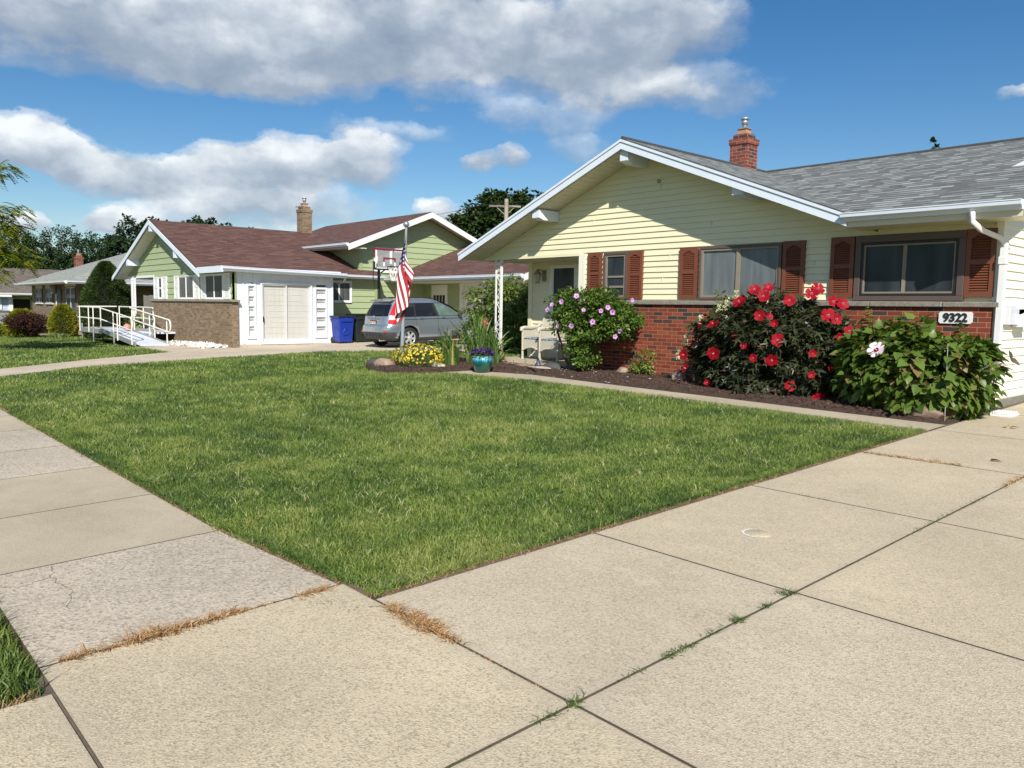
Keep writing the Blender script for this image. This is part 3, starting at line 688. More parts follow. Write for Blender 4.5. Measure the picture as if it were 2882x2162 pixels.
def roofslab(top, thick, name, mats, parent, **pr):
    """roof plane: shingled top (slot 0) and boxed underside (slot 1)"""
    mb = MB(); n = len(top); t = [Vector(p) for p in top]; b = [p-Vector((0, 0, thick)) for p in t]
    mb.add(t, [tuple(range(n))], 0); mb.add(b, [tuple(range(n-1, -1, -1))], 1)
    for i in range(n): mb.add([t[i], t[(i+1) % n], b[(i+1) % n], b[i]], [(0, 1, 2, 3)], 2 if len(mats) > 2 else 1)
    return fixn(mb.build(name, mats, parent, **pr))
def board(mb, a, b, h, t, out, mi=0):
    """plank from a to b hanging down by h, thickness t along out"""
    a, b, out = Vector(a), Vector(b), Vector(out)
    dn = Vector((0, 0, -h)); vs = [a, b, b+dn, a+dn]; mb.prism(vs, t, mi, out)
def gutter(parent, p, q, out, mat, w=.12, h=.11, name='gutter'):
    p, q, out = Vector(p), Vector(q), Vector(out); mb = MB(); Z = Vector((0, 0, 1))
    prof = [(0, 0), (0, -h), (w*.45, -h), (w*.62, -h*.72), (w*.95, -h*.5), (w, -h*.12), (w*1.06, -h*.1), (w*1.06, 0), (w*.92, 0), (w*.92, -h*.3), (w*.6, -h*.6), (.01, -h*.9)]
    L = [p+out*a+Z*b for a, b in prof]; R_ = [q+out*a+Z*b for a, b in prof]; n = len(prof)
    mb.add(L+R_, [(i, (i+1) % n, n+(i+1) % n, n+i) for i in range(n)])
    cap = [(0, 0), (0, -h), (w*.45, -h), (w*.62, -h*.72), (w*.95, -h*.5), (w, -h*.12), (w, 0)]
    for e in (p, q): mb.add([e+out*a+Z*b for a, b in cap], [tuple(range(len(cap)))])
    return fixn(mb.build(name, mat, parent))
def curl(mb, c, r, turns, start, sgn, y, rad=.0085):
    pts = []
    for i in range(22):
        t = i/21; a = start+sgn*turns*2*PI*t; q = r*(1-.8*t); pts.append((c[0]+q*math.cos(a), y, c[1]+q*math.sin(a)))
    mb.tube(pts, rad, 5)
def scroll_post(parent, x, y, z0, z1, w=.21, mat=None, name='porch_post', unit_=.30):
    mb = MB()
    mb.box(x-w/2, x-w/2+.030, y-.015, y+.015, z0, z1); mb.box(x+w/2-.048, x+w/2, y-.024, y+.024, z0, z1)
    mb.box(x-w/2, x+w/2, y-.012, y+.012, z1-.10, z1-.085); mb.box(x-w/2, x+w/2, y-.012, y+.012, z0+.02, z0+.035)
    o = mb.build(name, mat, parent); sc = MB(); z = z0+.10; k = 0
    hw = w/2-.03
    while z < z1-.22:
        s = 1 if k % 2 else -1
        pts = [(x+s*hw*.9*math.cos(PI*t/10)*1.0, y, z+unit_*t/10*1.0) for t in range(11)]; sc.tube(pts, .008, 5)
        curl(sc, (x+s*hw*.35, z+unit_*.22), hw*.68, 1.3, PI*.5, -s, y); curl(sc, (x-s*hw*.35, z+unit_*.78), hw*.68, 1.2, -PI*.5, -s, y)
        z += unit_; k += 1
    sc.build('scrollwork', mat, o); return o
# ================================================================ YELLOW HOUSE
YH = thing('yellow_house', 'pale yellow single-storey house with red brick base, brown shutters and grey shingle roof', 'house', (-8.5, 15, zg(-8, 15)))
F = WY(11.68); S1 = WX(-3.45); RB = WY(12.75)
gz = lambda x: 4.57-.391*abs(x+9.42)
siding(F, [(-10.9, 1.69), (-3.45, 1.69), (-3.45, 2.62), (-10.9, 2.62)], .1005, 'wall', m_yel, YH, z0=1.72)
# gable face above the porch beam
gt = lambda x: gz(x)-.165
siding(F, [(-14.0, 2.62), (-5.05, 2.62), (-5.05, gt(-5.05)), (-9.42, gt(-9.42)), (-14.0, gt(-14.0)+.02)], .1045, 'gable_wall', m_yel, YH, z0=2.64)
mb = MB(); F.box(mb, -5.06, -3.45, 2.62, 2.86, -.1, .012); F.box(mb, -5.0, -3.46, 2.62, 2.70, .0, .030); mb.build('frieze', m_yel, YH)
# side wall (faces the driveway) with its low gable
mr = lambda y: 2.93+.35*(y-11.08) if y < 15.6 else 4.512-.35*(y-15.6)
siding(S1, [(11.68, .40), (20.0, .40), (20.0, mr(20)-.17), (15.6, mr(15.6)-.17), (11.68, mr(11.68)-.17)], .1145, 'side_wall', m_cream, YH, z0=.40)
mb = MB(); S1.box(mb, 11.66, 20.0, .1, .41, -.15, .02); mb.build('foundation', m_stone, YH)
# recessed porch wall, return, ceiling, beam
siding(RB, [(-13.5, .39), (-10.9, .39), (-10.9, 2.6), (-13.5, 2.6)], .155, 'porch_wall', m_yel, YH, z0=.40, lip=.024)
mb = MB(); mb.box(-10.98, -10.9, 11.69, 12.74, .39, 2.6); mb.box(-13.56, -13.44, 12.70, 20, .3, 2.62); mb.build('return_wall', m_yel, YH)
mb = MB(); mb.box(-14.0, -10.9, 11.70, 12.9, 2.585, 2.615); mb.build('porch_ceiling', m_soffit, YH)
mb = MB(); F.box(mb, -14.12, -10.86, 2.585, 2.64, -.12, .022); mb.build('porch_beam', m_yel, YH)
mb = MB(); F.box(mb, -10.97, -10.80, 1.70, 2.62, -.02, .03); mb.build('porch_corner_trim', m_cream, YH)
mb = MB(); mb.box(-3.52, -3.43, 11.64, 11.70, 1.70, 2.85); mb.build('corner_trim', m_cream, YH)
mb = MB(); mb.prism([(-13.75, 11.35, .39), (-10.9, 11.15, .39), (-10.9, 12.75, .39), (-13.75, 12.75, .39)], .30); bevel(mb.build('porch_slab', m_sconc, YH), .015, 2)
# brick base and stone sill
mb = MB(); F.box(mb, -10.93, -3.50, .12, 1.625, -.1, .075); F.box(mb, -10.93, -10.83, .12, 1.625, -1.0, -.1); bevel(mb.build('brick_base', m_redbrick, YH), .004, 1)
mb = MB(); x = -10.99
while x < -3.40:
    x2 = min(x+random.uniform(.8, 1.3), -3.40); F.box(mb, x, x2-.006, 1.625, 1.70+random.uniform(-.004, .004), -.02, .125+random.uniform(-.008, .008)); x = x2
so_ = mb.build('stone_sill', m_stone, YH); bevel(so_, .012, 3)
# windows and shutters of the front
window(F, -10.29, -9.70, 1.715, 2.62, YH, m_bframe, m_gl_dk, .05, .06, 'triple', sash=m_tan, sash_w=.035)
window(F, -8.09, -6.545, 1.715, 2.625, YH, m_bframe, m_gl_cur, .045, .065, 'v', sash=m_tan, sash_w=.035, mull=-7.33)
w3 = window(F, -5.27, -3.955, 1.78, 2.55, YH, m_dark, m_gl_dk, .035, .056, 'v', sash=m_tan, sash_w=.024, mull=-4.66)
mb = MB()
for a in ((-5.355, -3.865, 2.552, 2.655), (-5.355, -3.865, 1.71, 1.778), (-5.355, -5.272, 1.778, 2.552), (-3.953, -3.865, 1.778, 2.552)): F.box(mb, *a, 0, .07)
bevel(mb.build('window_trim', m_bframe, w3), .004, 1)
for a, b_, z0, z1 in ((-10.70, -10.35, 1.80, 2.63), (-9.69, -9.335, 1.735, 2.62), (-8.50, -8.13, 1.735, 2.635), (-6.52, -6.155, 1.75, 2.64), (-5.735, -5.375, 1.755, 2.655), (-3.86, -3.505, 1.763, 2.66)):
    shutter(F, a, b_, z0-.0, z1, YH, m_brown)
# porch door with storm glass
mb = MB(); RB.box(mb, -12.86, -12.78, .40, 2.50, 0, .05); RB.box(mb, -12.06, -11.95, .40, 2.50, 0, .05); RB.box(mb, -12.78, -12.06, 2.43, 2.50, 0, .05); RB.box(mb, -11.95, -11.80, .4, 2.44, 0, .03)
dr = mb.build('door', m_white, YH)
mb = MB(); RB.box(mb, -12.78, -12.06, .42, 1.18, .0, .045); RB.box(mb, -12.735, -12.10, 1.74, 1.80, .0, .043); RB.box(mb, -12.78, -12.735, 1.18, 2.43, 0, .045); RB.box(mb, -12.10, -12.06, 1.18, 2.43, 0, .045); mb.build('door_leaf', m_white, dr)
mb = MB(); mb.add([RB.p(-12.74, 1.2, .032), RB.p(-12.09, 1.2, .032), RB.p(-12.09, 2.43, .032), RB.p(-12.74, 2.43, .032)], [(0, 1, 2, 3)]); mb.build('pane', m_gl_dk, dr)
mb = MB(); RB.box(mb, -11.79, -11.4, 1.5, 2.42, 0, .034); mb.build('side_pane', m_gl_dk, dr)
# wall lantern
m_lan = plain('bronze_lantern', (.23, .21, .16), .4, .1); m_langl = plain('lantern_glass', (.42, .42, .34), .15, .1)
mb = MB(); RB.box(mb, -13.12, -13.0, 2.14, 2.40, .01, .035); mb.tube([RB.p(-13.06, 2.30, .03), RB.p(-13.06, 2.38, .10), RB.p(-13.08, 2.42, .17), RB.p(-13.10, 2.40, .20)], .012, 6)
lt = mb.build('porch_lantern', m_lan, YH)
c_ = RB.p(-13.10, 0, .20)
mb = MB(); mb.lathe([(.012, 2.42), (.03, 2.39), (.095, 2.31), (.098, 2.295)], (c_.x, c_.y, 0), 8); mb.build('lantern_cap', m_lan, lt)
mb = MB(); mb.lathe([(.045, 2.11), (.05, 2.125), (.04, 2.10), (0, 2.10)], (c_.x, c_.y, 0), 8); mb.build('lantern_base', m_lan, lt)
mb = MB(); mb.lathe([(.05, 2.125), (.085, 2.295)], (c_.x, c_.y, 0), 8); mb.build('lantern_glass', m_langl, lt)
scroll_post(YH, -13.37, 11.62, .39, 2.585, .215, m_white)
# roofs
A_ = [(-9.42, 11.08), (-9.42, 20.4)]
m_edge = plain('dark_shingle_edge', (.05, .052, .056), .9, .2, 9)
RM = [m_shg, m_soffit, m_edge]
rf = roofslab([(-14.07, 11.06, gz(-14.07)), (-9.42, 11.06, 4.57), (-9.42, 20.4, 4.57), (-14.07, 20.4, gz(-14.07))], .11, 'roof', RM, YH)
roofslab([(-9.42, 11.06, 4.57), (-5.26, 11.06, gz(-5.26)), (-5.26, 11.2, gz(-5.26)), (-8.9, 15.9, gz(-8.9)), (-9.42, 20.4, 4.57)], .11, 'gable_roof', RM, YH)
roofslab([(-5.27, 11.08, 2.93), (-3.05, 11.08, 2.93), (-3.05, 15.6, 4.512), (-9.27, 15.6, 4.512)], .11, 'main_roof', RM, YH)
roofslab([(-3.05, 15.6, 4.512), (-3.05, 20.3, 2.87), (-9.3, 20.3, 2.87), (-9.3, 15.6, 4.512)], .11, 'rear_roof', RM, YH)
mb = MB()
mb.tube([(-9.42, 11.05, 4.575), (-9.42, 20.3, 4.575)], .035, 6); mb.tube([(-9.2, 15.6, 4.515), (-3.04, 15.6, 4.515)], .035, 6); mb.build('ridge_cap', m_edge, YH)
mb = MB()   # rake boards
for sx in (-1, 1):
    xe = -14.09 if sx < 0 else -5.24
    board(mb, (-9.42, 11.055, 4.545), (xe, 11.055, gz(xe)-.025), .165, .03, (0, -1, 0)); board(mb, (-9.42, 11.02, 4.55), (xe, 11.02, gz(xe)-.02), .045, .012, (0, -1, 0))
fixn(mb.build('rake_board', m_bluew, YH))
mb = MB(); board(mb, (-3.05, 11.05, 2.90), (-3.05, 15.6, 4.49), .17, .028, (1, 0, 0)); board(mb, (-3.05, 15.6, 4.49), (-3.05, 20.3, 2.85), .17, .028, (1, 0, 0)); fixn(mb.build('side_rake_board', m_bluew, YH))
# soffits: sloping under the gable overhang, level under the eave
def soffit(parent, quad, n=14):
    mb = MB(); a, b, c, d = [Vector(q) for q in quad]
    for i in range(n):
        t0, t1 = i/n, (i+.94)/n
        mb.prism([a.lerp(b, t0), a.lerp(b, t1), d.lerp(c, t1), d.lerp(c, t0)], .012, 0, (0, 0, 1))
    return fixn(mb.build('soffit', m_soffit, parent))
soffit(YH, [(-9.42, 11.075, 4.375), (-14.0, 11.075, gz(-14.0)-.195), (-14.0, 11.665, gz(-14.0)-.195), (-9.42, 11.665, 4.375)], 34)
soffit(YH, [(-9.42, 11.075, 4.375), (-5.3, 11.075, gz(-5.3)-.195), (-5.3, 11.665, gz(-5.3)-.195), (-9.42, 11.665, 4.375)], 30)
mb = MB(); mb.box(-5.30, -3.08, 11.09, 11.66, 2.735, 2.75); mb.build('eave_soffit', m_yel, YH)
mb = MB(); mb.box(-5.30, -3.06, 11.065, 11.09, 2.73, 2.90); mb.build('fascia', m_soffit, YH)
gutter(YH, (-5.30, 11.065, 2.925), (-3.07, 11.065, 2.925), (0, -1, 0), m_bluew, .12, .12)
gutter(YH, (-14.08, 11.1, 2.75), (-14.08, 20.2, 2.75), (-1, 0, 0), m_bluew, .12, .12)
mb = MB()   # downspout
pts = [(-3.62, 11.0, 2.82), (-3.62, 11.02, 2.70), (-3.56, 11.2, 2.60), (-3.44, 11.5, 2.52), (-3.40, 11.58, 2.44)]
mb.tube(pts, .045, 4); mb.box(-3.445, -3.365, 11.56, 11.64, .33, 2.46); mb.box(-3.455, -3.355, 11.55, 11.645, 2.18, 2.28); bevel(mb.build('downspout', m_white, YH), .006, 1)
# rafter-tail blocks under the rakes
for cx, cz, w, h in ((-9.40, 4.39, .18, .26), (-11.66, 3.50, .20, .20), (-7.05, 3.53, .20, .21)):
    mb = MB(); mb.add([(cx-w/2, 11.09, cz), (cx+w/2, 11.09, cz), (cx+w/2, 11.09, cz-h*.8), (cx-w/2, 11.09, cz-h*.8), (cx-w/2, 11.67, cz), (cx+w/2, 11.67, cz), (cx+w/2, 11.67, cz-h), (cx-w/2, 11.67, cz-h), (cx-w/2+.02, 11.22, cz-h), (cx+w/2-.0, 11.22, cz-h)],
        [(0, 1, 2, 3), (3, 2, 9, 8), (8, 9, 6, 7), (4, 7, 6, 5), (0, 4, 5, 1), (0, 3, 8, 7, 4), (1, 5, 6, 9, 2)]); fixn(mb.build('beam_end', m_bluew, YH))
for u_, z_ in ((-11.9, 2.84), (-7.9, 2.94), (-6.6, 3.25), (-9.0, 3.67), (-10.6, 3.15), (-8.9, 2.03), (-8.75, 2.43), (-6.0, 2.23)):
    k_ = round((z_-2.64)/.1045) if z_ > 2.63 else round((z_-1.72)/.1005); zz_ = 2.64+k_*.1045 if z_ > 2.63 else 1.72+k_*.1005
    mb = MB(); F.box(mb, u_, u_+.005, zz_+.004, zz_+.098, .004, .0235); mb.build('siding_seam', m_yel, YH)
mb = MB(); mb.tube([(-9.02, 11.66, 3.87), (-9.02, 11.60, 3.86), (-8.99, 11.57, 3.80), (-8.95, 11.57, 3.80), (-8.93, 11.57, 3.84)], .008, 5); mb.build('wall_hook', m_dark, YH)
# chimney
def chimney(parent, x, y, w, d, z0, z1, mat, band=.09, pot=.5, flue=None, name='chimney'):
    mb = MB(); mb.box(x-w/2, x+w/2, y-d/2, y+d/2, z0, z1-.10); b = .022
    mb.box(x-w/2-b, x+w/2+b, y-d/2-b, y+d/2+b, z1-.22, z1-.10)
    mb.prism([(x-w/2+.04, y-d/2+.04, z1), (x+w/2-.04, y-d/2+.04, z1), (x+w/2-.04, y+d/2-.04, z1), (x-w/2+.04, y+d/2-.04, z1)], .101)
    o = mb.build(name, mat, parent)
    mb = MB(); mb.box(x-w*.24, x+w*.24, y-d*.24, y+d*.24, z1-.01, z1+.11, 0); mb.box(x-w*.29, x+w*.29, y-d*.29, y+d*.29, z1+.11, z1+.14, 1); mb.build('flue_tile', [plain('clay_tile', (.45, .24, .14), .8), m_metal], o)
    mb = MB(); r = w*.12; k = z1+.14
    mb.lathe([(r, k), (r, k+.08), (r*1.3, k+.08), (r*1.35, k+.15), (r*1.1, k+.155), (r*1.1, k+.17), (r*1.75, k+.175), (r*1.75, k+.215), (0, k+.225)], (x, y, 0), 20); mb.build('vent_cap', m_metal, o)
    return o
chimney(YH, -9.52, 15.15, .41, .41, 4.2, 5.27, m_chbrick)
mb = MB(); mb.lathe([(.0, 4.62), (.14, 4.60), (.20, 4.55), (.20, 4.4)], (-7.5, 15.95, 0), 16); mb.build('roof_vent', m_metal, YH)
# small cross gable on the driveway side
mb = MB(); mb.add([(-3.87, 13.25, 3.69), (-3.08, 13.25, 3.69), (-3.08, 13.25, 4.02), (-3.87, 14.6, 4.15), (-3.08, 14.6, 4.15)], [(0, 1, 2), (0, 2, 4, 3), (0, 3, 4, 1), (1, 4, 2)])
fixn(mb.build('side_gable', m_white, YH))
# house number plate
m_plate = plain('white_plaque', (.72, .72, .70), .4, .04); m_num = plain('black_numerals', (.02, .02, .022), .4, .1)
mb = MB(); a, b_, z0, z1, k = -4.135, -3.715, 1.405, 1.565, .022
mb.prism([F.p(u, z, .098) for u, z in ((a+k, z0), (b_-k, z0), (b_, z0+k), (b_, z1-k), (b_-k, z1), (a+k, z1), (a, z1-k), (a, z0+k))], .022, 0, (0, 1, 0))
pl_ = fixn(mb.build('number_plaque', m_plate, YH))
def textobj(body, name, size, loc, rot, mat, parent, ext=.004, off=.004, sx=1.0):
    cu = bpy.data.curves.new(name, 'FONT'); cu.body = body; cu.size = size; cu.extrude = ext; cu.offset = off; cu.align_x = 'CENTER'; cu.align_y = 'CENTER'
    t = bpy.data.objects.new(name, cu); COL.objects.link(t); bpy.context.view_layer.update()
    me = bpy.data.meshes.new_from_object(t.evaluated_get(bpy.context.evaluated_depsgraph_get())); COL.objects.unlink(t); bpy.data.objects.remove(t)
    me.transform(Matrix.Translation(Vector(loc)-wloc(parent)) @ rot.to_4x4() @ Matrix.Diagonal((sx, 1, 1, 1)))
    me.materials.clear(); me.materials.append(mat); o = bpy.data.objects.new(name, me); COL.objects.link(o); o.parent = parent; return o
rotY = Matrix.Rotation(PI/2, 3, 'X')
textobj('9322', 'house_number', .155, (-3.925, 11.578, 1.482), rotY, m_num, pl_, .006, .006, .98)
# meter and mail box on the side wall
m_gbox = plain('grey_enamel', (.55, .57, .62), .4, .05)
mb = MB(); S1.box(mb, 11.84, 12.24, 1.40, 1.665, .016, .10); bevel(mb.build('utility_box', m_gbox, YH), .01, 2)
mb = MB(); S1.box(mb, 12.22, 12.62, 1.37, 1.62, .02, .18); mb.tube([S1.p(12.22, 1.62, .10), S1.p(12.62, 1.62, .10)], .08, 14); bevel(mb.build('mailbox', m_bluew, YH), .01, 2)
# ================================================================ GREEN HOUSE
GH = thing('green_house', 'pale green split-level house with brown shingle roof and white glazed side porch', 'house', (-26, 12, zg(-26, 12)))
G = WY(9.36); ridge_x, ez, rz = -28.4, 2.53, 4.33
ggz = lambda x: rz-.415*abs(x-ridge_x)
siding(G, [(-29.4, 1.60), (-22.56, 1.60), (-22.56, 2.46), (-29.4, 2.46)], .205, 'wall', m_green, GH, z0=1.62, lip=.022)
siding(G, [(-32.5, 2.46), (-24.3, 2.46), (-24.3, ggz(-24.3)-.12), (-28.4, rz-.12), (-32.5, ggz(-32.5)-.12)], .205, 'gable_wall', m_green, GH, z0=2.44, lip=.022)
mb = MB(); G.box(mb, -32.6, -29.3, 2.42, 2.50, -.1, .03); mb.build('porch_beam', m_white, GH)
mb = MB(); mb.box(-29.5, -22.5, 9.30, 9.5, .05, 1.58); mb.box(-29.5, -29.38, 9.5, 14, .05, 1.6); bevel(mb.build('brick_base', m_tanbrick, GH), .006, 1)
mb = MB(); mb.box(-29.56, -22.40, 9.25, 9.52, 1.58, 1.645); bevel(mb.build('stone_sill', m_stone, GH), .01, 2)
for (s0, s1, w0, w1, dv, gm) in ((-29.33, -28.02, -28.86, -28.46, 'h', m_gl_dk), (-27.27, -25.08, -26.88, -25.50, 'v', m_gl_md), (-24.90, -22.70, -24.55, -23.16, 'v', m_gl_dk)):
    window(G, w0, w1, 1.65, 2.42, GH, m_white, gm, .035, .06, dv, sash_w=.028, gd=.030)
    shutter(G, s0, w0-.02, 1.66, 2.43, GH, m_white, False, .05, louvre=.04); shutter(G, w1+.02, s1, 1.66, 2.43, GH, m_white, False, .05, louvre=.04)
# white glazed porch (faces the drive)
P_ = WX(-22.58); m_pw = plain('flaking_white_paint', (.66, .70, .74), .6, .08, 3)
m_pgr = plain('primer_grey_boards', (.52, .53, .48), .7, .08, 5)
mb = MB()
for a, b_ in ((9.36, 9.86), (10.0, 10.22), (11.86, 12.05), (12.40, 12.62)): P_.box(mb, a, b_, .33, 2.46, -.12, .0)
P_.box(mb, 9.86, 10.0, .33, .55, -.12, .0); P_.box(mb, 12.05, 12.40, .33, .6, -.12, .0); P_.box(mb, 9.86, 12.40, 2.16, 2.459, -.115, -.003)
for u in np.arange(9.4, 12.6, .29): P_.box(mb, u, u+.012, 2.2, 2.44, 0, .008)
P_.box(mb, 9.66, 9.70, .36, 2.44, 0, .02); P_.box(mb, 12.56, 12.62, .34, 2.44, 0, .03); P_.box(mb, 9.36, 9.42, .34, 2.44, 0, .02)
mb.build('porch_wall', m_pw, GH)
mb = MB(); P_.box(mb, 9.32, 12.66, .10, .335, -.2, .03); mb.build('porch_plinth', m_gconc, GH)
m_slat = plain('grey_slat', (.30, .31, .30), .5)
def jalousie(u0, u1, z0, z1):
    mb = MB()
    for a in ((u0, u1, z1-.06, z1), (u0, u1, z0, z0+.09), (u0, u0+.045, z0+.09, z1-.06), (u1-.045, u1, z0+.09, z1-.06)): P_.box(mb, *a, -.02, .04)
    n = 5; h = (z1-z0-.15)/n
    for i in range(1, n): P_.box(mb, u0+.045, u1-.045, z0+.09+h*i-.012, z0+.09+h*i+.012, -.02, .03)
    o = mb.build('sidelight', m_pw, GH)
    mb = MB(); P_.box(mb, u0+.04, u1-.04, z0+.05, z1-.05, -.05, -.03); mb.build('pane', m_gl_blind, o)
    for i in range(n): mb = MB(); P_.box(mb, u0+.045, u1-.045, z0+.09+h*i+h*.55, z0+.09+h*i+h*.70, -.03, -.015); mb.build('slat', m_slat, o)
jalousie(9.78, 10.06, .50, 2.12); jalousie(11.98, 12.40, .50, 2.08)
mb = MB()
for a in ((10.20, 11.88, 2.13, 2.19), (10.20, 11.88, .33, .40), (10.20, 10.25, .4, 2.13), (11.83, 11.88, .4, 2.13)): P_.box(mb, *a, -.05, .05)
sd = mb.build('sliding_door', m_pw, GH)
mb = MB()
for a, b_, dd in ((10.26, 11.05, .02), (11.02, 11.82, .005)):
    for q in ((a, b_, 2.09, 2.13), (a, b_, .40, .50), (a, a+.035, .5, 2.09), (b_-.035, b_, .5, 2.09)): P_.box(mb, *q, -.03, dd)
mb.build('door_frame', plain('pale_aluminium', (.56, .57, .57), .4, .06), sd)
mb = MB(); P_.box(mb, 10.29, 11.80, .5, 2.1, -.06, -.035); mb.build('pane', glassmat('blinded_door_glass', (.44, .435, .40), (.56, .55, .51), 60), sd)
for k_ in range(9): mb = MB(); zz_ = .66+k_*.165+random.uniform(-.02, .02); P_.box(mb, 10.30+random.uniform(0, .2), 11.80-random.uniform(0, .25), zz_, zz_+random.uniform(.006, .014), -.036, -.028); mb.build('blind_fold', m_soffit, sd)
mb = MB(); P_.box(mb, 10.27, 10.30, 1.0, 1.16, .02, .04); mb.build('door_handle', m_dark, sd)
# flat porch roof edge, gutters
mb = MB(); mb.box(-24.2, -22.29, 8.95, 12.75, 2.46, 2.58); mb.box(-24.1, -22.20, 8.90, 8.949, 2.42, 2.60); mb.build('porch_roof', m_bluew, GH)
gutter(GH, (-22.28, 8.92, 2.595), (-22.28, 12.90, 2.53), (1, 0, 0), m_bluew, .13, .13)
# main roof A
GR = [m_shb, m_soffit, plain('brown_shingle_edge', (.06, .03, .025), .9, .2, 9)]
gA = lambda x: ggz(x)
roofslab([(-32.75, 8.95, gA(-32.75)), (-28.4, 8.95, rz), (-28.4, 15.8, rz), (-32.75, 15.8, gA(-32.75))], .10, 'west_roof', GR, GH)
roofslab([(-28.4, 8.95, rz), (-23.95, 8.95, gA(-23.95)), (-23.95, 9.0, gA(-23.95)), (-22.30, 8.97, 2.605), (-22.30, 12.88, 2.56), (-23.35, 12.95, 2.55), (-23.35, 14.95, 2.55), (-23.6, 15.05, 2.62), (-26.2, 15.9, gA(-26.2)+.05), (-28.4, 15.9, rz)], .05, 'east_roof', GR, GH)
mb = MB()
for xe in (-32.8, -23.95): board(mb, (-28.4, 8.93, rz-.02), (xe, 8.93, gA(xe)-.02), .15, .03, (0, -1, 0))
fixn(mb.build('rake_board', m_bluew, GH))
soffit(GH, [(-28.4, 8.95, rz-.20), (-32.6, 8.95, gA(-32.6)-.20), (-32.6, 9.35, gA(-32.6)-.20), (-28.4, 9.35, rz-.20)], 20)
for cx, cz in ((-28.4, 4.17), (-31.0, 3.10), (-26.1, 3.20)):
    mb = MB(); mb.box(cx-.10, cx+.10, 8.94, 9.36, cz-.24, cz); mb.build('beam_end', m_bluew, GH)
for px_ in (-31.55, -31.25): scroll_post(GH, px_, 9.25, .45, 2.43, .14, m_white, 'porch_post', .35)
# single-storey wing behind the porch
A2 = WX(-23.65)
siding(A2, [(12.62, .33), (14.95, .33), (14.95, 2.50), (12.62, 2.50)], .205, 'wing_wall', m_green, GH, z0=.42, lip=.022)
mb = MB(); A2.box(mb, 14.84, 14.99, .3, 2.5, .0, .04); mb.build('corner_board', m_gtrim, GH)
window(A2, 12.95, 13.92, 1.62, 2.36, GH, m_white, m_gl_md, .05, .06, 'v', sash_w=.03, gd=.030)
mb = MB(); mb.box(-23.66, -23.32, 12.7, 14.98, 2.44, 2.46); mb.build('wing_soffit', m_soffit, GH)
gutter(GH, (-23.33, 12.75, 2.55), (-23.33, 14.98, 2.55), (1, 0, 0), m_bluew, .12, .12)
mb = MB(); mb.tube([(-22.35, 12.95, 2.44), (-22.5, 13.0, 2.30), (-22.95, 13.0, 2.22)], .035, 4); mb.build('downspout', m_bluew, GH)
# two-storey block B, gable to the east
B_ = WX(-24.0); bz = lambda y: 4.95-.393*abs(y-17.14)
siding(B_, [(14.44, .3), (20.3, .3), (20.3, bz(20.3)-.14), (17.14, 4.95-.14), (14.44, bz(14.44)-.14)], .205, 'upper_wall', m_green, GH, z0=.40, lip=.022)
siding(WY(14.44), [(-30.5, 2.4), (-24.0, 2.4), (-24.0, 3.72), (-30.5, 3.72)], .205, 'south_wall', m_green, GH, z0=2.45, lip=.022)
mb = MB(); B_.box(mb, 14.42, 14.54, 2.4, 3.75, .0, .045); mb.build('upper_corner_board', m_gtrim, GH)
roofslab([(-31.2, 13.72, bz(13.72)), (-23.45, 13.72, bz(13.72)), (-23.45, 17.14, 4.95), (-31.2, 17.14, 4.95)], .09, 'upper_roof', GR, GH)
roofslab([(-23.45, 17.14, 4.95), (-23.45, 20.6, bz(20.6)), (-31.2, 20.6, bz(20.6)), (-31.2, 17.14, 4.95)], .09, 'upper_rear_roof', GR, GH)
mb = MB()
for ye in (13.70, 20.6): board(mb, (-23.45, 17.14, 4.93), (-23.45, ye, bz(ye)-.02), .20, .03, (1, 0, 0))
fixn(mb.build('upper_rake_board', m_white, GH))
mb = MB(); mb.box(-27.4, -23.5, 13.74, 14.44, 3.46, 3.49); mb.build('upper_soffit', m_soffit, GH)
gutter(GH, (-27.0, 13.73, 3.62), (-23.46, 13.73, 3.62), (0, -1, 0), m_bluew, .12, .12)
window(B_, 15.05, 16.38, 2.70, 3.58, GH, m_white, m_gl_md, .07, .06, 'v', sash_w=.05, gd=.030)
# garage wing C
roofslab([(-24.0, 15.55, 2.52), (-16.75, 15.55, 2.52), (-16.75, 20.0, 4.19), (-24.0, 20.0, 4.19)], .09, 'garage_roof', GR, GH)
roofslab([(-16.75, 20.0, 4.19), (-16.75, 24.4, 2.55), (-24.0, 24.4, 2.55), (-24.0, 20.0, 4.19)], .09, 'garage_rear_roof', GR, GH)
gutter(GH, (-24.0, 15.54, 2.52), (-16.8, 15.54, 2.52), (0, -1, 0), m_bluew, .13, .13)
mb = MB(); board(mb, (-16.75, 15.5, 2.50), (-16.75, 20.0, 4.17), .19, .03, (1, 0, 0)); board(mb, (-16.75, 20.0, 4.17), (-16.75, 24.4, 2.53), .19, .03, (1, 0, 0)); fixn(mb.build('garage_rake_board', m_white, GH))
mb = MB(); mb.box(-24.0, -16.8, 15.58, 17.2, 2.36, 2.385); mb.build('garage_soffit', m_soffit, GH)
C_ = WY(17.2); C2 = WX(-17.35)
siding(C_, [(-24.0, .4), (-21.85, .4), (-21.85, 2.38), (-24.0, 2.38)], .205, 'garage_wall', m_green, GH, z0=.5, lip=.022)
siding(C2, [(17.2, .4), (23.6, .4), (23.6, 2.75), (20, 4.05), (17.2, 3.0)], .205, 'garage_side_wall', m_green, GH, z0=.5, lip=.022)
mb = MB(); C_.box(mb, -21.85, -17.35, 2.28, 2.38, -.1, .03); C_.box(mb, -21.85, -21.65, .4, 2.28, -.1, .03); C_.box(mb, -17.6, -17.35, .4, 2.28, -.1, .03); mb.build('garage_door_trim', m_white, GH)
mb = MB(); C_.box(mb, -21.65, -17.6, .42, 2.28, -.1, .0)
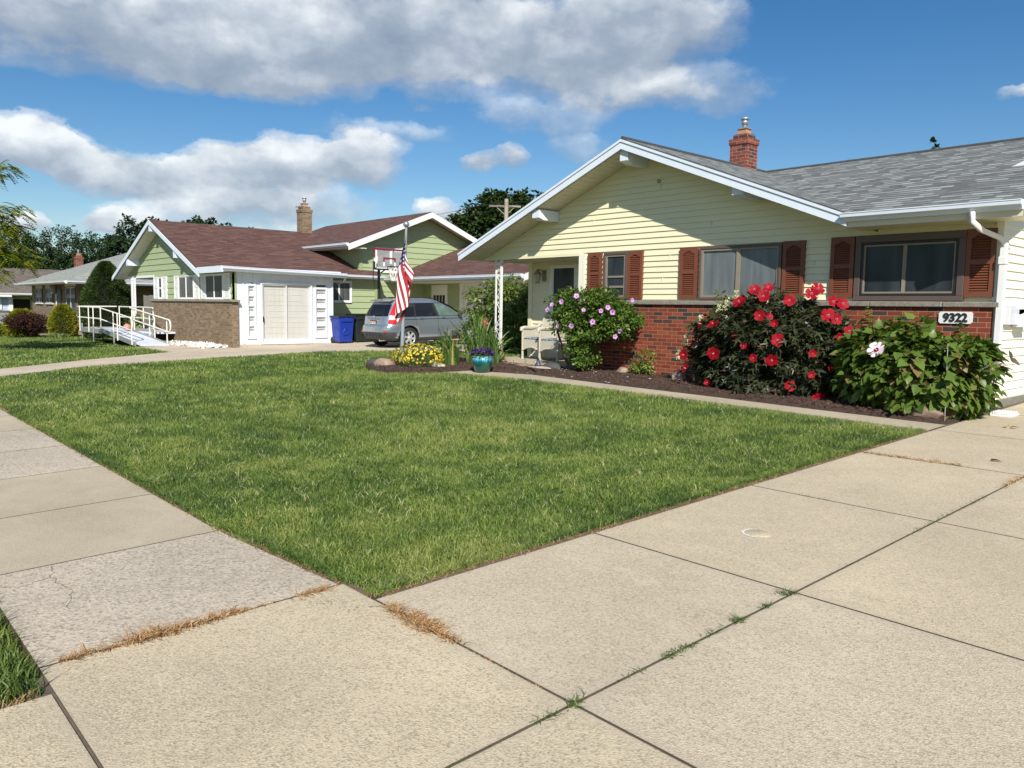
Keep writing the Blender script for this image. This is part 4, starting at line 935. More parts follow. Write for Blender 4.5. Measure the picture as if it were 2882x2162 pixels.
for i in range(1, 4): C_.box(mb, -21.65, -17.6, .42+i*.465-.006, .42+i*.465+.006, 0, .004)
for i in range(4):
    for j in range(4): C_.box(mb, -21.5+i*1.0, -20.75+i*1.0, .50+j*.465, .80+j*.465, 0, .012)
mb.build('garage_door', m_white, GH)
mb = MB(); C_.box(mb, -23.5, -22.55, .45, 2.32, 0, .04); ed = mb.build('entry_door', m_white, GH)
mb = MB()
for i in range(4): C_.box(mb, -23.36+i*.18, -23.22+i*.18, 1.45, 1.95, .04, .045)
mb.build('door_lights', m_gl_dk, ed)
chimney(GH, -28.55, 14.75, .42, .42, 3.9, 5.31, m_tanbrick)
mb = MB(); 
mb.tube([(-28.80+.05*i, 14.52, 5.30+.04*math.sin(i*1.3)) for i in range(11)], .018, 5)
mb.build('bent_flashing', m_metal, GH)
# ================================================================ TAN HOUSE (hip roof)
TH = thing('tan_brick_house', 'low buff brick house with pale grey hip roof beyond the ramp', 'house', (-45, 13, zg(-45, 13)))
T = WY(9.6); T2 = WX(-41.0)
mb = MB(); mb.box(-50.6, -41.0, 9.6, 18, -.5, 2.42); mb.build('wall', m_tanbrick2, TH)
ap, aq = (-46.4, 13.8, 4.36), (-44.4, 13.8, 4.36); ev = 2.47
c1, c2, c3_, c4_ = (-51.4, 8.95, ev), (-39.9, 8.95, ev), (-39.9, 18.7, ev), (-51.4, 18.7, ev)
LR = [m_shl, m_soffit, m_edge]
roofslab([c1, c2, aq, ap], .04, 'roof', LR, TH); roofslab([c2, c3_, aq], .04, 'east_roof', LR, TH); roofslab([c4_, c1, ap], .04, 'west_roof', LR, TH); roofslab([c3_, c4_, ap, aq], .04, 'rear_roof', LR, TH)
mb = MB(); mb.box(-51.4, -39.9, 8.95, 18.7, 2.36, 2.38); mb.build('soffit', m_soffit, TH)
gutter(TH, (-51.4, 8.95, 2.46), (-39.9, 8.95, 2.46), (0, -1, 0), m_white, .12, .13); gutter(TH, (-39.9, 8.95, 2.46), (-39.9, 18.6, 2.46), (1, 0, 0), m_bluew, .12, .13)
for a, b_ in ((-49.5, -48.0), (-47.15, -45.65)):
    mb = MB(); T.box(mb, a-.02, b_+.02, 2.19, 2.36, 0, .03); mb.build('lintel_panel', m_soffit, TH)
    window(T, a, b_, 1.42, 2.19, TH, m_bframe, m_gl_dk, .03, .05, 'v', sill=True, sash_w=.02, trim=m_white, sash=m_white)
mb = MB(); T.box(mb, -43.1, -41.1, 2.24, 2.36, 0, .03); mb.build('lintel_panel', m_soffit, TH)
window(T, -42.95, -41.15, .92, 2.22, TH, m_bframe, m_gl_dk, .03, .05, 'v', sill=True, sash_w=.03, trim=m_white, sash=m_white)
mb = MB(); T.box(mb, -44.75, -43.85, .35, 2.10, 0, .04); td = mb.build('front_door', m_dark, TH)
mb = MB(); T.box(mb, -44.9, -44.76, .35, 2.12, 0, .06); T.box(mb, -44.7, -44.2, .75, .95, .04, .07); mb.build('door_trim', m_white, td)
mb = MB(); mb.lathe([(.0, 2.33), (.20, 2.30), (.14, 2.05), (.16, 1.90), (0, 1.88)], (-44.1, 9.3, 0), 6); mb.build('wall_lantern', m_lan, TH)
# planter wall and stone steps in front of it
mb = MB(); mb.box(-40.9, -39.3, 8.2, 9.55, -.3, .75); mb.prism([(-39.3, 8.3, 1.45), (-39.3, 8.0, .2), (-39.05, 8.0, .2), (-39.05, 8.3, 1.45)], .01); mb.box(-43.8, -41.2, 8.2, 9.6, -.4, .52); fixn(mb.build('planter_wall', plain('warm_buff_brick', (.30, .20, .12), .9, .2, 6), TH))
st = plain('weathered_flagstone', (.27, .22, .17), .95, .25, 7, fine=.3)
mb = MB(); mb.box(-42.6, -40.3, 7.5, 8.2, -.3, .36); mb.box(-42.6, -40.0, 7.3, 8.25, .36, .43); mb.box(-42.4, -40.9, 6.9, 7.5, -.3, .20); mb.box(-42.5, -40.8, 6.75, 7.55, .20, .26); bevel(mb.build('front_steps', st, TH), .02, 2)
for i in range(7):
    x = -45.2+i*.72+random.uniform(-.05, .05); mb = MB(); mb.box(x, x+.66, 6.35+random.uniform(-.1, .1), 6.75, zg(x, 6.5)-.05, zg(x, 6.5)+.10+random.uniform(0, .04))
    o = mb.build('edging_stone', st); bevel(o, .03, 2); tag(o, 'flat flagstone in the low edging row before the buff brick house', 'stone', 'flagstones edging the bed of the buff brick house')
# ================================================================ FAR HOUSE
FH = thing('brown_roofed_house', 'farthest house at the left edge, taupe roof, pale blue siding and white eave', 'house', (-58, 9, zg(-58, 9)))
m_blue = plain('pale_blue_siding', (.42, .50, .62), .6, .05, 3)
roofslab([(-54.6, 0, 1.97), (-54.6, 17, 1.97), (-60, 17, 3.62), (-60, 0, 3.62)], .08, 'roof', [m_sht, m_soffit, m_white], FH)
roofslab([(-60, 17, 3.62), (-66, 17, 1.9), (-66, 0, 1.9), (-60, 0, 3.62)], .08, 'rear_roof', [m_sht, m_soffit, m_white], FH)
mb = MB(); mb.box(-54.75, -54.6, 0, 17, 1.86, 1.95); mb.box(-54.62, -54.5, 0, 9.3, 1.74, 1.87); mb.build('fascia', m_white, FH)
gutter(FH, (-54.6, 0, 1.96), (-54.6, 17, 1.96), (1, 0, 0), m_white, .14, .14)
siding(WX(-56.0), [(0, -.3), (17, -.3), (17, 1.9), (0, 1.9)], .15, 'wall', m_blue, FH, lip=.02)
mb = MB(); mb.box(-55.2, -54.98, 9.20, 9.42, -.3, 1.85); mb.build('corner_post', m_white, FH)
siding(WX(-55.05), [(5.0, .90), (9.2, .90), (9.2, 1.80), (5.0, 1.80)], .14, 'bay_wall', m_blue, FH, lip=.02)
mb = MB(); mb.box(-55.1, -54.9, 5, 9.19, -.3, .88); mb.build('louvred_base', brickmat('grey_lap', [(0, (.30, .31, .35)), (1, (.36, .37, .41))], (.12, .12, .13), 3, .09, .02), FH)
mb = MB(); mb.box(-55.15, -54.84, 4.9, 9.22, .88, .95); mb.build('bay_sill', m_stone, FH)
window(WX(-55.03), 7.6, 8.85, .98, 1.66, FH, m_white, m_gl_dk, .06, .05, 'v')
mb = MB(); WX(-55.99).box(mb, 9.6, 10.5, -.3, 1.62, 0, .02); mb.build('garage_opening', m_dark, FH)
mb = MB(); WX(-55.97).box(mb, 10.5, 10.62, -.3, 1.70, 0, .06); WX(-55.97).box(mb, 9.4, 10.6, 1.62, 1.75, 0, .06); mb.build('opening_trim', m_soffit, FH)
chimney(FH, -57.0, 13.52, .44, .44, 2.2, 4.50, m_chbrick)
# ================================================================ SUV
def make_suv():
    t = thing('parked_suv', 'silver grey sport utility car seen from behind on the neighbours\' drive', 'car')
    paint, nt, b = newmat('silver_paint'); b.inputs['Base Color'].default_value = (.36, .41, .46, 1); b.inputs['Metallic'].default_value = .7; b.inputs['Roughness'].default_value = .27
    b.inputs['Coat Weight'].default_value = .8; b.inputs['Coat Roughness'].default_value = .04
    clad = plain('dark_cladding', (.045, .048, .052), .55, .1); tint = plain('tinted_glass', (.010, .012, .015), .06, .1, spec=.35)
    clr = plain('clear_glass', (.10, .16, .13), .05, .3, 3, coat=1.0); chrome = plain('chrome', (.75, .76, .78), .12, .03, metal=1.0); alloy = plain('silver_alloy', (.50, .51, .52), .3, .05, metal=.35); blk = plain('rubber', (.018, .018, .019), .75, .1)
    red = plain('red_lens', (.55, .012, .010), .12, .1, 9, coat=1.0); clrl = plain('clear_lens', (.55, .55, .56), .1, .15, 30, coat=1.0)
    L = [(.24, .40, 4.20, .78), (.30, .14, 4.40, .86), (.44, .03, 4.50, .895), (.60, .0, 4.53, .905), (.74, .02, 4.52, .91), (.80, .085, 4.50, .908), (.93, .10, 4.42, .902), (1.0, .115, 4.28, .893), (1.05, .13, 3.85, .885), (1.10, .16, 3.42, .868),
         (1.20, .22, 3.22, .84), (1.35, .32, 2.95, .79), (1.48, .42, 2.66, .745), (1.57, .47, 2.40, .705), (1.625, .52, 2.2, .66), (1.655, .66, 2.05, .58), (1.672, .95, 1.9, .40)]
    def lev(z):
        z = max(L[0][0], min(L[-1][0], z))
        for a, c in zip(L[:-1], L[1:]):
            if z <= c[0]: k = (z-a[0])/(c[0]-a[0]); return [a[i]+(c[i]-a[i])*k for i in range(1, 4)]
    NE = 5.5
    def side(y, z, off=0):
        yr, yf, hw = lev(z); yc, hl = (yr+yf)/2, (yf-yr)/2; q = min(.9999, abs(y-yc)/hl); return hw*(1-q**NE)**(1/NE)+off
    def rear(x, z, off=0):
        yr, yf, hw = lev(z); yc, hl = (yr+yf)/2, (yf-yr)/2; q = min(.9999, abs(x)/hw); return yc-hl*(1-q**NE)**(1/NE)-off
    N = 72; vs = []; zs = [L[0][0]]
    for a, c in zip(L[:-1], L[1:]): zs += [a[0]+(c[0]-a[0])*k/3 for k in (1, 2, 3)]
    for z in zs:
        yr, yf, hw = lev(z); yc, hl = (yr+yf)/2, (yf-yr)/2
        for k in range(N):
            a = 2*PI*k/N; cx, sx = math.cos(a), math.sin(a); e = 2/NE
            vs.append((hw*math.copysign(abs(cx)**e, cx), yc+hl*math.copysign(abs(sx)**e, sx), z))
    nz = len(zs); fs = [(i*N+k, i*N+(k+1) % N, (i+1)*N+(k+1) % N, (i+1)*N+k) for i in range(nz-1) for k in range(N)]
    fs += [tuple(range(N-1, -1, -1)), tuple((nz-1)*N+k for k in range(N))]
    mb = MB(); mb.add(vs, fs, 0, True)
    for i, f in enumerate(mb.f): 
        zc = sum(mb.v[q][2] for q in f)/len(f); yc_ = sum(mb.v[q][1] for q in f)/len(f); mb.m[i] = 1 if (zc < .36 or (yc_ < .42 and zc < .53)) else 0
    body = mb.build('body', [paint, clad], t)
    bm = bmesh.new(); bm.from_mesh(body.data); bmesh.ops.recalc_face_normals(bm, faces=bm.faces); bm.to_mesh(body.data); bm.free()
    cut = MB()
    for wy in (.93, 3.55):
        for s in (-1, 1): cut.lathe([(.0, 0), (.405, 0), (.405, .30), (0, .30)], (s*.62 if s > 0 else -.92, wy, .36), 32, 1, Matrix.Rotation(PI/2, 4, 'Y'), False)
    co = cut.build('cutter', [paint, clad]); bm = bmesh.new(); bm.from_mesh(co.data); bmesh.ops.remove_doubles(bm, verts=bm.verts, dist=1e-5); bmesh.ops.recalc_face_normals(bm, faces=bm.faces); bm.to_mesh(co.data); bm.free()
    md = body.modifiers.new('b', 'BOOLEAN'); md.operation = 'DIFFERENCE'; md.object = co; md.solver = 'EXACT'
    bpy.context.view_layer.update(); me = bpy.data.meshes.new_from_object(body.evaluated_get(bpy.context.evaluated_depsgraph_get()))
    body.modifiers.clear(); body.data = me; bpy.data.objects.remove(co)
    def sgrid(name, mat, rows, fn, par, nc=8, s=1):
        """rows: (z, a, b); fn(a,z)->point"""
        mb = MB(); k = 0
        for z, a, b_ in rows:
            for j in range(nc+1): mb.v.append(fn(a+(b_-a)*j/nc, z))
        for i in range(len(rows)-1):
            for j in range(nc): mb.f.append((i*(nc+1)+j, i*(nc+1)+j+1, (i+1)*(nc+1)+j+1, (i+1)*(nc+1)+j)); mb.m.append(0); mb.sm.append(True)
        return mb.build(name, mat, par)
    def lin(z, z0, z1, a0, a1): return a0+(a1-a0)*(z-z0)/(z1-z0)
    Z = [1.06, 1.14, 1.22, 1.30, 1.38, 1.46]
    for s in (1, -1):
        fn = lambda y, z, s=s: (s*side(y, z, .007), y, z)
        sgrid('window_surround', blk, [(z, lin(z, 1.04, 1.50, .58, .80), lin(z, 1.04, 1.50, 3.16, 2.36)) for z in (1.045, 1.14, 1.22, 1.30, 1.38, 1.46, 1.512)], lambda y, z, s=s: (s*side(y, z, .0035), y, z), t, 26)
        sgrid('quarter_window', tint, [(z, lin(z, 1.06, 1.46, .62, .80)-.0, lin(z, 1.06, 1.46, 1.14, 1.20)) for z in Z[:5]], fn, t)
        sgrid('rear_door_window', tint, [(z, lin(z, 1.06, 1.5, 1.20, 1.25), lin(z, 1.06, 1.5, 2.08, 1.98)) for z in Z+[1.50]], fn, t)
        sgrid('front_door_window', clr, [(z, lin(z, 1.06, 1.5, 2.20, 2.08), lin(z, 1.06, 1.5, 3.10, 2.34)) for z in Z+[1.49]], fn, t)
        sgrid('side_moulding', blk, [(z, .50, 3.2) for z in (.955, .975)], lambda y, z, s=s: (s*side(y, z, .006), y, z), t, 20)
        for ys_ in (1.17, 2.14): sgrid('door_gap', blk, [(z, ys_+lin(z, .45, 1.05, .10 if ys_ < 2 else .0, 0), ys_+.012+lin(z, .45, 1.05, .10 if ys_ < 2 else .0, 0)) for z in (.45, .6, .75, .9, 1.05)], lambda y, z, s=s: (s*side(y, z, .003), y, z), t, 1)
        for yh in (1.32, 2.30):
            mb = MB(); mb.tube([(s*side(yh, .99, .01), yh, .99), (s*side(yh+.08, .995, .035), yh+.08, .995), (s*side(yh+.17, .995, .035), yh+.17, .995), (s*side(yh+.24, .99, .01), yh+.24, .99)], .016, 8); mb.build('door_handle', chrome, t)
        # tail lamp, wrapping the corner
        def tl(z0, z1, mat, nm, grow=.0):
            rows = []; mb = MB(); n = 9; zz = [z0+(z1-z0)*k/8 for k in range(9)]
            for z in zz:
                yr, yf, hw = lev(z); hl = (yf-yr)/2; yc = (yr+yf)/2; top = max(0, (z-.98)/.57)
                xr = .78+.06*top; sd = .34-.13*min(1, top*1.0)
                t1 = -math.acos(min(1, xr)**(NE/2)); t2 = -math.asin((1-sd/hl)**(NE/2))
                for j in range(n+1):
                    a = t1+(t2-t1)*j/n; e = 2/NE; x = hw*abs(math.cos(a))**e; y = yc-hl*abs(math.sin(a))**e
                    mb.v.append((s*(x+.012), y-.010, z))
            for i in range(8):
                for j in range(n): mb.f.append((i*(n+1)+j, i*(n+1)+j+1, (i+1)*(n+1)+j+1, (i+1)*(n+1)+j)); mb.m.append(0); mb.sm.append(True)
            return mb.build(nm, mat, t)
        tl(1.10, 1.57, red, 'tail_light'); tl(.96, 1.10, clrl, 'reversing_light'); tl(.82, .96, red, 'indicator_light')
        mb = MB(); mb.box(s*1.02-.09, s*1.02+.09, 3.0, 3.10, 1.06, 1.22); bevel(mb.build('wing_mirror', clad, t), .03, 3)
        mb = MB(); mb.tube([(s*.60, .75, 1.66), (s*.62, 1.2, 1.70), (s*.62, 2.0, 1.69), (s*.58, 2.35, 1.62)], .016, 6); mb.build('roof_rail', blk, t)
        for wy in (.93, 3.55):
            w = MB(); Mw = Matrix.Rotation(PI/2, 4, 'Y'); x0 = s*.80
            w.lathe([(.235, -.10), (.30, -.108), (.335, -.09), (.345, -.05), (.345, .05), (.335, .09), (.30, .108), (.235, .10)], (x0, wy, .345), 40, 0, Mw)
            wh = w.build('wheel', blk, t)
            rm = MB(); rm.lathe([(.24, -.06*1), (.235, .085*s), (.215, .10*s), (.212, .05*s)], (x0, wy, .345), 40, 0, Mw)
            for k in range(6):
                a = k*PI/3+.3; R_ = Matrix.Translation((x0+s*.07, wy, .345)) @ Matrix.Rotation(a, 4, 'X')
                rm.add([R_ @ Vector(v) for v in ((-.012, -.040, .03), (.016, -.040, .03), (.016, .040, .03), (-.012, .040, .03), (-.012, -.034, .226), (.014, -.034, .226), (.014, .034, .226), (-.012, .034, .226))], [(0, 1, 2, 3), (4, 7, 6, 5), (0, 4, 5, 1), (1, 5, 6, 2), (2, 6, 7, 3), (3, 7, 4, 0)])
            rm.lathe([(0, s*.10), (.045, s*.095), (.06, s*.07)], (x0, wy, .345), 20, 0, Mw); rm.build('rim', alloy, wh)
            bk = MB(); bk.lathe([(0, 0), (.22, 0)], (x0-s*.02, wy, .345), 24, 0, Mw); bk.build('brake', clad, wh)
    sgrid('rear_window', tint, [(z, -lin(z, 1.08, 1.47, .66, .56), lin(z, 1.08, 1.47, .66, .56)) for z in (1.08, 1.16, 1.24, 1.32, 1.40, 1.47)], lambda x, z: (x, rear(x, z, .008), z), t, 14)
    sgrid('windscreen', clr, [(z, -.68, .68) for z in (1.12, 1.2, 1.3, 1.4, 1.5, 1.56)], lambda x, z: (x, lev(z)[1]-.02+.03, z), t, 10)
    mb = MB(); mb.prism([(-.60, .60, 1.635), (.60, .60, 1.635), (.58, .36, 1.60), (-.58, .36, 1.60)], .04); bevel(mb.build('spoiler', paint, t), .012, 2)
    mb = MB(); mb.box(-.34, .34, rear(0, .93)-.035, rear(0, .93)+.01, 1.00, 1.03); bevel(mb.build('tailgate_trim', paint, t), .01, 2)
    mb = MB(); mb.lathe([(0, .02), (.05, .015), (.055, 0)], (0, rear(0, 1.03)-.01, 1.055), 16, 0, Matrix.Rotation(PI/2, 4, 'X')); mb.build('badge', chrome, t)
    mb = MB(); mb.box(-.17, .15, rear(0, .86)-.022, rear(0, .86), .79, .94, 0); mb.box(-.155, .135, rear(0, .86)-.028, rear(0, .86)-.02, .81, .92, 1); mb.box(-.155, .135, rear(0, .86)-.031, rear(0, .86)-.026, .895, .92, 2); pt = mb.build('number_plate', [blk, m_plate, plain('plate_red', (.45, .03, .03), .5)], t)
    mb = MB()
    for i in range(7):
        if i != 3: mb.box(-.135+i*.037, -.115+i*.037, rear(0, .86)-.032, rear(0, .86)-.027, .835, .875)
    mb.build('plate_characters', m_num, pt)
    mb = MB(); mb.tube([(-.05, rear(0, 1.09)-.03, 1.09), (.12, rear(0, 1.1)-.03, 1.12), (.36, rear(0, 1.12)-.02, 1.13)], .012, 5); mb.build('rear_wiper', blk, t)
    for s in (-1, 1):
        mb = MB(); x = s*.58; mb.box(x-.12, x+.12, rear(.62, .56)-.006, rear(.62, .56)+.05, .52, .585); bevel(mb.build('rear_reflector', red, t), .01, 2)
    mb = MB()
    for i in range(5): mb.prism([(-.36+i*.18-.05, -.008, .50), (-.36+i*.18+.05, -.008, .50), (-.36+i*.18+.03, .02, .36), (-.36+i*.18-.03, .02, .36)], .012, 0, (0, -1, 0))
    mb.build('bumper_ribs', clad, t)
    sgrid('tailgate_gap', blk, [(z, .70, .712) for z in (.66, .74, .80, .86, .95)], lambda x, z: (x, rear(x, z, .005), z), t, 1)
    mb = MB(); mb.tube([(.30, .1, .27), (.30, .35, .27)], .035, 10); mb.build('exhaust', chrome, t)
    mb = MB(); mb.box(-.55, .55, .4, 4.0, .2, .32); mb.build('underbody', blk, t)
    return t
suv = make_suv(); suv.location = (-19.47, 12.13, zg(-19.6, 12.1)+.006); suv.rotation_euler = (math.atan(.026), 0, math.radians(2.0)); suv.scale = (.85, .85, .85)
# ================================================================ bins
def wheelie(name, label, x, y, mat, w=.60, d=.66, h=1.02, arch=False, rot=0):
    z = zg(x, y)+.006; t = thing(name, label, 'bin', (0, 0, 0))
    k = .82; mb = MB()
    q = [(-w/2*k, -d/2*k, .04), (w/2*k, -d/2*k, .04), (w/2*k, d/2*k, .04), (-w/2*k, d/2*k, .04)]; u = [(-w/2, -d/2, h-.12), (w/2, -d/2, h-.12), (w/2, d/2, h-.12), (-w/2, d/2, h-.12)]
    mb.add(q+u, [(3, 2, 1, 0), (0, 1, 5, 4), (1, 2, 6, 5), (2, 3, 7, 6), (3, 0, 4, 7), (4, 5, 6, 7)])
    bevel(mb.build('body', mat, t), .04, 3)
    mb = MB(); mb.box(-w/2-.025, w/2+.025, -d/2-.025, d/2+.025, h-.13, h-.09); mb.box(w/2-.02, w/2+.03, -d/2+.1, d/2-.1, h-.26, h-.13); bevel(mb.build('rim', mat, t), .012, 2)
    mb = MB(); mb.prism([(-w/2-.03, -d/2-.03, h-.09), (w/2+.05, -d/2-.03, h-.09), (w/2+.05, d/2+.03, h-.09), (-w/2-.03, d/2+.03, h-.09)], .05, 0, (.0, 0, 1)); mb.tube([(-w/2-.06, -d/2+.05, h-.07), (-w/2-.06, d/2-.05, h-.07)], .022, 8); bevel(mb.build('lid', mat if not arch else m_dark, t), .02, 2)
    for s in (-1, 1):
        mb = MB(); mb.lathe([(0, -.03), (.11, -.03), (.12, 0), (.11, .03), (0, .03)], (-w/2*.85, s*d/2*.82, .12), 20, 0, Matrix.Rotation(PI/2, 4, 'X')); mb.build('wheel', m_dark, t)
    # moulded front arch and catch bar (front faces +x)
    fx = lambda zz: w/2*(k+(1-k)*(zz-.04)/(h-.16))+.004
    mb = MB(); pts = [(fx(.06), -.15, .06), (fx(.4), -.14, .40), (fx(.52), -.08, .52), (fx(.56), 0, .56), (fx(.52), .08, .52), (fx(.4), .14, .40), (fx(.06), .15, .06)]; mb.tube(pts, .02, 6); mb.tube([(fx(.33)+.01, -.12, .30), (fx(.36)+.01, .12, .37)], .018, 6); mb.build('front_moulding', mat, t)
    t.location = (x, y, z); t.rotation_euler = (0, 0, rot); t.scale = (.85, .85, .85); return t
wheelie('recycling_bin', 'bright blue wheeled recycling bin beside the white porch', -22.2, 12.75, plain('blue_plastic', (.012, .036, .27), .38, .06), arch=True, w=.62, d=.66, h=1.06)
wheelie('trash_bin', 'black green wheeled rubbish bin between the blue bin and the car', -22.3, 13.45, plain('dark_green_plastic', (.016, .022, .019), .42, .1), w=.68, d=.78, h=1.12)
# ================================================================ basketball hoop
BH = thing('basketball_hoop', 'portable basketball hoop with clear backboard behind the car', 'basketball hoop', (-21.9, 14.0, zg(-21.9, 14)))
m_hred = plain('maroon_band', (.22, .012, .03), .4, .05); m_black = plain('black_steel', (.015, .016, .018), .4, .08)
bx, by = -21.45, 14.0; Wb = WX(bx); zb0, zb1 = 2.66, 3.34; ya, yb = 13.43, 14.58
mb = MB()
mb.add([Wb.p(ya, zb0, .0), Wb.p(yb, zb0, .0), Wb.p(yb, zb1, .0), Wb.p(ya, zb1, .0)], [(0, 1, 2, 3)]); 
m_acr, nt, b = newmat('acrylic'); b.inputs['Base Color'].default_value = (.62, .64, .62, 1); b.inputs['Roughness'].default_value = .1; b.inputs['Alpha'].default_value = .40; b.inputs['Coat Weight'].default_value = .6
bb = mb.build('backboard', m_acr, BH)
mb = MB()
for a in ((ya, yb, zb1-.05, zb1), (ya, ya+.05, zb1-.28, zb1-.05), (yb-.05, yb, zb1-.28, zb1-.05), (13.78, 14.24, 3.02, 3.06)): Wb.box(mb, *a, .0, .02)
for a in ((13.78, 13.82, 2.92, 3.02), (14.20, 14.24, 2.92, 3.02)): Wb.box(mb, *a, .0, .02)
mb.build('maroon_frame', m_hred, bb)
mb = MB()
for a in ((ya+.05, ya+.11, zb0+.05, zb1-.06), (yb-.11, yb-.05, zb0+.05, zb1-.06), (13.78, 13.83, 2.78, 2.92), (14.19, 14.24, 2.78, 2.92), (ya+.05, yb-.05, zb0+.05, zb0+.075)): Wb.box(mb, *a, .003, .018)
mb.build('white_lines', m_white, bb)
mb = MB(); Wb.box(mb, ya, yb, zb0, zb0+.045, .0, .021); Wb.box(mb, ya, ya+.045, zb0+.045, zb0+.26, .0, .021); Wb.box(mb, 13.81, 13.84, 2.86, 3.30, -.05, -.01); Wb.box(mb, 14.17, 14.20, 2.86, 3.30, -.05, -.01); Wb.box(mb, 13.8, 14.2, 2.84, 2.87, -.05, -.01); Wb.box(mb, ya+.085, ya+.12, zb0+.09, zb0+.20, .02, .024); mb.build('frame', m_black, bb)
mb = MB(); R0 = .225; hc = (bx+.15+R0, 14.0, 2.76)
mb.tube([(hc[0]+R0*math.cos(a*PI/12), hc[1]+R0*math.sin(a*PI/12), hc[2]) for a in range(25)], .012, 6); mb.box(bx, bx+.16, 13.92, 14.08, 2.70, 2.80); mb.build('rim', m_black, BH)
mb = MB()
for k in range(12):
    for s in (1, -1):
        pts = []
        for i in range(7):
            q = i/6; a = k*PI/6+s*q*.95; r = R0*(1-.42*q)*(1+.06*math.sin(9*q+k)); pts.append((hc[0]+r*math.cos(a), hc[1]+r*math.sin(a), hc[2]-.44*q+.01*math.sin(k*2+i)))
        mb.tube(pts, .009, 4)
mb.build('net', plain('white_cord', (.75, .74, .68), .8, .05), BH)
mb = MB(); mb.tube([(-22.05, 14.0, .36), (-22.05, 14.0, 2.95)], .045, 12); mb.tube([(-22.05, 13.93, 2.95), (bx-.05, 13.85, 2.95)], .02, 6); mb.tube([(-22.05, 14.07, 2.6), (bx-.05, 14.15, 2.85)], .02, 6); mb.tube([(-22.15, 13.85, 2.25), (-22.15, 13.85, 3.0)], .015, 6); mb.tube([(-22.05, 14.0, 1.4), (-22.0, 14.4, .5)], .015, 6); mb.build('pole', m_black, BH)
mb = MB(); mb.box(-22.5, -21.8, 13.75, 14.5, .36, .55); bevel(mb.build('base', m_black, BH), .05, 3)
# ================================================================ flagpole and flag
fb = Vector((-14.25, 9.62, zg(-14.2, 9.6))); ft = Vector((-14.14, 9.66, 3.20))
FP = thing('flagpole', 'slim grey metal flagpole with silver ball leaning in the flower bed', 'flagpole', fb)
mb = MB(); mb.tube([fb, fb.lerp(ft, .36)], .040, 14); mb.build('lower_pole', plain('grey_green_paint', (.24, .29, .31), .5, .12, 5), FP)
mb = MB(); mb.tube([fb.lerp(ft, .36), ft], .028, 14); mb.build('upper_pole', m_metal, FP)
mb = MB(); mb.lathe([(0, .07), (.03, .063), (.055, .043), (.068, .015), (.07, 0), (.062, -.03), (.04, -.055), (.015, -.068), (0, -.07)], tuple(ft+Vector((0, 0, .06))), 20); mb.build('finial_ball', plain('silver_ball', (.6, .66, .70), .2, .05, metal=.8), FP)
NU, NV = 104, 78    # fly, hoist
m_fr = plain('flag_red', (.30, .014, .022), .7, .06, 20); m_fw = plain('flag_white', (.72, .72, .72), .7, .04, 20); m_fbl = plain('flag_blue', (.018, .022, .105), .7, .06, 20)
zt = 3.06
def flagp(u, v, off=0.0):
    """u along the fly, v along the hoist (1 = top); limp flag hanging in folds"""
    hz = zt-.80*(1-v); drop = .80*(1-v)*(1-.62*u)+1.60*u-.10*u*v; z = zt-drop
    fold = 4.4*v+3.3*u+.1; A = .03+.125*min(1, drop/.75)*(1-.18*max(0, drop-1.0))
    k = min(1, u*5)
    s = A*math.sin(fold)*k-.045*drop*k+.07*k*max(0, 1-abs(drop-.85)/.3)*(1 if math.sin(fold) > .2 else 0)*.6
    d = .09*k*math.cos(fold*1.0)+.018*math.sin(9*u+5*v)*k
    base = fb.lerp(ft, max(0, min(1, (z-fb.z)/(ft.z-fb.z)))).lerp(fb.lerp(ft, max(0, min(1, (hz-fb.z)/(ft.z-fb.z)))), 1-k)
    R_ = Vector((rr.x, rr.y, 0)).normalized(); B_2 = Vector((fw.x, fw.y, 0)).normalized()
    p = base+R_*(s+.06*k)-B_2*(.05+.09*k+d); p.z = z; return p
V = []; 
for j in range(NV+1):
    for i in range(NU+1): V.append(flagp(i/NU, j/NV))
F_ = []; MI = []
for j in range(NV):
    for i in range(NU):
        F_.append((j*(NU+1)+i, j*(NU+1)+i+1, (j+1)*(NU+1)+i+1, (j+1)*(NU+1)+i))
        u, v = (i+.5)/NU, (j+.5)/NV; st_ = int((1-v)*13)
        MI.append(2 if (u < .4 and v > 6/13) else (0 if st_ % 2 == 0 else 1))
fl = npmesh('american_flag', np.array([tuple(v) for v in V]), np.array(F_), [m_fr, m_fw, m_fbl], mi=MI, smooth=True)
tag(fl, 'limp stars and stripes flag hanging down the grey pole', 'flag')
mb = MB()
for r in range(9):
    nst = 6 if r % 2 == 0 else 5
    for c in range(nst):
        cu_, cv_ = (.4*(c*2+1+(r % 2))/12), 1-(7/13)*(r+1)/10; pp = []
        for k in range(10):
            q = .019 if k % 2 == 0 else .008; a = k*PI/5
            pp.append((cu_+q*math.sin(a), cv_+q*1.7*math.cos(a)))
        for off in (.004, -.004):
            P3 = [flagp(*q) for q in pp]; c3d = flagp(cu_, cv_); n = (P3[0]-c3d).cross(P3[3]-c3d); n = n.normalized() if n.length > 1e-9 else Vector((0, -1, 0))
            base = len(mb.v); mb.add([c3d+n*off]+[p+n*off for p in P3], [(0, k+1, (k+1) % 10+1) for k in range(10)])
mb.build('stars', m_fw, fl)
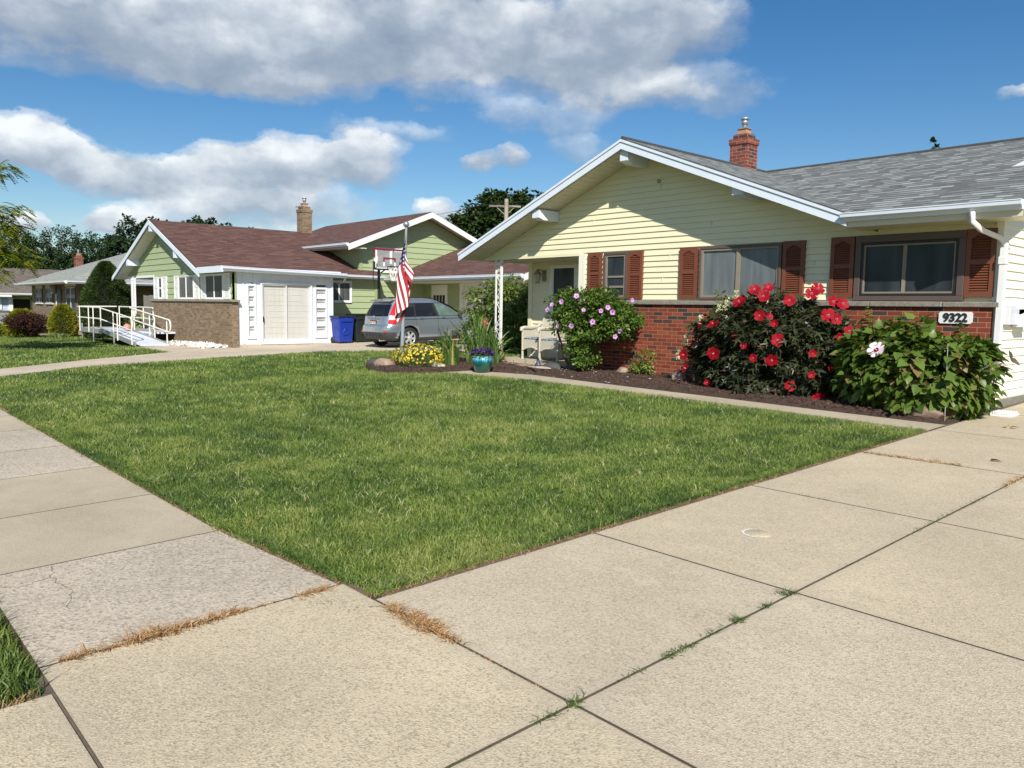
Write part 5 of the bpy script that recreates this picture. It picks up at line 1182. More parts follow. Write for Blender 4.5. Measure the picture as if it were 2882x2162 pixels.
# ================================================================ ramp
RP = thing('wheelchair_ramp', 'white aluminium wheelchair ramp with pipe handrails in front of the green house', 'ramp', (-28.5, 8.2, zg(-28.5, 8.2)))
m_alu = plain('ramp_deck_white', (.62, .66, .74), .5, .05, 3); m_rail = plain('cream_pipe', (.72, .70, .62), .35, .04)
YA, YB = 7.60, 8.50
mb = MB(); mb.prism([(-29.3, YA+.03, .56), (-25.35, YA+.03, .235), (-25.35, YB-.03, .235), (-29.3, YB-.03, .56)], .03); mb.build('ramp_deck', m_alu, RP)
mb = MB()
for y in (YA, YB): mb.prism([(-29.3, y-.02, .62), (-25.75, y-.02, .30), (-25.75, y+.02, .30), (-29.3, y+.02, .62)], .13)
mb.build('side_rail', m_metal, RP)
mb = MB(); mb.box(-32.2, -29.3, YA, 8.9, .52, .56); mb.box(-29.4, -27.2, YB+.02, 10.6, .50, .56); mb.box(-31.9, -29.3, 8.9, 10.6, .52, .56); mb.build('platform', m_alu, RP)
mb = MB(); mb.box(-32.2, -29.3, YA-.02, YA, .44, .60); mb.box(-32.22, -32.18, YA, 8.9, .44, .60); mb.box(-29.3, -27.0, YB+.03, YB+.07, .42, .66); mb.build('platform_edge', m_metal, RP)
mb = MB()
def hr(y, xs, xe, loop=True, zs=1.36, ze=1.06):
    g_ = (ze-zs)/(xe-xs); pts = [(xs, y, zs), (xe, y, ze)]
    r = .19
    if loop:
        for k in range(1, 8): a = PI/2-PI*k/8; pts.append((xe+.18*math.cos(a), y, ze-r+r*math.sin(a)))
        pts += [(xe, y, ze-2*r), (xs, y, zs-2*r)]
    mb.tube(pts, .024, 8)
hr(YA, -29.6, -26.15, True, 1.33, 1.04); hr(YB, -29.3, -25.45, True, 1.34, 1.00)
mb.tube([(-32.4, YA, 1.34), (-29.6, YA, 1.33)], .024, 8); mb.tube([(-32.4, YA, .96), (-29.6, YA, .95)], .024, 8)
mb.tube([(-32.3, 8.9, 1.36), (-32.3, YA, 1.35)], .024, 8); mb.tube([(-31.9, 9.25, 1.40), (-27.5, 9.25, 1.40)], .024, 8) if False else None
mb.tube([(-32.0, 8.9, 1.36), (-29.0, 8.9, 1.36), (-27.3, 8.62, 1.355)], .024, 8); mb.tube([(-32.0, 8.9, .98), (-29.0, 8.9, .98), (-27.3, 8.62, .975)], .024, 8)
mb.build('handrail', m_rail, RP)
def gr_z(x): return .54+(x+29.3)*(-.325/3.95)
for x in (-29.35, -27.9, -27.45, -25.98):
    zt_ = 1.33+(x+29.6)*(-.29/3.45); mb = MB(); mb.tube([(x, YA-.03, max(gr_z(x)-.1, .22)), (x, YA-.03, zt_)], .02, 7); mb.build('baluster', m_rail, RP)
for x in (-29.2, -28.95, -27.35, -26.85, -25.7):
    zt_ = 1.34+(x+29.3)*(-.34/3.85); mb = MB(); mb.tube([(x, YB+.03, max(gr_z(x)-.1, .24)), (x, YB+.03, zt_)], .02, 7); mb.build('baluster', m_rail, RP)
for x, y in ((-32.1, YA-.02), (-30.9, YA-.02), (-30.3, YA-.02), (-31.9, 8.88), (-30.4, 8.88), (-29.1, 8.88), (-27.5, 8.70)): mb = MB(); mb.tube([(x, y, .46), (x, y, 1.345)], .02, 7); mb.build('baluster', m_rail, RP)
for x, y in ((-32.1, YA+.05), (-30.2, YA-.05), (-27.75, YA-.06), (-31.9, 8.8), (-29.4, YB)): mb = MB(); mb.tube([(x, y, zg(x, y)-.02), (x, y, .75 if x != -27.75 else .55)], .028, 8); mb.tube([(x, y, zg(x, y)-.02), (x, y, zg(x, y)+.03)], .06, 8); mb.build('support_leg', m_metal, RP)
o = MB(); o.lathe([(0, .62), (.10, .60), (.14, .66), (.10, .74), (.05, .78), (0, .79)], (-29.0, 8.3, 0), 12); tag(o.build('pink_watering_can', plain('salmon_plastic', (.55, .22, .16), .5)), 'small salmon pink ornament lying on the ramp landing', 'ornament')
# white gravel beside the ramp
n = 2600; x = RNG.uniform(-27.0, -22.8, n); y = 8.62+RNG.random(n)*.66; V, F, r = leafset(np.stack([x, y, zgv(x, y)+.02+.03*RNG.random(n)], 1), unit(n), unit(n), .05+.05*RNG.random(n), 'heart')
o = npmesh('white_gravel', V, F, plain('white_stone_chips', (.74, .72, .68), .8), r); o['kind'] = 'stuff'
# wooden pickets behind the ramp
m_grw = plain('silvered_wood', (.22, .20, .17), .9, .25, 6, fine=.3)
mb = MB()
for i in range(30):
    x = -39.2+i*.16; h = 1.86+random.uniform(-.02, .02); mb.prism([(x, 12, .2), (x+.14, 12, .2), (x+.14, 12, h-.06), (x+.10, 12, h), (x+.04, 12, h), (x, 12, h-.06)], .02, 0, (0, -1, 0))
tag(mb.build('picket_fence', m_grw), 'weathered grey wooden fence seen between the cone shrub and the green house porch', 'fence')
mb = MB(); mb.box(-36.1, -35.6, 8.7, 8.8, .1, 1.48); mb.box(-36.15, -36.0, 8.65, 8.85, .1, 1.5); tag(mb.build('fence_panel', m_grw), 'short grey wooden fence end left of the cone shrub', 'fence')
# ================================================================ utility pole, wires
UP = thing('utility_pole', 'weathered wooden utility pole with a crossarm above the roof, in front of the big tree', 'pole', (-38, 33.6, .4))
m_pole = plain('bleached_pole_wood', (.36, .31, .26), .9, .2, 4, fine=.3)
mb = MB(); mb.tube([(-37.95, 33.5, .3), (-38.2, 33.75, 8.43)], .17, 12, r2=.13); mb.build('shaft', m_pole, UP)
mb = MB(); mb.prism([(-38.85, 33.0, 8.05), (-37.5, 34.35, 8.02), (-37.5, 34.35, 7.9), (-38.85, 33.0, 7.93)], .12, 0, (-.7, -.7, 0)); mb.tube([(-38.2, 33.7, 7.4), (-38.65, 33.3, 7.93)], .025, 5); mb.tube([(-38.2, 33.7, 7.4), (-37.8, 34.1, 7.93)], .025, 5); mb.build('crossarm', m_pole, UP)
m_wire = plain('cable', (.03, .03, .035), .5)
def wire(a, b_, sag, r=.012):
    pts = []
    for i in range(25): q = i/24; p = Vector(a).lerp(Vector(b_), q); p.z -= sag*4*q*(1-q); pts.append(p)
    mb = MB(); mb.tube(pts, r, 5, cap=False); return mb.build('overhead_wire', m_wire)
for i, (a, b_, sg, lb) in enumerate((((-38.8, 33.05, 8.15), (-75, 22, 7.6), 1.1, 'upper overhead wire running left from the crossarm'), ((-37.55, 34.3, 8.15), (-72, 26, 7.0), 1.2, 'lower overhead wire running left in front of the big tree'), ((-38.8, 33.05, 8.15), (5, 60, 12.5), .8, 'overhead wire running right from the crossarm across the sky'), ((-38.0, 33.7, 4.9), (-70, 24, 3.2), .4, 'thick low cable strung below the pole in front of the big tree'))):
    tag(wire(a, b_, sg, .02 if i == 3 else .012), lb, 'wire')
# ================================================================ foliage materials
lf_red = vec_leaf('burgundy_leaf', (.016, .022, .010), (.060, .072, .030), .16, .38, c3=(.095, .052, .040), spec=.5, p3=.95)
lf_heart = vec_leaf('hibiscus_leaf', (.036, .085, .015), (.15, .225, .038), .34, .42, c3=(.24, .17, .07), p3=.90)
lf_rose = vec_leaf('shrub_leaf', (.028, .065, .010), (.12, .21, .03), .35, .42, c3=(.20, .28, .05))
lf_bush = vec_leaf('dogwood_leaf', (.055, .10, .016), (.20, .27, .05), .36, .45, c3=(.28, .34, .09))
lf_dark = vec_leaf('dark_tree_leaf', (.013, .030, .013), (.038, .068, .024), .18, .6, spec=.15)
lf_tree = vec_leaf('tree_leaf', (.012, .026, .006), (.042, .074, .015), .25, .55, c3=(.060, .095, .020), spec=.25)
lf_yew = vec_leaf('evergreen_needle', (.018, .038, .008), (.052, .085, .018), .12, .6, c3=(.055, .090, .020), spec=.2)
lf_gold = vec_leaf('golden_needle', (.10, .13, .008), (.30, .30, .02), .3, .6, c3=(.42, .38, .03), spec=.2)
lf_barb = vec_leaf('purple_leaf', (.018, .008, .008), (.060, .020, .018), .2, .6, c3=(.09, .035, .025), spec=.2)
lf_iris = vec_leaf('iris_blade', (.045, .10, .022), (.15, .24, .06), .25, .4, c3=(.40, .32, .08), p3=.97)
lf_hosta = vec_leaf('variegated_leaf', (.10, .15, .04), (.30, .34, .14), .3, .5)
lf_loc = vec_leaf('locust_leaf', (.10, .16, .012), (.32, .36, .03), .42, .5, c3=(.45, .42, .05))
m_bark = plain('grey_bark', (.16, .13, .10), .95, .3, 12, fine=.4, bmp=.8)
m_stem = plain('green_stem', (.07, .09, .03), .7, .2)
m_rstem = plain('red_stem', (.12, .03, .02), .7, .2)
fl_red = plain('red_petal', (.25, .002, .008), .6, .18, 14, spec=.15)
fl_lil = plain('lilac_petal', (.52, .26, .56), .6, .12, 30); fl_wht = plain('blush_petal', (.74, .62, .66), .6, .06, 20)
fl_eye = plain('crimson_eye', (.25, .004, .05), .6, .1); fl_yel = plain('stamen_yellow', (.75, .62, .30), .6, .1)
def stems(n, base, spread, tips, r0, mat, name, parent, wob=.06):
    mb = MB()
    for i in range(n):
        a = Vector(base)+Vector((random.gauss(0, spread), random.gauss(0, spread*.6), 0)); t = Vector(tips[i % len(tips)])
        pts = [a]
        for k in (1, 2, 3): p = a.lerp(t, k/4)+Vector((random.gauss(0, wob), random.gauss(0, wob), .03)); pts.append(p)
        pts.append(t); mb.tube(pts, r0, 5, r2=r0*.35)
    return mb.build(name, mat, parent)
def flower(parent, pos, nrm, R0, petal, eye, cup=.35, name='flower', npet=5):
    """open mallow flower: overlapping petals, eye and stamen column"""
    pos = Vector(pos); n = Vector(nrm).normalized(); u = n.cross(Vector((0, 0, 1))).normalized(); v = n.cross(u)
    a0 = random.random()*6; mb = MB(); c = cup*random.uniform(.6, 1.4)
    for k in range(npet):
        a = a0+k*2*PI/npet; du = u*math.cos(a)+v*math.sin(a); dv = -u*math.sin(a)+v*math.cos(a); rip = random.uniform(-.08, .10)
        rows = [(0, .06, 0), (.35, .26, .10), (.70, .46, .26), (.92, .44, .32+rip), (1.04, .22, .34+rip*1.5)]
        vs = []
        for (l, w, h) in rows:
            for s in (-1, -.33, .33, 1): vs.append(pos+(du*l+dv*(s*w)+n*(h*c*2.2+.03*s+(.05*math.cos(s*5))*l))*R0)
        mb.add(vs, [(i*4+j, i*4+j+1, i*4+j+5, i*4+j+4) for i in range(4) for j in range(3)], 0, True)
    mb.lathe([(.0, .06*R0), (.16*R0, .05*R0), (.30*R0, .12*R0)], tuple(pos), 10, 1, (u.to_track_quat('X', 'Z')).to_matrix().to_4x4() @ Matrix.Rotation(0, 4, 'X') if False else Matrix((u, v, n)).transposed().to_4x4())
    mb.tube([pos+n*R0*.05, pos+n*R0*.55], R0*.045, 5, 2)
    return mb.build(name, [petal, eye, fl_yel], parent)
SUNV = -SD
def facing(p, c, k=.5):
    d = Vector(p)-Vector(c); d.z *= .6; d = d.normalized()+(Vector((0, 0, 1.5))-Vector(p)).normalized()*1.0+Vector((random.gauss(0, k), random.gauss(0, k), random.gauss(0, k)+.15)); return d
def shrub(name, label, cat, base, centre, rad, nclump, nleaf, size, shape, mat, nst, stemmat, sr=.008, group=None, **kw):
    t = thing(name, label, cat, base, group); V, F, r, q = crown(centre, rad, nclump, nleaf, size, shape, **kw)
    npmesh('foliage', V, F, mat, r, t); tips = [tuple(p) for p in q[:max(nst, 1)]]
    if nst: stems(nst, base, .10, tips, sr, stemmat, 'stem', t)
    return t, q
# red hibiscus
RH, q = shrub('red_hibiscus', 'big dark leaved hibiscus covered in large red flowers against the brick wall', 'shrub', (-6.2, 10.85, zg(-6, 10.9)), (-6.22, 10.9, .88), (1.22, .58, .90), 420, 14000, .145, 'lobed', lf_red, 46, m_rstem, .010, clump_r=.16, fill=.35, droop=.45, lump=.10, up=.45)
RED = [(-7.27, 10.57, 1.32), (-6.97, 10.46, 1.31), (-6.6, 10.57, 1.66), (-6.48, 10.78, 1.85), (-6.29, 10.83, 1.88), (-6.23, 10.62, 1.75), (-6.17, 10.43, 1.47), (-6.02, 10.44, 1.46), (-5.92, 10.41, 1.36), (-5.83, 10.37, 1.13), (-6.9, 10.39, .89), (-7.60, 10.60, .82), (-7.55, 10.60, .60), (-7.1, 10.55, .42), (-6.18, 10.33, .86), (-5.9, 10.35, .85), (-5.64, 10.42, .49), (-6.52, 10.36, 1.17), (-6.35, 10.33, 1.03),
       (-5.58, 10.8, 1.79), (-5.55, 10.9, 1.86), (-5.29, 10.85, 1.68), (-5.17, 10.9, 1.65), (-5.23, 10.62, 1.48), (-5.11, 10.62, 1.44), (-4.98, 10.75, 1.28), (-5.05, 10.6, 1.2), (-5.34, 10.44, .96), (-5.12, 10.56, .78), (-5.25, 10.5, .34), (-5.35, 10.46, .67), (-5.78, 10.55, 1.69)]
sm = {7, 8, 13, 17, 18, 14, 26, 27, 28, 30}
def outw(p, d): v = Vector((0, 0, 1.5))-Vector(p); v.z *= .3; return tuple(Vector(p)+v.normalized()*d)
RED = [outw(p, .06 if p[2] > 1.6 else .20) for p in RED]
for i, p in enumerate(RED): flower(RH, p, facing(p, (-6.2, 11, .9), .35), random.uniform(.04, .058) if i in sm else random.uniform(.072, .10), fl_red, fl_eye, .5 if i in sm else .32)
# white hibiscus
WH, q2 = shrub('white_hibiscus', 'bushy heart leaved hibiscus with bronze tinted leaves and few pale flowers', 'shrub', (-3.95, 10.55, zg(-4, 10.6)), (-3.98, 10.50, .78), (.84, .55, .60), 300, 7600, .118, 'heart', lf_heart, 26, m_stem, .009, clump_r=.18, fill=.35, droop=.55, lump=.10, up=.6, keep=lambda x, y, z: z > .30 and not (-3.95 < x < -3.05 and z > 1.14))
sets = []
for (x, y, z) in ((-4.62, 10.5, 1.60), (-4.25, 10.35, 1.46), (-4.05, 10.3, 1.34), (-3.44, 10.35, 1.45), (-4.45, 10.3, 1.34), (-3.35, 10.5, 1.3), (-3.15, 10.6, 1.1), (-3.85, 10.2, 1.28), (-4.75, 10.35, 1.2)):
    n = 26; k = RNG.random(n); P = np.stack([x+RNG.normal(size=n)*.02, y+RNG.normal(size=n)*.02, z-.26*k], 1); D = unit(n); D[:, 2] = .25-.5*k; V, F, r = leafset(P, np.array([0, 0, 1.])+unit(n)*.3, D, .05+.08*k, 'heart'); npmesh('shoot_tip', V, F, lf_heart, r*.5+.35, WH)
flower(WH, (-4.24, 9.93, 1.07), (-.1, -.8, .45), .105, fl_wht, fl_eye, .22); flower(WH, (-2.93, 10.52, 1.0), (.55, .2, .35), .12, fl_wht, fl_eye, .35); flower(WH, (-3.10, 10.36, .93), (.3, -.2, -.3), .10, fl_wht, fl_eye, .5)
mb = MB(); mb.tube([(-3.42, 9.98, .26), (-3.45, 10.0, 1.18)], .006, 6); tag(mb.build('garden_stake', m_metal), 'thin upright metal stake in front of the bushy green hibiscus', 'stake')
# rose of sharon by the porch
RS = thing('rose_of_sharon', 'leafy green shrub with lilac flowers and bare grey trunk between porch chairs and brick wall', 'shrub', (-10.55, 11.15, zg(-10.5, 11.1)))
LB = [((-10.62, 10.98, 1.42), (.36, .28, .34), 46), ((-10.15, 11.0, 1.55), (.44, .32, .34), 62), ((-9.68, 11.05, 1.55), (.36, .28, .26), 40), ((-9.28, 11.15, 1.42), (.28, .24, .26), 26), ((-10.30, 10.98, 1.15), (.46, .34, .28), 46), ((-9.72, 11.0, 1.18), (.40, .30, .24), 34)]
V1 = list(joinsets([crown(c_, r_c, nc, nc*38, .062, 'oval', clump_r=.12, fill=.4, droop=.15, lump=.30, up=.5)[:3] for c_, r_c, nc in LB]))
for k_ in range(26):
    a_ = random.uniform(-10.95, -9.1); z_ = 1.62+random.uniform(0, .30)-.25*abs(a_+10.1); n = 22; q_ = RNG.random(n); P = np.stack([a_+RNG.normal(size=n)*.02+.05*q_, 10.95+random.uniform(-.2, .2)+RNG.normal(size=n)*.02, z_+.20*q_], 1); D = unit(n); D[:, 2] = .5
    s_ = leafset(P, np.array([0, 0, 1.])+unit(n)*.4, D, .065*(1.1-.5*q_), 'oval'); V1 = list(joinsets([tuple(V1), s_]))
V2 = crown((-10.22, 10.98, .78), (.27, .24, .42), 60, 2600, .055, 'oval', clump_r=.12, fill=.4, droop=.2)
V3 = crown((-9.40, 11.1, 1.28), (.36, .26, .28), 44, 1700, .055, 'oval', clump_r=.12, fill=.4, droop=.1)
V, F, r = joinsets([tuple(V1), V2[:3], V3[:3]]); npmesh('foliage', V, F, lf_rose, r, RS)
mb = MB()
for pts, r0 in (([(-10.55, 11.15, .27), (-10.5, 11.12, .55), (-10.25, 11.05, .85), (-9.95, 11.0, 1.2)], .045), ([(-10.60, 11.12, .27), (-10.62, 11.1, .6), (-10.55, 11.05, 1.0), (-10.5, 11.0, 1.4)], .042), ([(-10.65, 11.17, .27), (-10.8, 11.12, .6), (-10.9, 11.05, 1.0), (-11.0, 11.0, 1.35)], .035), ([(-10.25, 11.05, .85), (-9.9, 11.08, 1.05), (-9.5, 11.1, 1.3)], .018), ([(-10.55, 11.15, .30), (-10.45, 11.0, .35)], .04)): mb.tube(pts, r0, 7, r2=r0*.5)
mb.build('trunk', m_bark, RS)
LIL = [(-10.72, 10.62, 1.50), (-10.55, 10.57, 1.6), (-9.98, 10.51, 1.22), (-9.6, 10.66, 1.30), (-9.46, 10.72, 1.50), (-9.36, 10.79, 1.56), (-9.30, 10.85, 1.48), (-9.15, 11.2, 1.70), (-9.22, 10.98, 1.14), (-9.30, 10.94, 1.04), (-9.78, 10.61, 1.51), (-10.0, 10.65, 1.76), (-10.3, 10.57, 1.66), (-10.42, 10.6, 1.2)]
LIL = [(x, y-.07, z) for x, y, z in LIL]
for i, p in enumerate(LIL): flower(RS, p, facing(p, (-10.2, 11.2, 1.3), .35), random.uniform(.034, .050), fl_lil, fl_eye, .35)
# smaller planting along the wall
shrub('rose_bush', 'small sparse green rose bush against the brick wall between two round rocks', 'shrub', (-9.0, 11.35, .30), (-8.97, 11.32, .58), (.26, .16, .24), 34, 640, .062, 'oval', lf_bush, 9, m_stem, .005, clump_r=.08, fill=.5)
t, q = shrub('tall_panicle', 'pale panicle flower spikes rising left of the red hibiscus', 'shrub', (-7.35, 11.3, .30), (-7.3, 11.25, 1.0), (.25, .15, .65), 40, 800, .07, 'oval', lf_heart, 12, m_stem, .006, clump_r=.10)
sets = []
for p in ((-6.95, 11.0, 1.78), (-7.25, 11.0, 1.55), (-7.05, 10.9, 1.62), (-7.75, 10.85, 1.05), (-7.45, 10.8, 1.38), (-7.85, 10.8, .80)):
    n = 90; k = RNG.random(n); P = np.array(p)+np.stack([RNG.normal(size=n)*.03*(1.2-k), RNG.normal(size=n)*.03*(1.2-k), .16*k-.08], 1); sets.append(leafset(P, unit(n), unit(n), .028+.012*RNG.random(n), 'oval'))
V, F, r = joinsets(sets); npmesh('panicle', V, F, vec_leaf('cream_bloom', (.45, .50, .25), (.75, .75, .52), .2, .7), r, t)
# rocks
def rock(name, label, c, s, mat, seed, group=None):
    rg = random.Random(seed); bm = bmesh.new(); bmesh.ops.create_icosphere(bm, subdivisions=4, radius=1)
    ax = [(Vector((rg.gauss(0, 1), rg.gauss(0, 1), rg.gauss(0, 1))).normalized(), rg.uniform(.62, .92)) for _ in range(9)]
    for v in bm.verts:
        for n, k in ax:
            d = v.co.dot(n)
            if d > k: v.co -= n*(d-k)*.85
        v.co *= 1+.03*math.sin(7*v.co.x+seed)*math.sin(6*v.co.y)*math.sin(5*v.co.z)
        v.co = Vector((v.co.x*s[0], v.co.y*s[1], v.co.z*s[2]))
    me = bpy.data.meshes.new(name); bm.to_mesh(me); bm.free()
    for p in me.polygons: p.use_smooth = True
    me.materials.append(mat); o = bpy.data.objects.new(name, me); COL.objects.link(o); o.location = c; tag(o, label, 'rock', group); return o
m_rk = [plain('pinkish_rock', (.34, .24, .18), .9, .22, 9, fine=.25, bmp=.6), plain('dark_grey_rock', (.07, .07, .07), .9, .25, 8, fine=.3, bmp=.6), plain('pale_limestone', (.46, .42, .31), .9, .2, 10, fine=.2, bmp=.5), plain('brown_rock', (.24, .17, .12), .9, .25, 8, fine=.4, bmp=.6)]
rock('rock', 'pinkish tan boulder at the foot of the flagpole', (-13.98, 9.02, .30), (.30, .20, .15), m_rk[0], 3)
rock('rock', 'dark grey boulder behind the tan one by the flagpole', (-14.42, 9.12, .30), (.32, .22, .14), m_rk[1], 5)
rock('rock', 'pale wedge shaped limestone right of the yellow flowers', (-12.95, 9.62, .31), (.23, .16, .11), m_rk[2], 8)
rock('rock', 'round pink rock by the wall left of the small rose bush', (-9.52, 11.38, .36), (.18, .12, .10), m_rk[0], 11)
rock('rock', 'round speckled rock at the left foot of the red hibiscus', (-8.06, 11.1, .36), (.15, .12, .14), m_rk[0], 14)
rock('rock', 'flat dark slab of stone by the porch step', (-11.0, 11.0, .35), (.30, .16, .12), m_rk[1], 17)
rock('rock', 'brown stone in the bed below the porch edge', (-11.75, 10.9, .32), (.26, .13, .09), m_rk[3], 19)
rock('rock', 'reddish broken stone below the porch edge, furthest left', (-12.6, 11.15, .32), (.24, .10, .07), plain('red_stone', (.24, .09, .06), .9, .2, 9), 22)
rock('driftwood', 'pale piece of driftwood lying in front of the porch slab', (-11.1, 10.72, .37), (.34, .05, .03), plain('bleached_wood', (.42, .36, .28), .9, .2, 12), 25)
for i, (x, y) in enumerate(((-14.3, 14.0), (-13.7, 14.1), (-15.0, 13.9))): rock('rock', 'brown border stone on the lawn behind the porch, beneath the leafy bush', (x, y, zg(x, y)+.04), (.24, .15, .10), m_rk[3], 30+i, 'border stones behind the porch')
rock('rock', 'rock half hidden under the bushy green hibiscus', (-3.65, 10.0, .32), (.22, .12, .10), m_rk[3], 41)
# porch ornaments
mb = MB(); c = (-13.08, 11.50)
mb.lathe([(r*.7, .39+(z-.39)*.55) for r, z in ((0, .39), (.075, .40), (.085, .47), (.06, .55), (.035, .62), (.03, .68), (.035, .72), (.02, .76), (0, .765))], (c[0], c[1], 0), 14); mb.tube([(c[0]-.02, c[1]-.02, .575), (c[0]-.06, c[1]-.04, .57)], .009, 6)
tag(mb.build('goose_figure', plain('orange_clay', (.52, .24, .08), .6)), 'small orange clay goose at the foot of the scrolled porch post', 'ornament')
mb = MB(); c = (-11.42, 11.0)
mb.lathe([(0, .34), (.055, .345), (.062, .38), (.045, .44), (.025, .48)], (c[0], c[1], 0), 14, 0); mb.lathe([(.02, .475), (.03, .50), (.022, .53), (0, .54)], (c[0], c[1], 0), 12, 1); mb.tube([(c[0]-.055, c[1]-.02, .45), (c[0]+.05, c[1]-.02, .40)], .013, 6, 2)
tag(mb.build('garden_figure', [plain('slate_blue_robe', (.05, .06, .11), .6), m_dark, m_white]), 'small dark haired figure in blue and white on the stone below the porch', 'ornament')
# planter with petunias
PP = thing('glazed_pot', 'round turquoise to green glazed flower pot at the end of the garden path', 'pot', (-11.80, 9.86, zg(-11.8, 9.86)+.004))
m_gz, nt, b = newmat('drip_glaze'); p = obco(nt); sp = nt.new('ShaderNodeSeparateXYZ'); nt.l.new(p, sp.inputs[0])
sc_ = nt.scalev(p, (26, 26, 3.2)); dn = nt.noise(sc_, 1.0, 3)
h = nt.math('ADD', sp.outputs[2], nt.math('MULTIPLY', nt.math('SUBTRACT', dn, .5), .20))
c = nt.ramp(nt.math('DIVIDE', h, .32), [(0, (.006, .055, .035)), (.50, (.006, .070, .052)), (.68, (.010, .10, .13)), (.82, (.07, .36, .48)), (1.0, (.24, .55, .65))])
nt.l.new(c, b.inputs['Base Color']); b.inputs['Roughness'].default_value = .12; b.inputs['Coat Weight'].default_value = 1
mb = MB(); mb.lathe([(r*.71, z) for r, z in ((0, 0), (.17, 0), (.18, .01), (.235, .08), (.27, .16), (.285, .24), (.282, .275), (.262, .292), (.275, .300), (.285, .312), (.275, .322), (.25, .318), (.245, .27))], tuple(PP.location), 40); mb.build('body', m_gz, PP)
mb = MB(); mb.lathe([(0, .275), (.17, .27)], tuple(PP.location), 24); mb.build('compost', m_soil, PP)
PT = thing('petunia', 'deep purple petunias filling the turquoise glazed pot', 'flowers', (-11.8, 9.86, .56))
V, F, r, q = crown((-11.8, 9.86, .61), (.20, .19, .085), 60, 800, .04, 'oval', clump_r=.06, fill=.5); npmesh('foliage', V, F, lf_rose, r, PT)
n = 75; d = unit(n); d[:, 2] = np.abs(d[:, 2]); P = np.array((-11.8, 9.86, .61))+d*np.array((.21, .20, .11))
sets = [leafset(P, np.cross(d, unit(n)), unit(n)+d*.3, .042+.02*RNG.random(n), 'heart') for _ in range(3)]; V, F, r = joinsets(sets); npmesh('blossoms', V, F, vec_leaf('purple_petal', (.030, .008, .09), (.085, .020, .22), .2, .6), r, PT)
V, F, r, q = crown((-12.95, 11.05, .44), (.16, .14, .09), 26, 380, .05, 'heart', clump_r=.05); o = npmesh('pansy_clump', V, F, vec_leaf('inky_petal', (.010, .010, .03), (.03, .03, .10), .1, .5), r); tag(o, 'inky blue clump of flowers at the left corner of the porch slab', 'flowers')
# yellow coreopsis mound
YF = thing('yellow_flower_mound', 'rounded mound covered in small yellow daisies right of the flagpole', 'flowers', (-13.35, 9.42, .26))
V, F, r, q = crown((-13.38, 9.42, .47), (.66, .42, .27), 260, 7000, .035, 'narrow', clump_r=.09, fill=.4, keep=lambda x, y, z: z > .26); npmesh('foliage', V, F, lf_rose, r*.6, YF)
n = 380; d = unit(n*2); d = d[d[:, 2] > -.25][:n]; n = len(d); P = np.array((-13.38, 9.42, .47))+d*np.array((.70, .46, .30))*(.93+.10*RNG.random(n))[:, None]
V, F, r = joinsets([leafset(P, d+unit(n)*.4, np.cross(d, unit(n)), .026+.010*RNG.random(n), 'heart') for _ in range(3)]); o = npmesh('blossoms', V, F, vec_leaf('daisy_yellow', (.62, .40, .01), (.80, .66, .09), .2, .6), r, YF)
# irises / gladiolus fans
def fan(name, label, x, y, n, h, spread, green=1.0, dead=.0, group=None):
    z = zg(x, y)+.05; t = thing(name, label, 'plant', (x, y, z), group); vs = []; fs = []; rs = []
    for i in range(n):
        a = random.uniform(0, 2*PI); ln = h*random.uniform(.55, 1.1); tilt = abs(random.gauss(0, .30))*spread; w = random.uniform(.017, .031)
        bx_, by_ = x+random.gauss(0, .10), y+random.gauss(0, .08); L_ = Vector((math.cos(a), math.sin(a), 0)); S_ = Vector((-math.sin(a+1), math.cos(a+1), 0)); k0 = len(vs); m_ = 6
        for k in range(m_):
            q = k/(m_-1); ang = tilt*(.5+1.3*q*q); p = Vector((bx_, by_, z-.03))+L_*(ln*q*math.sin(ang))+Vector((0, 0, ln*q*math.cos(ang))); ww = w*(1-q**2.2)
            vs += [tuple(p-S_*ww), tuple(p+S_*ww)]
        for k in range(m_-1): fs += [(k0+2*k, k0+2*k+1, k0+2*k+3), (k0+2*k, k0+2*k+3, k0+2*k+2)]; rs += [1.0 if random.random() < 0 else 0]*0
        v = 1.0 if random.random() < dead else random.random()*.8*green; rs += [v]*(2*(m_-1))
    npmesh('leaves', np.array(vs), np.array(fs), lf_iris, rs, t); return t
fan('sword_leaf_clump', 'sparse sword leaved clump with browning blades just right of the yellow flowers', -13.0, 10.0, 46, .92, .8, dead=.12)
fan('sword_leaf_clump', 'tallest dense clump of sword leaves left of the turquoise pot', -13.05, 10.75, 150, 1.18, 1.0)
fan('sword_leaf_clump', 'clump of sword leaves beside the foot of the scrolled porch post', -12.72, 10.9, 80, .92, 1.0, dead=.03)
def spike(label, x, y, z0, z1, mat, nb, k=1.0, tops=.45, nm='gladiolus'):
    t = thing(nm, label, 'flower', (x, y, z0)); mb = MB(); mb.tube([(x-.05, y, z0), (x-.02, y, (z0+z1)/2), (x, y, z1)], .008, 5); mb.build('stalk', m_stem, t)
    q = RNG.random(nb); P = np.stack([x+RNG.normal(size=nb)*.022*k, y+RNG.normal(size=nb)*.022*k, z1-tops*(z1-z0)*q], 1); V, F, r = joinsets([leafset(P, unit(nb), unit(nb), .055*k*(.6+.6*RNG.random(nb)), 'heart') for _ in range(2)]); npmesh('petals', V, F, mat, r, t)
spike('coral pink gladiolus bloom standing left of the porch post', -12.98, 10.9, .35, 1.26, vec_leaf('coral_petal', (.62, .12, .13), (.80, .30, .26), .3, .6), 30, 1.0, .20)
spike('withered tan gladiolus stalk between the two left clumps', -13.28, 10.5, .35, 1.08, vec_leaf('withered_petal', (.22, .12, .07), (.45, .33, .22), .2, .8), 26, .7, .75)
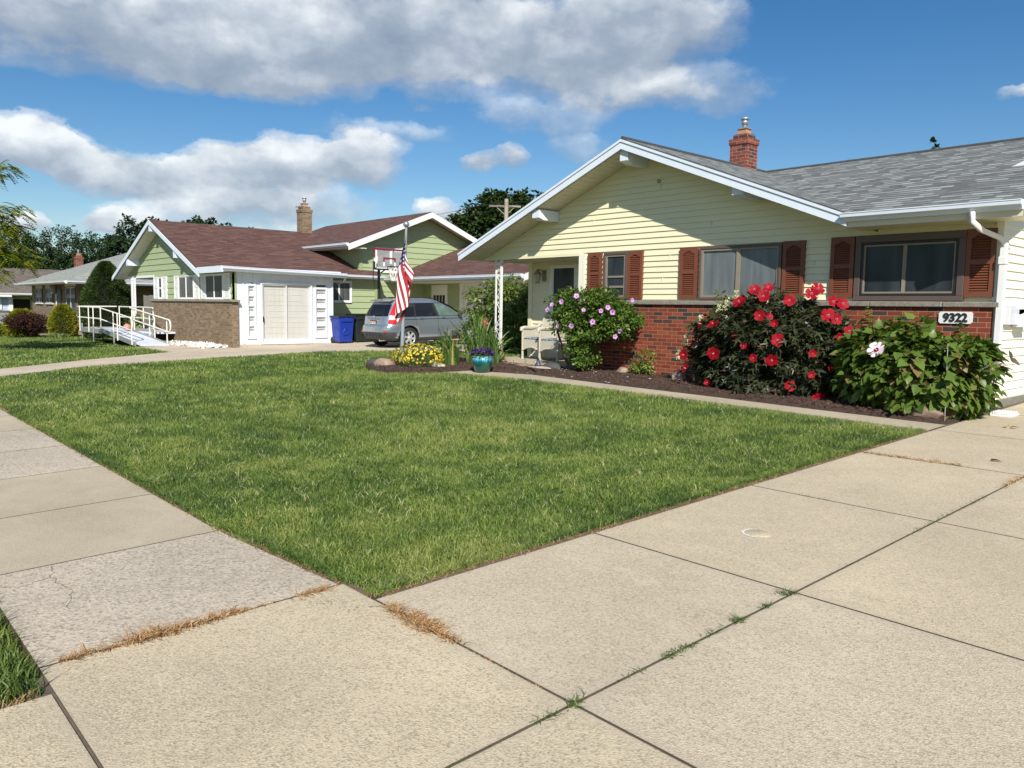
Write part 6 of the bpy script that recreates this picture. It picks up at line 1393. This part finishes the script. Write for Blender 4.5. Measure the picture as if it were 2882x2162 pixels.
shrub('dark_bedding_plant', 'low dark green bedding plant behind the yellow flowers in front of the car wheel', 'plant', (-13.55, 10.25, .30), (-13.5, 10.2, .62), (.42, .22, .22), 46, 1100, .06, 'oval', lf_rose, 0, m_stem, clump_r=.09, fill=.4)
# garden ornament (scrolled metal) behind the porch post
mb = MB()
for cx in (-13.75, -13.2):
    for k in range(6):
        a = k*PI/3; mb.tube([(cx, 12.9, .92), (cx+.10*math.cos(a), 12.9, .92+.10*math.sin(a)), (cx+.17*math.cos(a+.35), 12.9, .92+.17*math.sin(a+.35)), (cx+.11*math.cos(a+.7), 12.9, .92+.11*math.sin(a+.7))], .014, 6)
mb.tube([(-13.75, 12.9, .3), (-13.75, 12.9, .9)], .012, 5); mb.tube([(-13.2, 12.9, .3), (-13.2, 12.9, .9)], .012, 5)
tag(mb.build('metal_garden_ornament', m_metal), 'grey scrolled metal garden ornament behind the porch post', 'ornament')
# leafy bush behind the porch
DB = thing('dogwood_bush', 'large bright green leafy bush between the parked car and the porch', 'bush', (-16.0, 14.1, .36))
V, F, r = joinsets([crown((-16.0, 14.1, 1.30), (1.15, .8, .95), 300, 8600, .105, 'oval', clump_r=.24, fill=.3, droop=.5, lump=.28, clump_flat=.35, up=.9)[:3], crown((-15.0, 14.0, 1.05), (.9, .7, .75), 170, 4400, .10, 'oval', clump_r=.22, fill=.3, droop=.4, lump=.25, clump_flat=.35, up=.9)[:3], crown((-14.7, 14.2, 1.85), (.55, .45, .32), 44, 1300, .10, 'oval', clump_r=.2, clump_flat=.4, up=.9)[:3]])
npmesh('foliage', V, F, lf_bush, r, DB); stems(14, (-15.7, 14.1, .36), .12, [(-16.5, 14, 1.5), (-15.2, 14, 1.3), (-15.8, 14.2, 1.9), (-14.7, 14.1, 1.8)], .02, m_bark, 'trunk', DB)
# wicker chairs
m_wick, nt, b = newmat('cream_wicker'); p = obco(nt)
wv = nt.new('ShaderNodeTexWave'); wv.bands_direction = 'X'; wv.inputs['Scale'].default_value = 26; nt.l.new(p, wv.inputs[0]); w2 = nt.new('ShaderNodeTexWave'); w2.bands_direction = 'Z'; w2.inputs['Scale'].default_value = 30; nt.l.new(p, w2.inputs[0])
hh = nt.math('MULTIPLY', wv.outputs[1], w2.outputs[1]); nt.l.new(nt.ramp(hh, [(0, (.44, .40, .31)), (.6, (.68, .65, .54))]), b.inputs['Base Color']); b.inputs['Roughness'].default_value = .55; bump(nt, b, hh, .7, .006)
def make_chair():
    t = thing('wicker_armchair', 'cream wicker armchair', 'chair'); W_, D_, H_ = .56, .56, .44
    for sx in (-1, 1):
        for y, h in ((0, .66), (D_, .60)):
            mb = MB(); mb.tube([(sx*W_/2, y, 0), (sx*W_/2, y, .06), (sx*W_/2, y, h)], [.026, .034, .030], 9) if False else mb.tube([(sx*W_/2, y, 0), (sx*W_/2, y, .05), (sx*W_/2, y, .12), (sx*W_/2, y, h)], [.036, .030, .026, .030], 9); mb.build('leg', m_wick, t)
        mb = MB(); mb.tube([(sx*W_/2, -.05, .63), (sx*W_/2, -.045, .68), (sx*W_/2, .05, .70), (sx*W_/2, .25, .69), (sx*W_/2, D_-.08, .72), (sx*(W_/2-.02), D_+.02, .80)], [.035, .045, .043, .04, .038, .035], 10); mb.build('arm', m_wick, t)
        mb = MB(); mb.box(sx*W_/2-.008, sx*W_/2+.008, .03, D_-.02, .46, .67); mb.build('arm_panel', m_wick, t)
    mb = MB(); mb.box(-W_/2+.02, W_/2-.02, 0, D_, H_-.05, H_); bevel(mb.build('seat', m_wick, t), .015, 2)
    mb = MB(); n = 12   # arched apron
    for i in range(n):
        a, c = -1+2*i/n, -1+2*(i+1)/n; za, zc = .18+.09*(1-a*a), .18+.09*(1-c*c)
        mb.add([(a*W_/2, -.012, za), (c*W_/2, -.012, zc), (c*W_/2, -.012, H_), (a*W_/2, -.012, H_), (a*W_/2, .012, za), (c*W_/2, .012, zc), (c*W_/2, .012, H_), (a*W_/2, .012, H_)], [(0, 1, 2, 3), (7, 6, 5, 4), (0, 4, 5, 1)])
    mb.tube([(-W_/2+W_*i/n, -.014, .18+.09*(1-(-1+2*i/n)**2)) for i in range(n+1)], .014, 6); mb.build('apron', m_wick, t)
    mb = MB(); pts = [(-W_/2, D_, .60)]+[(W_/2*-math.cos(PI*i/12)*(1-.12*math.sin(PI*i/12)), D_+.05+.08*math.sin(PI*i/12), .66+.46*math.sin(PI*i/12)**.8) for i in range(1, 12)]+[(W_/2, D_, .60)]
    mb.tube(pts, .03, 8); k = len(pts); mb.add([(p_[0], p_[1], p_[2]) for p_ in pts]+[(-W_/2+W_*i/(k-1), D_+.0, .42) for i in range(k)], [(i, i+1, k+i+1, k+i) for i in range(k-1)], 0, True); mb.build('backrest', m_wick, t)
    return t
ch = make_chair(); ch['group'] = 'wicker chairs on the porch'; ch2 = copy_tree(ch)
ch.location = (-12.74, 12.06, .392); ch2.location = (-12.06, 11.92, .392); ch.rotation_euler = (0, 0, .04); ch2.rotation_euler = (0, 0, -.03)
ch['label'] = 'left cream wicker armchair on the porch slab, nearer the scrolled post'; ch2['label'] = 'right cream wicker armchair on the porch, half behind the lilac flowered shrub'
m_cush, nt, b = newmat('blue_print_cushion'); n_ = nt.noise(obco(nt), 30, 3); nt.l.new(nt.ramp(n_, [(.45, (.05, .075, .15)), (.55, (.40, .45, .52))]), b.inputs['Base Color']); b.inputs['Roughness'].default_value = .85
def cushion(x, y, lb):
    mb = MB(); mb.box(-.24, .24, 0, .48, 0, .05); o = mb.build('seat_cushion', m_cush); o.location = (x, y, .392+.442); bevel(o, .022, 3); tag(o, lb, 'cushion', 'seat cushions of the wicker chairs')
cushion(-12.74, 12.10, 'blue and white patterned cushion on the left wicker armchair'); cushion(-12.06, 11.96, 'blue and white patterned cushion on the right wicker armchair')
# ================================================================ shrubs on the left
def conifer(name, label, base, r, h, mat, n, leaf, low=.30, pw=1.0, group=None):
    z = zg(*base); t = thing(name, label, 'shrub', (base[0], base[1], z), group)
    k = RNG.random(n)**.85; zz = z+h*k; prof = np.where(k < low, .82+.18*np.sin(k/low*PI/2), np.maximum(0, np.cos((k-low)/(1-low)*PI/2))**pw); a = RNG.random(n)*2*PI
    lump = 1+.05*np.sin(a*5+k*9)+.05*np.sin(a*11-k*23)+RNG.normal(size=n)*.035
    R_ = r*prof*lump+.03; P = np.stack([base[0]+R_*np.cos(a), base[1]+R_*np.sin(a), zz], 1); out = np.stack([np.cos(a), np.sin(a), np.full(n, .35)], 1)
    V, F, rr_ = leafset(P, np.cross(out, unit(n))*.8+out*.4, out+unit(n)*.55, leaf*(.6+.8*RNG.random(n)), 'narrow'); shade = np.repeat(np.clip(.5+.28*np.sin(a*5+k*30)+.25*np.sin(a*9-k*17), 0, 1), 2)
    npmesh('foliage', V, F, mat, np.clip(rr_*.5+shade*.5, 0, 1), t)
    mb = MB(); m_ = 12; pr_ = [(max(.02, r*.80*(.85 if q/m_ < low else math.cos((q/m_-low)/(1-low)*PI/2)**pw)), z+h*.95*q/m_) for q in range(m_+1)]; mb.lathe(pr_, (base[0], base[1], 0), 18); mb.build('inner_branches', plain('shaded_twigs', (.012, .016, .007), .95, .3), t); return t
conifer('cone_evergreen', 'tall dark green clipped cone shaped evergreen left of the ramp', (-33.95, 9.0), 0.84, 2.98, lf_yew, 26000, .11, .26, .72)
conifer('golden_shrub', 'rounded golden yellow evergreen in front of the buff brick house door', (-36.95, 8.1), .44, 1.34, lf_gold, 8000, .10, .32, .62, 'golden evergreen shrubs')
conifer('golden_shrub', 'golden yellow shrub half hidden behind the dark red barberry', (-38.55, 6.9), .52, 1.15, lf_gold, 6000, .12, .45, .6, 'golden evergreen shrubs')
conifer('golden_shrub', 'sliver of yellow green shrub at the left edge of the picture', (-40.3, 6.2), .35, .55, lf_gold, 1500, .12, .45, .6, 'golden evergreen shrubs')
shrub('barberry_hedge', 'flat topped dark red barberry shrub before the buff brick house', 'shrub', (-38.1, 7.15, .0), (-38.1, 7.05, .62), (.75, .70, .42), 240, 5200, .075, 'oval', lf_barb, 24, m_bark, .012, clump_r=.14, fill=.3)
shrub('dark_red_shrub', 'dark red leaved shrub in the shade behind the ramp railing', 'shrub', (-33.2, 11.2, .2), (-33.0, 11.2, .95), (1.9, .5, .7), 260, 5200, .09, 'oval', lf_barb, 10, m_bark, .012, clump_r=.2, fill=.4)
shrub('hosta', 'cream edged leafy plant behind the ramp', 'plant', (-30.6, 9.0, .2), (-30.6, 9.1, .62), (.5, .2, .35), 30, 500, .14, 'heart', lf_hosta, 0, m_stem, clump_r=.14)
t = thing('strap_leaf_plant', 'low strap leaved plant with yellowish blades at the foot of the golden shrub', 'plant', (-36.2, 7.8, zg(-36, 7.8)))
vs = []; fs = []; rs = []
for i in range(90):
    a = random.uniform(0, 2*PI); x0, y0 = -36.2+random.gauss(0, .45), 7.7+random.gauss(0, .15); ln = random.uniform(.3, .5); k0 = len(vs)
    for k in range(5): q = k/4; p = Vector((x0+math.cos(a)*ln*q*.8, y0+math.sin(a)*ln*q*.8, zg(x0, y0)+ln*(1.5*q-1.3*q*q))); w = .022*(1-q**2); vs += [(p.x-math.sin(a)*w, p.y+math.cos(a)*w, p.z), (p.x+math.sin(a)*w, p.y-math.cos(a)*w, p.z)]
    for k in range(4): fs += [(k0+2*k, k0+2*k+1, k0+2*k+3), (k0+2*k, k0+2*k+3, k0+2*k+2)]
    rs += [random.random()]*8
npmesh('leaves', np.array(vs), np.array(fs), lf_hosta, rs, t)
# ================================================================ trees
def tree(name, label, x, y, top, blobs, mat, nleaf, size, trunk_r=.3, group=None, cl=1.0, shape='heart'):
    t = thing(name, label, 'tree', (x, y, zg(x, y)), group); sets = []; tot_ = sum(b_[3]*b_[3]*b_[5] for b_ in blobs)
    for bx_, by_, bz_, rx, ry, rz_ in blobs:
        n = int(nleaf*rx*rx*rz_/tot_); sets.append(crown((bx_, by_, bz_), (rx, ry, rz_), max(8, n//34), n, size, shape, clump_r=.17*rx*cl, fill=.30, droop=.3, lump=.12, clump_flat=.75, up=.7)[:3])
    V, F, r = joinsets(sets); npmesh('crown', V, F, mat, r, t); b0 = blobs[0]
    mb = MB(); mb.tube([(x, y, zg(x, y)-.1), (x+.1, y, b0[2]*.4), (b0[0], b0[1], b0[2])], [trunk_r, trunk_r*.8, trunk_r*.35], 10)
    for bx_, by_, bz_, rx, ry, rz_ in blobs:
        for k in range(3): mb.tube([(x+.1, y, b0[2]*.45), ((x+bx_)/2, (y+by_)/2, bz_*.75), (bx_+random.gauss(0, rx*.4), by_+random.gauss(0, ry*.3), bz_+random.gauss(0, rz_*.3))], [trunk_r*.4, trunk_r*.25, .05], 6)
    mb.build('trunk', m_bark, t); return t
tree('maple_tree', 'huge rounded green tree behind the utility pole and the two houses', -47, 42.5, 11, [(-47.5, 42, 5.6, 5.0, 4.5, 5.0), (-43.4, 46, 6.0, 4.2, 4, 4.3), (-49.3, 39, 4.6, 2.8, 2.8, 3.2), (-45, 43, 4.0, 5.5, 4, 3.6)], lf_tree, 95000, .27, .5, cl=.62)
tree('dark_tree', 'dark green tree rising behind the left gable of the green house', -52.5, 17.5, 7, [(-53.3, 16.6, 4.3, 2.6, 2.6, 2.4), (-51.2, 19.5, 4.6, 2.2, 2.4, 2.5), (-49.2, 21.5, 4.1, 1.9, 2.2, 2.2)], lf_dark, 30000, .17, .3, cl=.7)
gb = 'dark trees beyond the buff brick house'
for i, (x, y, zt_, rx, lb) in enumerate(((-107, 16.0, 10.4, 5.2, 'dark tree of the far tree line at the left edge, behind the yellow green branch'), (-104.5, 19.4, 8.4, 3.2, 'lower dark tree of the far tree line left of the dip in the tops'), (-102.5, 22.8, 9.9, 4.0, 'tallest rounded dark tree above the pale grey hip roof'), (-100.5, 26.2, 9.0, 3.6, 'dark tree of the far tree line directly left of the roof chimney top'), (-98, 29.5, 8.6, 4.2, 'dark tree of the far tree line right of the small brick chimney'), (-95, 34, 8.8, 5.0, 'dark tree of the far tree line fading behind the green house gable'))):
    tree('dark_tree', lb, x, y, zt_, [(x, y, zt_-rx*.80, rx, rx, rx*.85), (x+1, y-2, zt_-rx*1.6, rx*1.25, rx*1.2, rx), (x-1, y+2.2, zt_-rx*2.0, rx*1.2, rx*1.1, rx)], lf_dark, 30000, .27, .4, gb, cl=.8, shape='oval')
tree('distant_tree', 'tip of a distant tree just above the grey roof ridge', -9.2, 24.5, 6, [(-9.15, 24.3, 5.98, .24, .24, .52), (-8.35, 24.4, 5.90, .20, .20, .42), (-9.0, 24.4, 4.9, .8, .8, .8)], lf_tree, 2600, .10, .012)
# honey locust: crown reaching into the frame at the left edge
HL = thing('honey_locust_tree', 'yellow green feathery branches reaching in from a tree outside the left edge', 'tree', (-26.5, 1.2, zg(-26, 1.2)))
mb = MB(); mb.tube([(-26.5, 1.2, -.1), (-26.4, 1.3, 1.8), (-26.3, 1.3, 3.6), (-26.2, 1.4, 5.6)], [.16, .13, .10, .05], 10)
tips = []
def limb(a, b_, r0):
    a, b_ = Vector(a), Vector(b_); m1 = a.lerp(b_, .5)+Vector((0, 0, .25)); mb.tube([a, m1, b_], [r0, r0*.6, r0*.2], 6)
    for k in range(8): q = .35+.65*k/7; p = a.lerp(b_, q)+Vector((0, 0, .5*q*(1-q))); tips.append((p, (b_-a).normalized()))
ENDS = [(-24.2, 4.15, 4.95), (-24.6, 3.6, 5.3), (-24.1, 4.35, 3.85), (-24.4, 4.2, 3.55), (-24.5, 3.9, 3.2), (-24.35, 4.25, 2.95), (-24.2, 4.55, 2.55), (-24.9, 3.7, 2.7), (-25.2, 3.5, 3.6), (-25.4, 3.0, 4.4), (-24.8, 3.9, 2.3), (-24.4, 4.3, 3.4), (-25.0, 3.3, 5.0),
        (-26.8, 3.2, 5.5), (-28, 2.6, 4.6), (-27.5, .0, 4.8), (-25, .2, 5.0), (-26, -.6, 4.2), (-24.6, .8, 4.2), (-28.2, .9, 3.8)]
for i, e_ in enumerate(ENDS): limb((-26.3, 1.35, 3.0+(i % 5)*.5), e_, .035)
mb.build('trunk', m_bark, HL); sets = []
for p, d in tips:
    m_ = 15 if p.z > 0 else 0
    for j in range(m_):
        dirv = np.array([d.x+random.gauss(0, .7), d.y+random.gauss(0, .7), -.25+random.gauss(0, .35)]); dirv /= np.linalg.norm(dirv); nl = 16; q = np.linspace(.05, 1, nl)[:, None]; ln = random.uniform(.22, .38)
        st0 = np.array(p)+RNG.normal(size=3)*.09; P = st0+dirv*ln*q+np.array([0, 0, -.12])*q*q; side_ = np.cross(dirv, [0, 0, 1.]); side_ /= np.linalg.norm(side_)
        sg = np.where(np.arange(nl) % 2 == 0, 1., -1.)[:, None]; V, F, r = leafset(P, np.tile([[0, 0, 1.]], (nl, 1))+unit(nl)*.3, side_*sg+dirv*.5, np.full(nl, .105), 'oval'); sets.append((V, F, np.full(len(r), random.random())*.7+r*.3))
V, F, r = joinsets(sets); npmesh('crown', V, F, lf_loc, r, HL)
# small details on the drive
mb = MB(); mb.box(-3.22, -3.0, 10.9, 11.25, .285, .31); 
for i in range(7): mb.box(-3.22+i*.032, -3.212+i*.032, 10.9, 11.25, .31, .335)
tag(mb.build('drain_grate', m_white), 'small white ribbed grate on the drive by the house corner', 'grate')
mb = MB(); P = leafset(np.array([(-2.75, 10.0, zg(-2.7, 10)+.01), (-2.79, 10.03, zg(-2.7, 10)+.012)]), np.array([(.2, .3, 1.), (-.4, 0, 1)]), np.array([(1, .2, .3), (-.3, 1, .2)]), np.array([.10, .08]), 'heart'); o = npmesh('dry_leaf', P[0], P[1], vec_leaf('buff_leaf', (.45, .33, .18), (.55, .42, .25), .1, .8), P[2]); tag(o, 'curled buff dead leaf on the driveway near the house corner', 'leaf')
P = leafset(np.array([(-2.32, 7.95, zg(-2.3, 8)+.008)]), np.array([(.2, .3, 1.)]), np.array([(1, .2, .1)]), np.array([.09]), 'heart'); o = npmesh('dry_leaf', P[0], P[1], vec_leaf('dark_leaf', (.07, .05, .035), (.09, .06, .045), .1, .8), P[2]); tag(o, 'small dark dead leaf alone on the driveway slab', 'leaf')
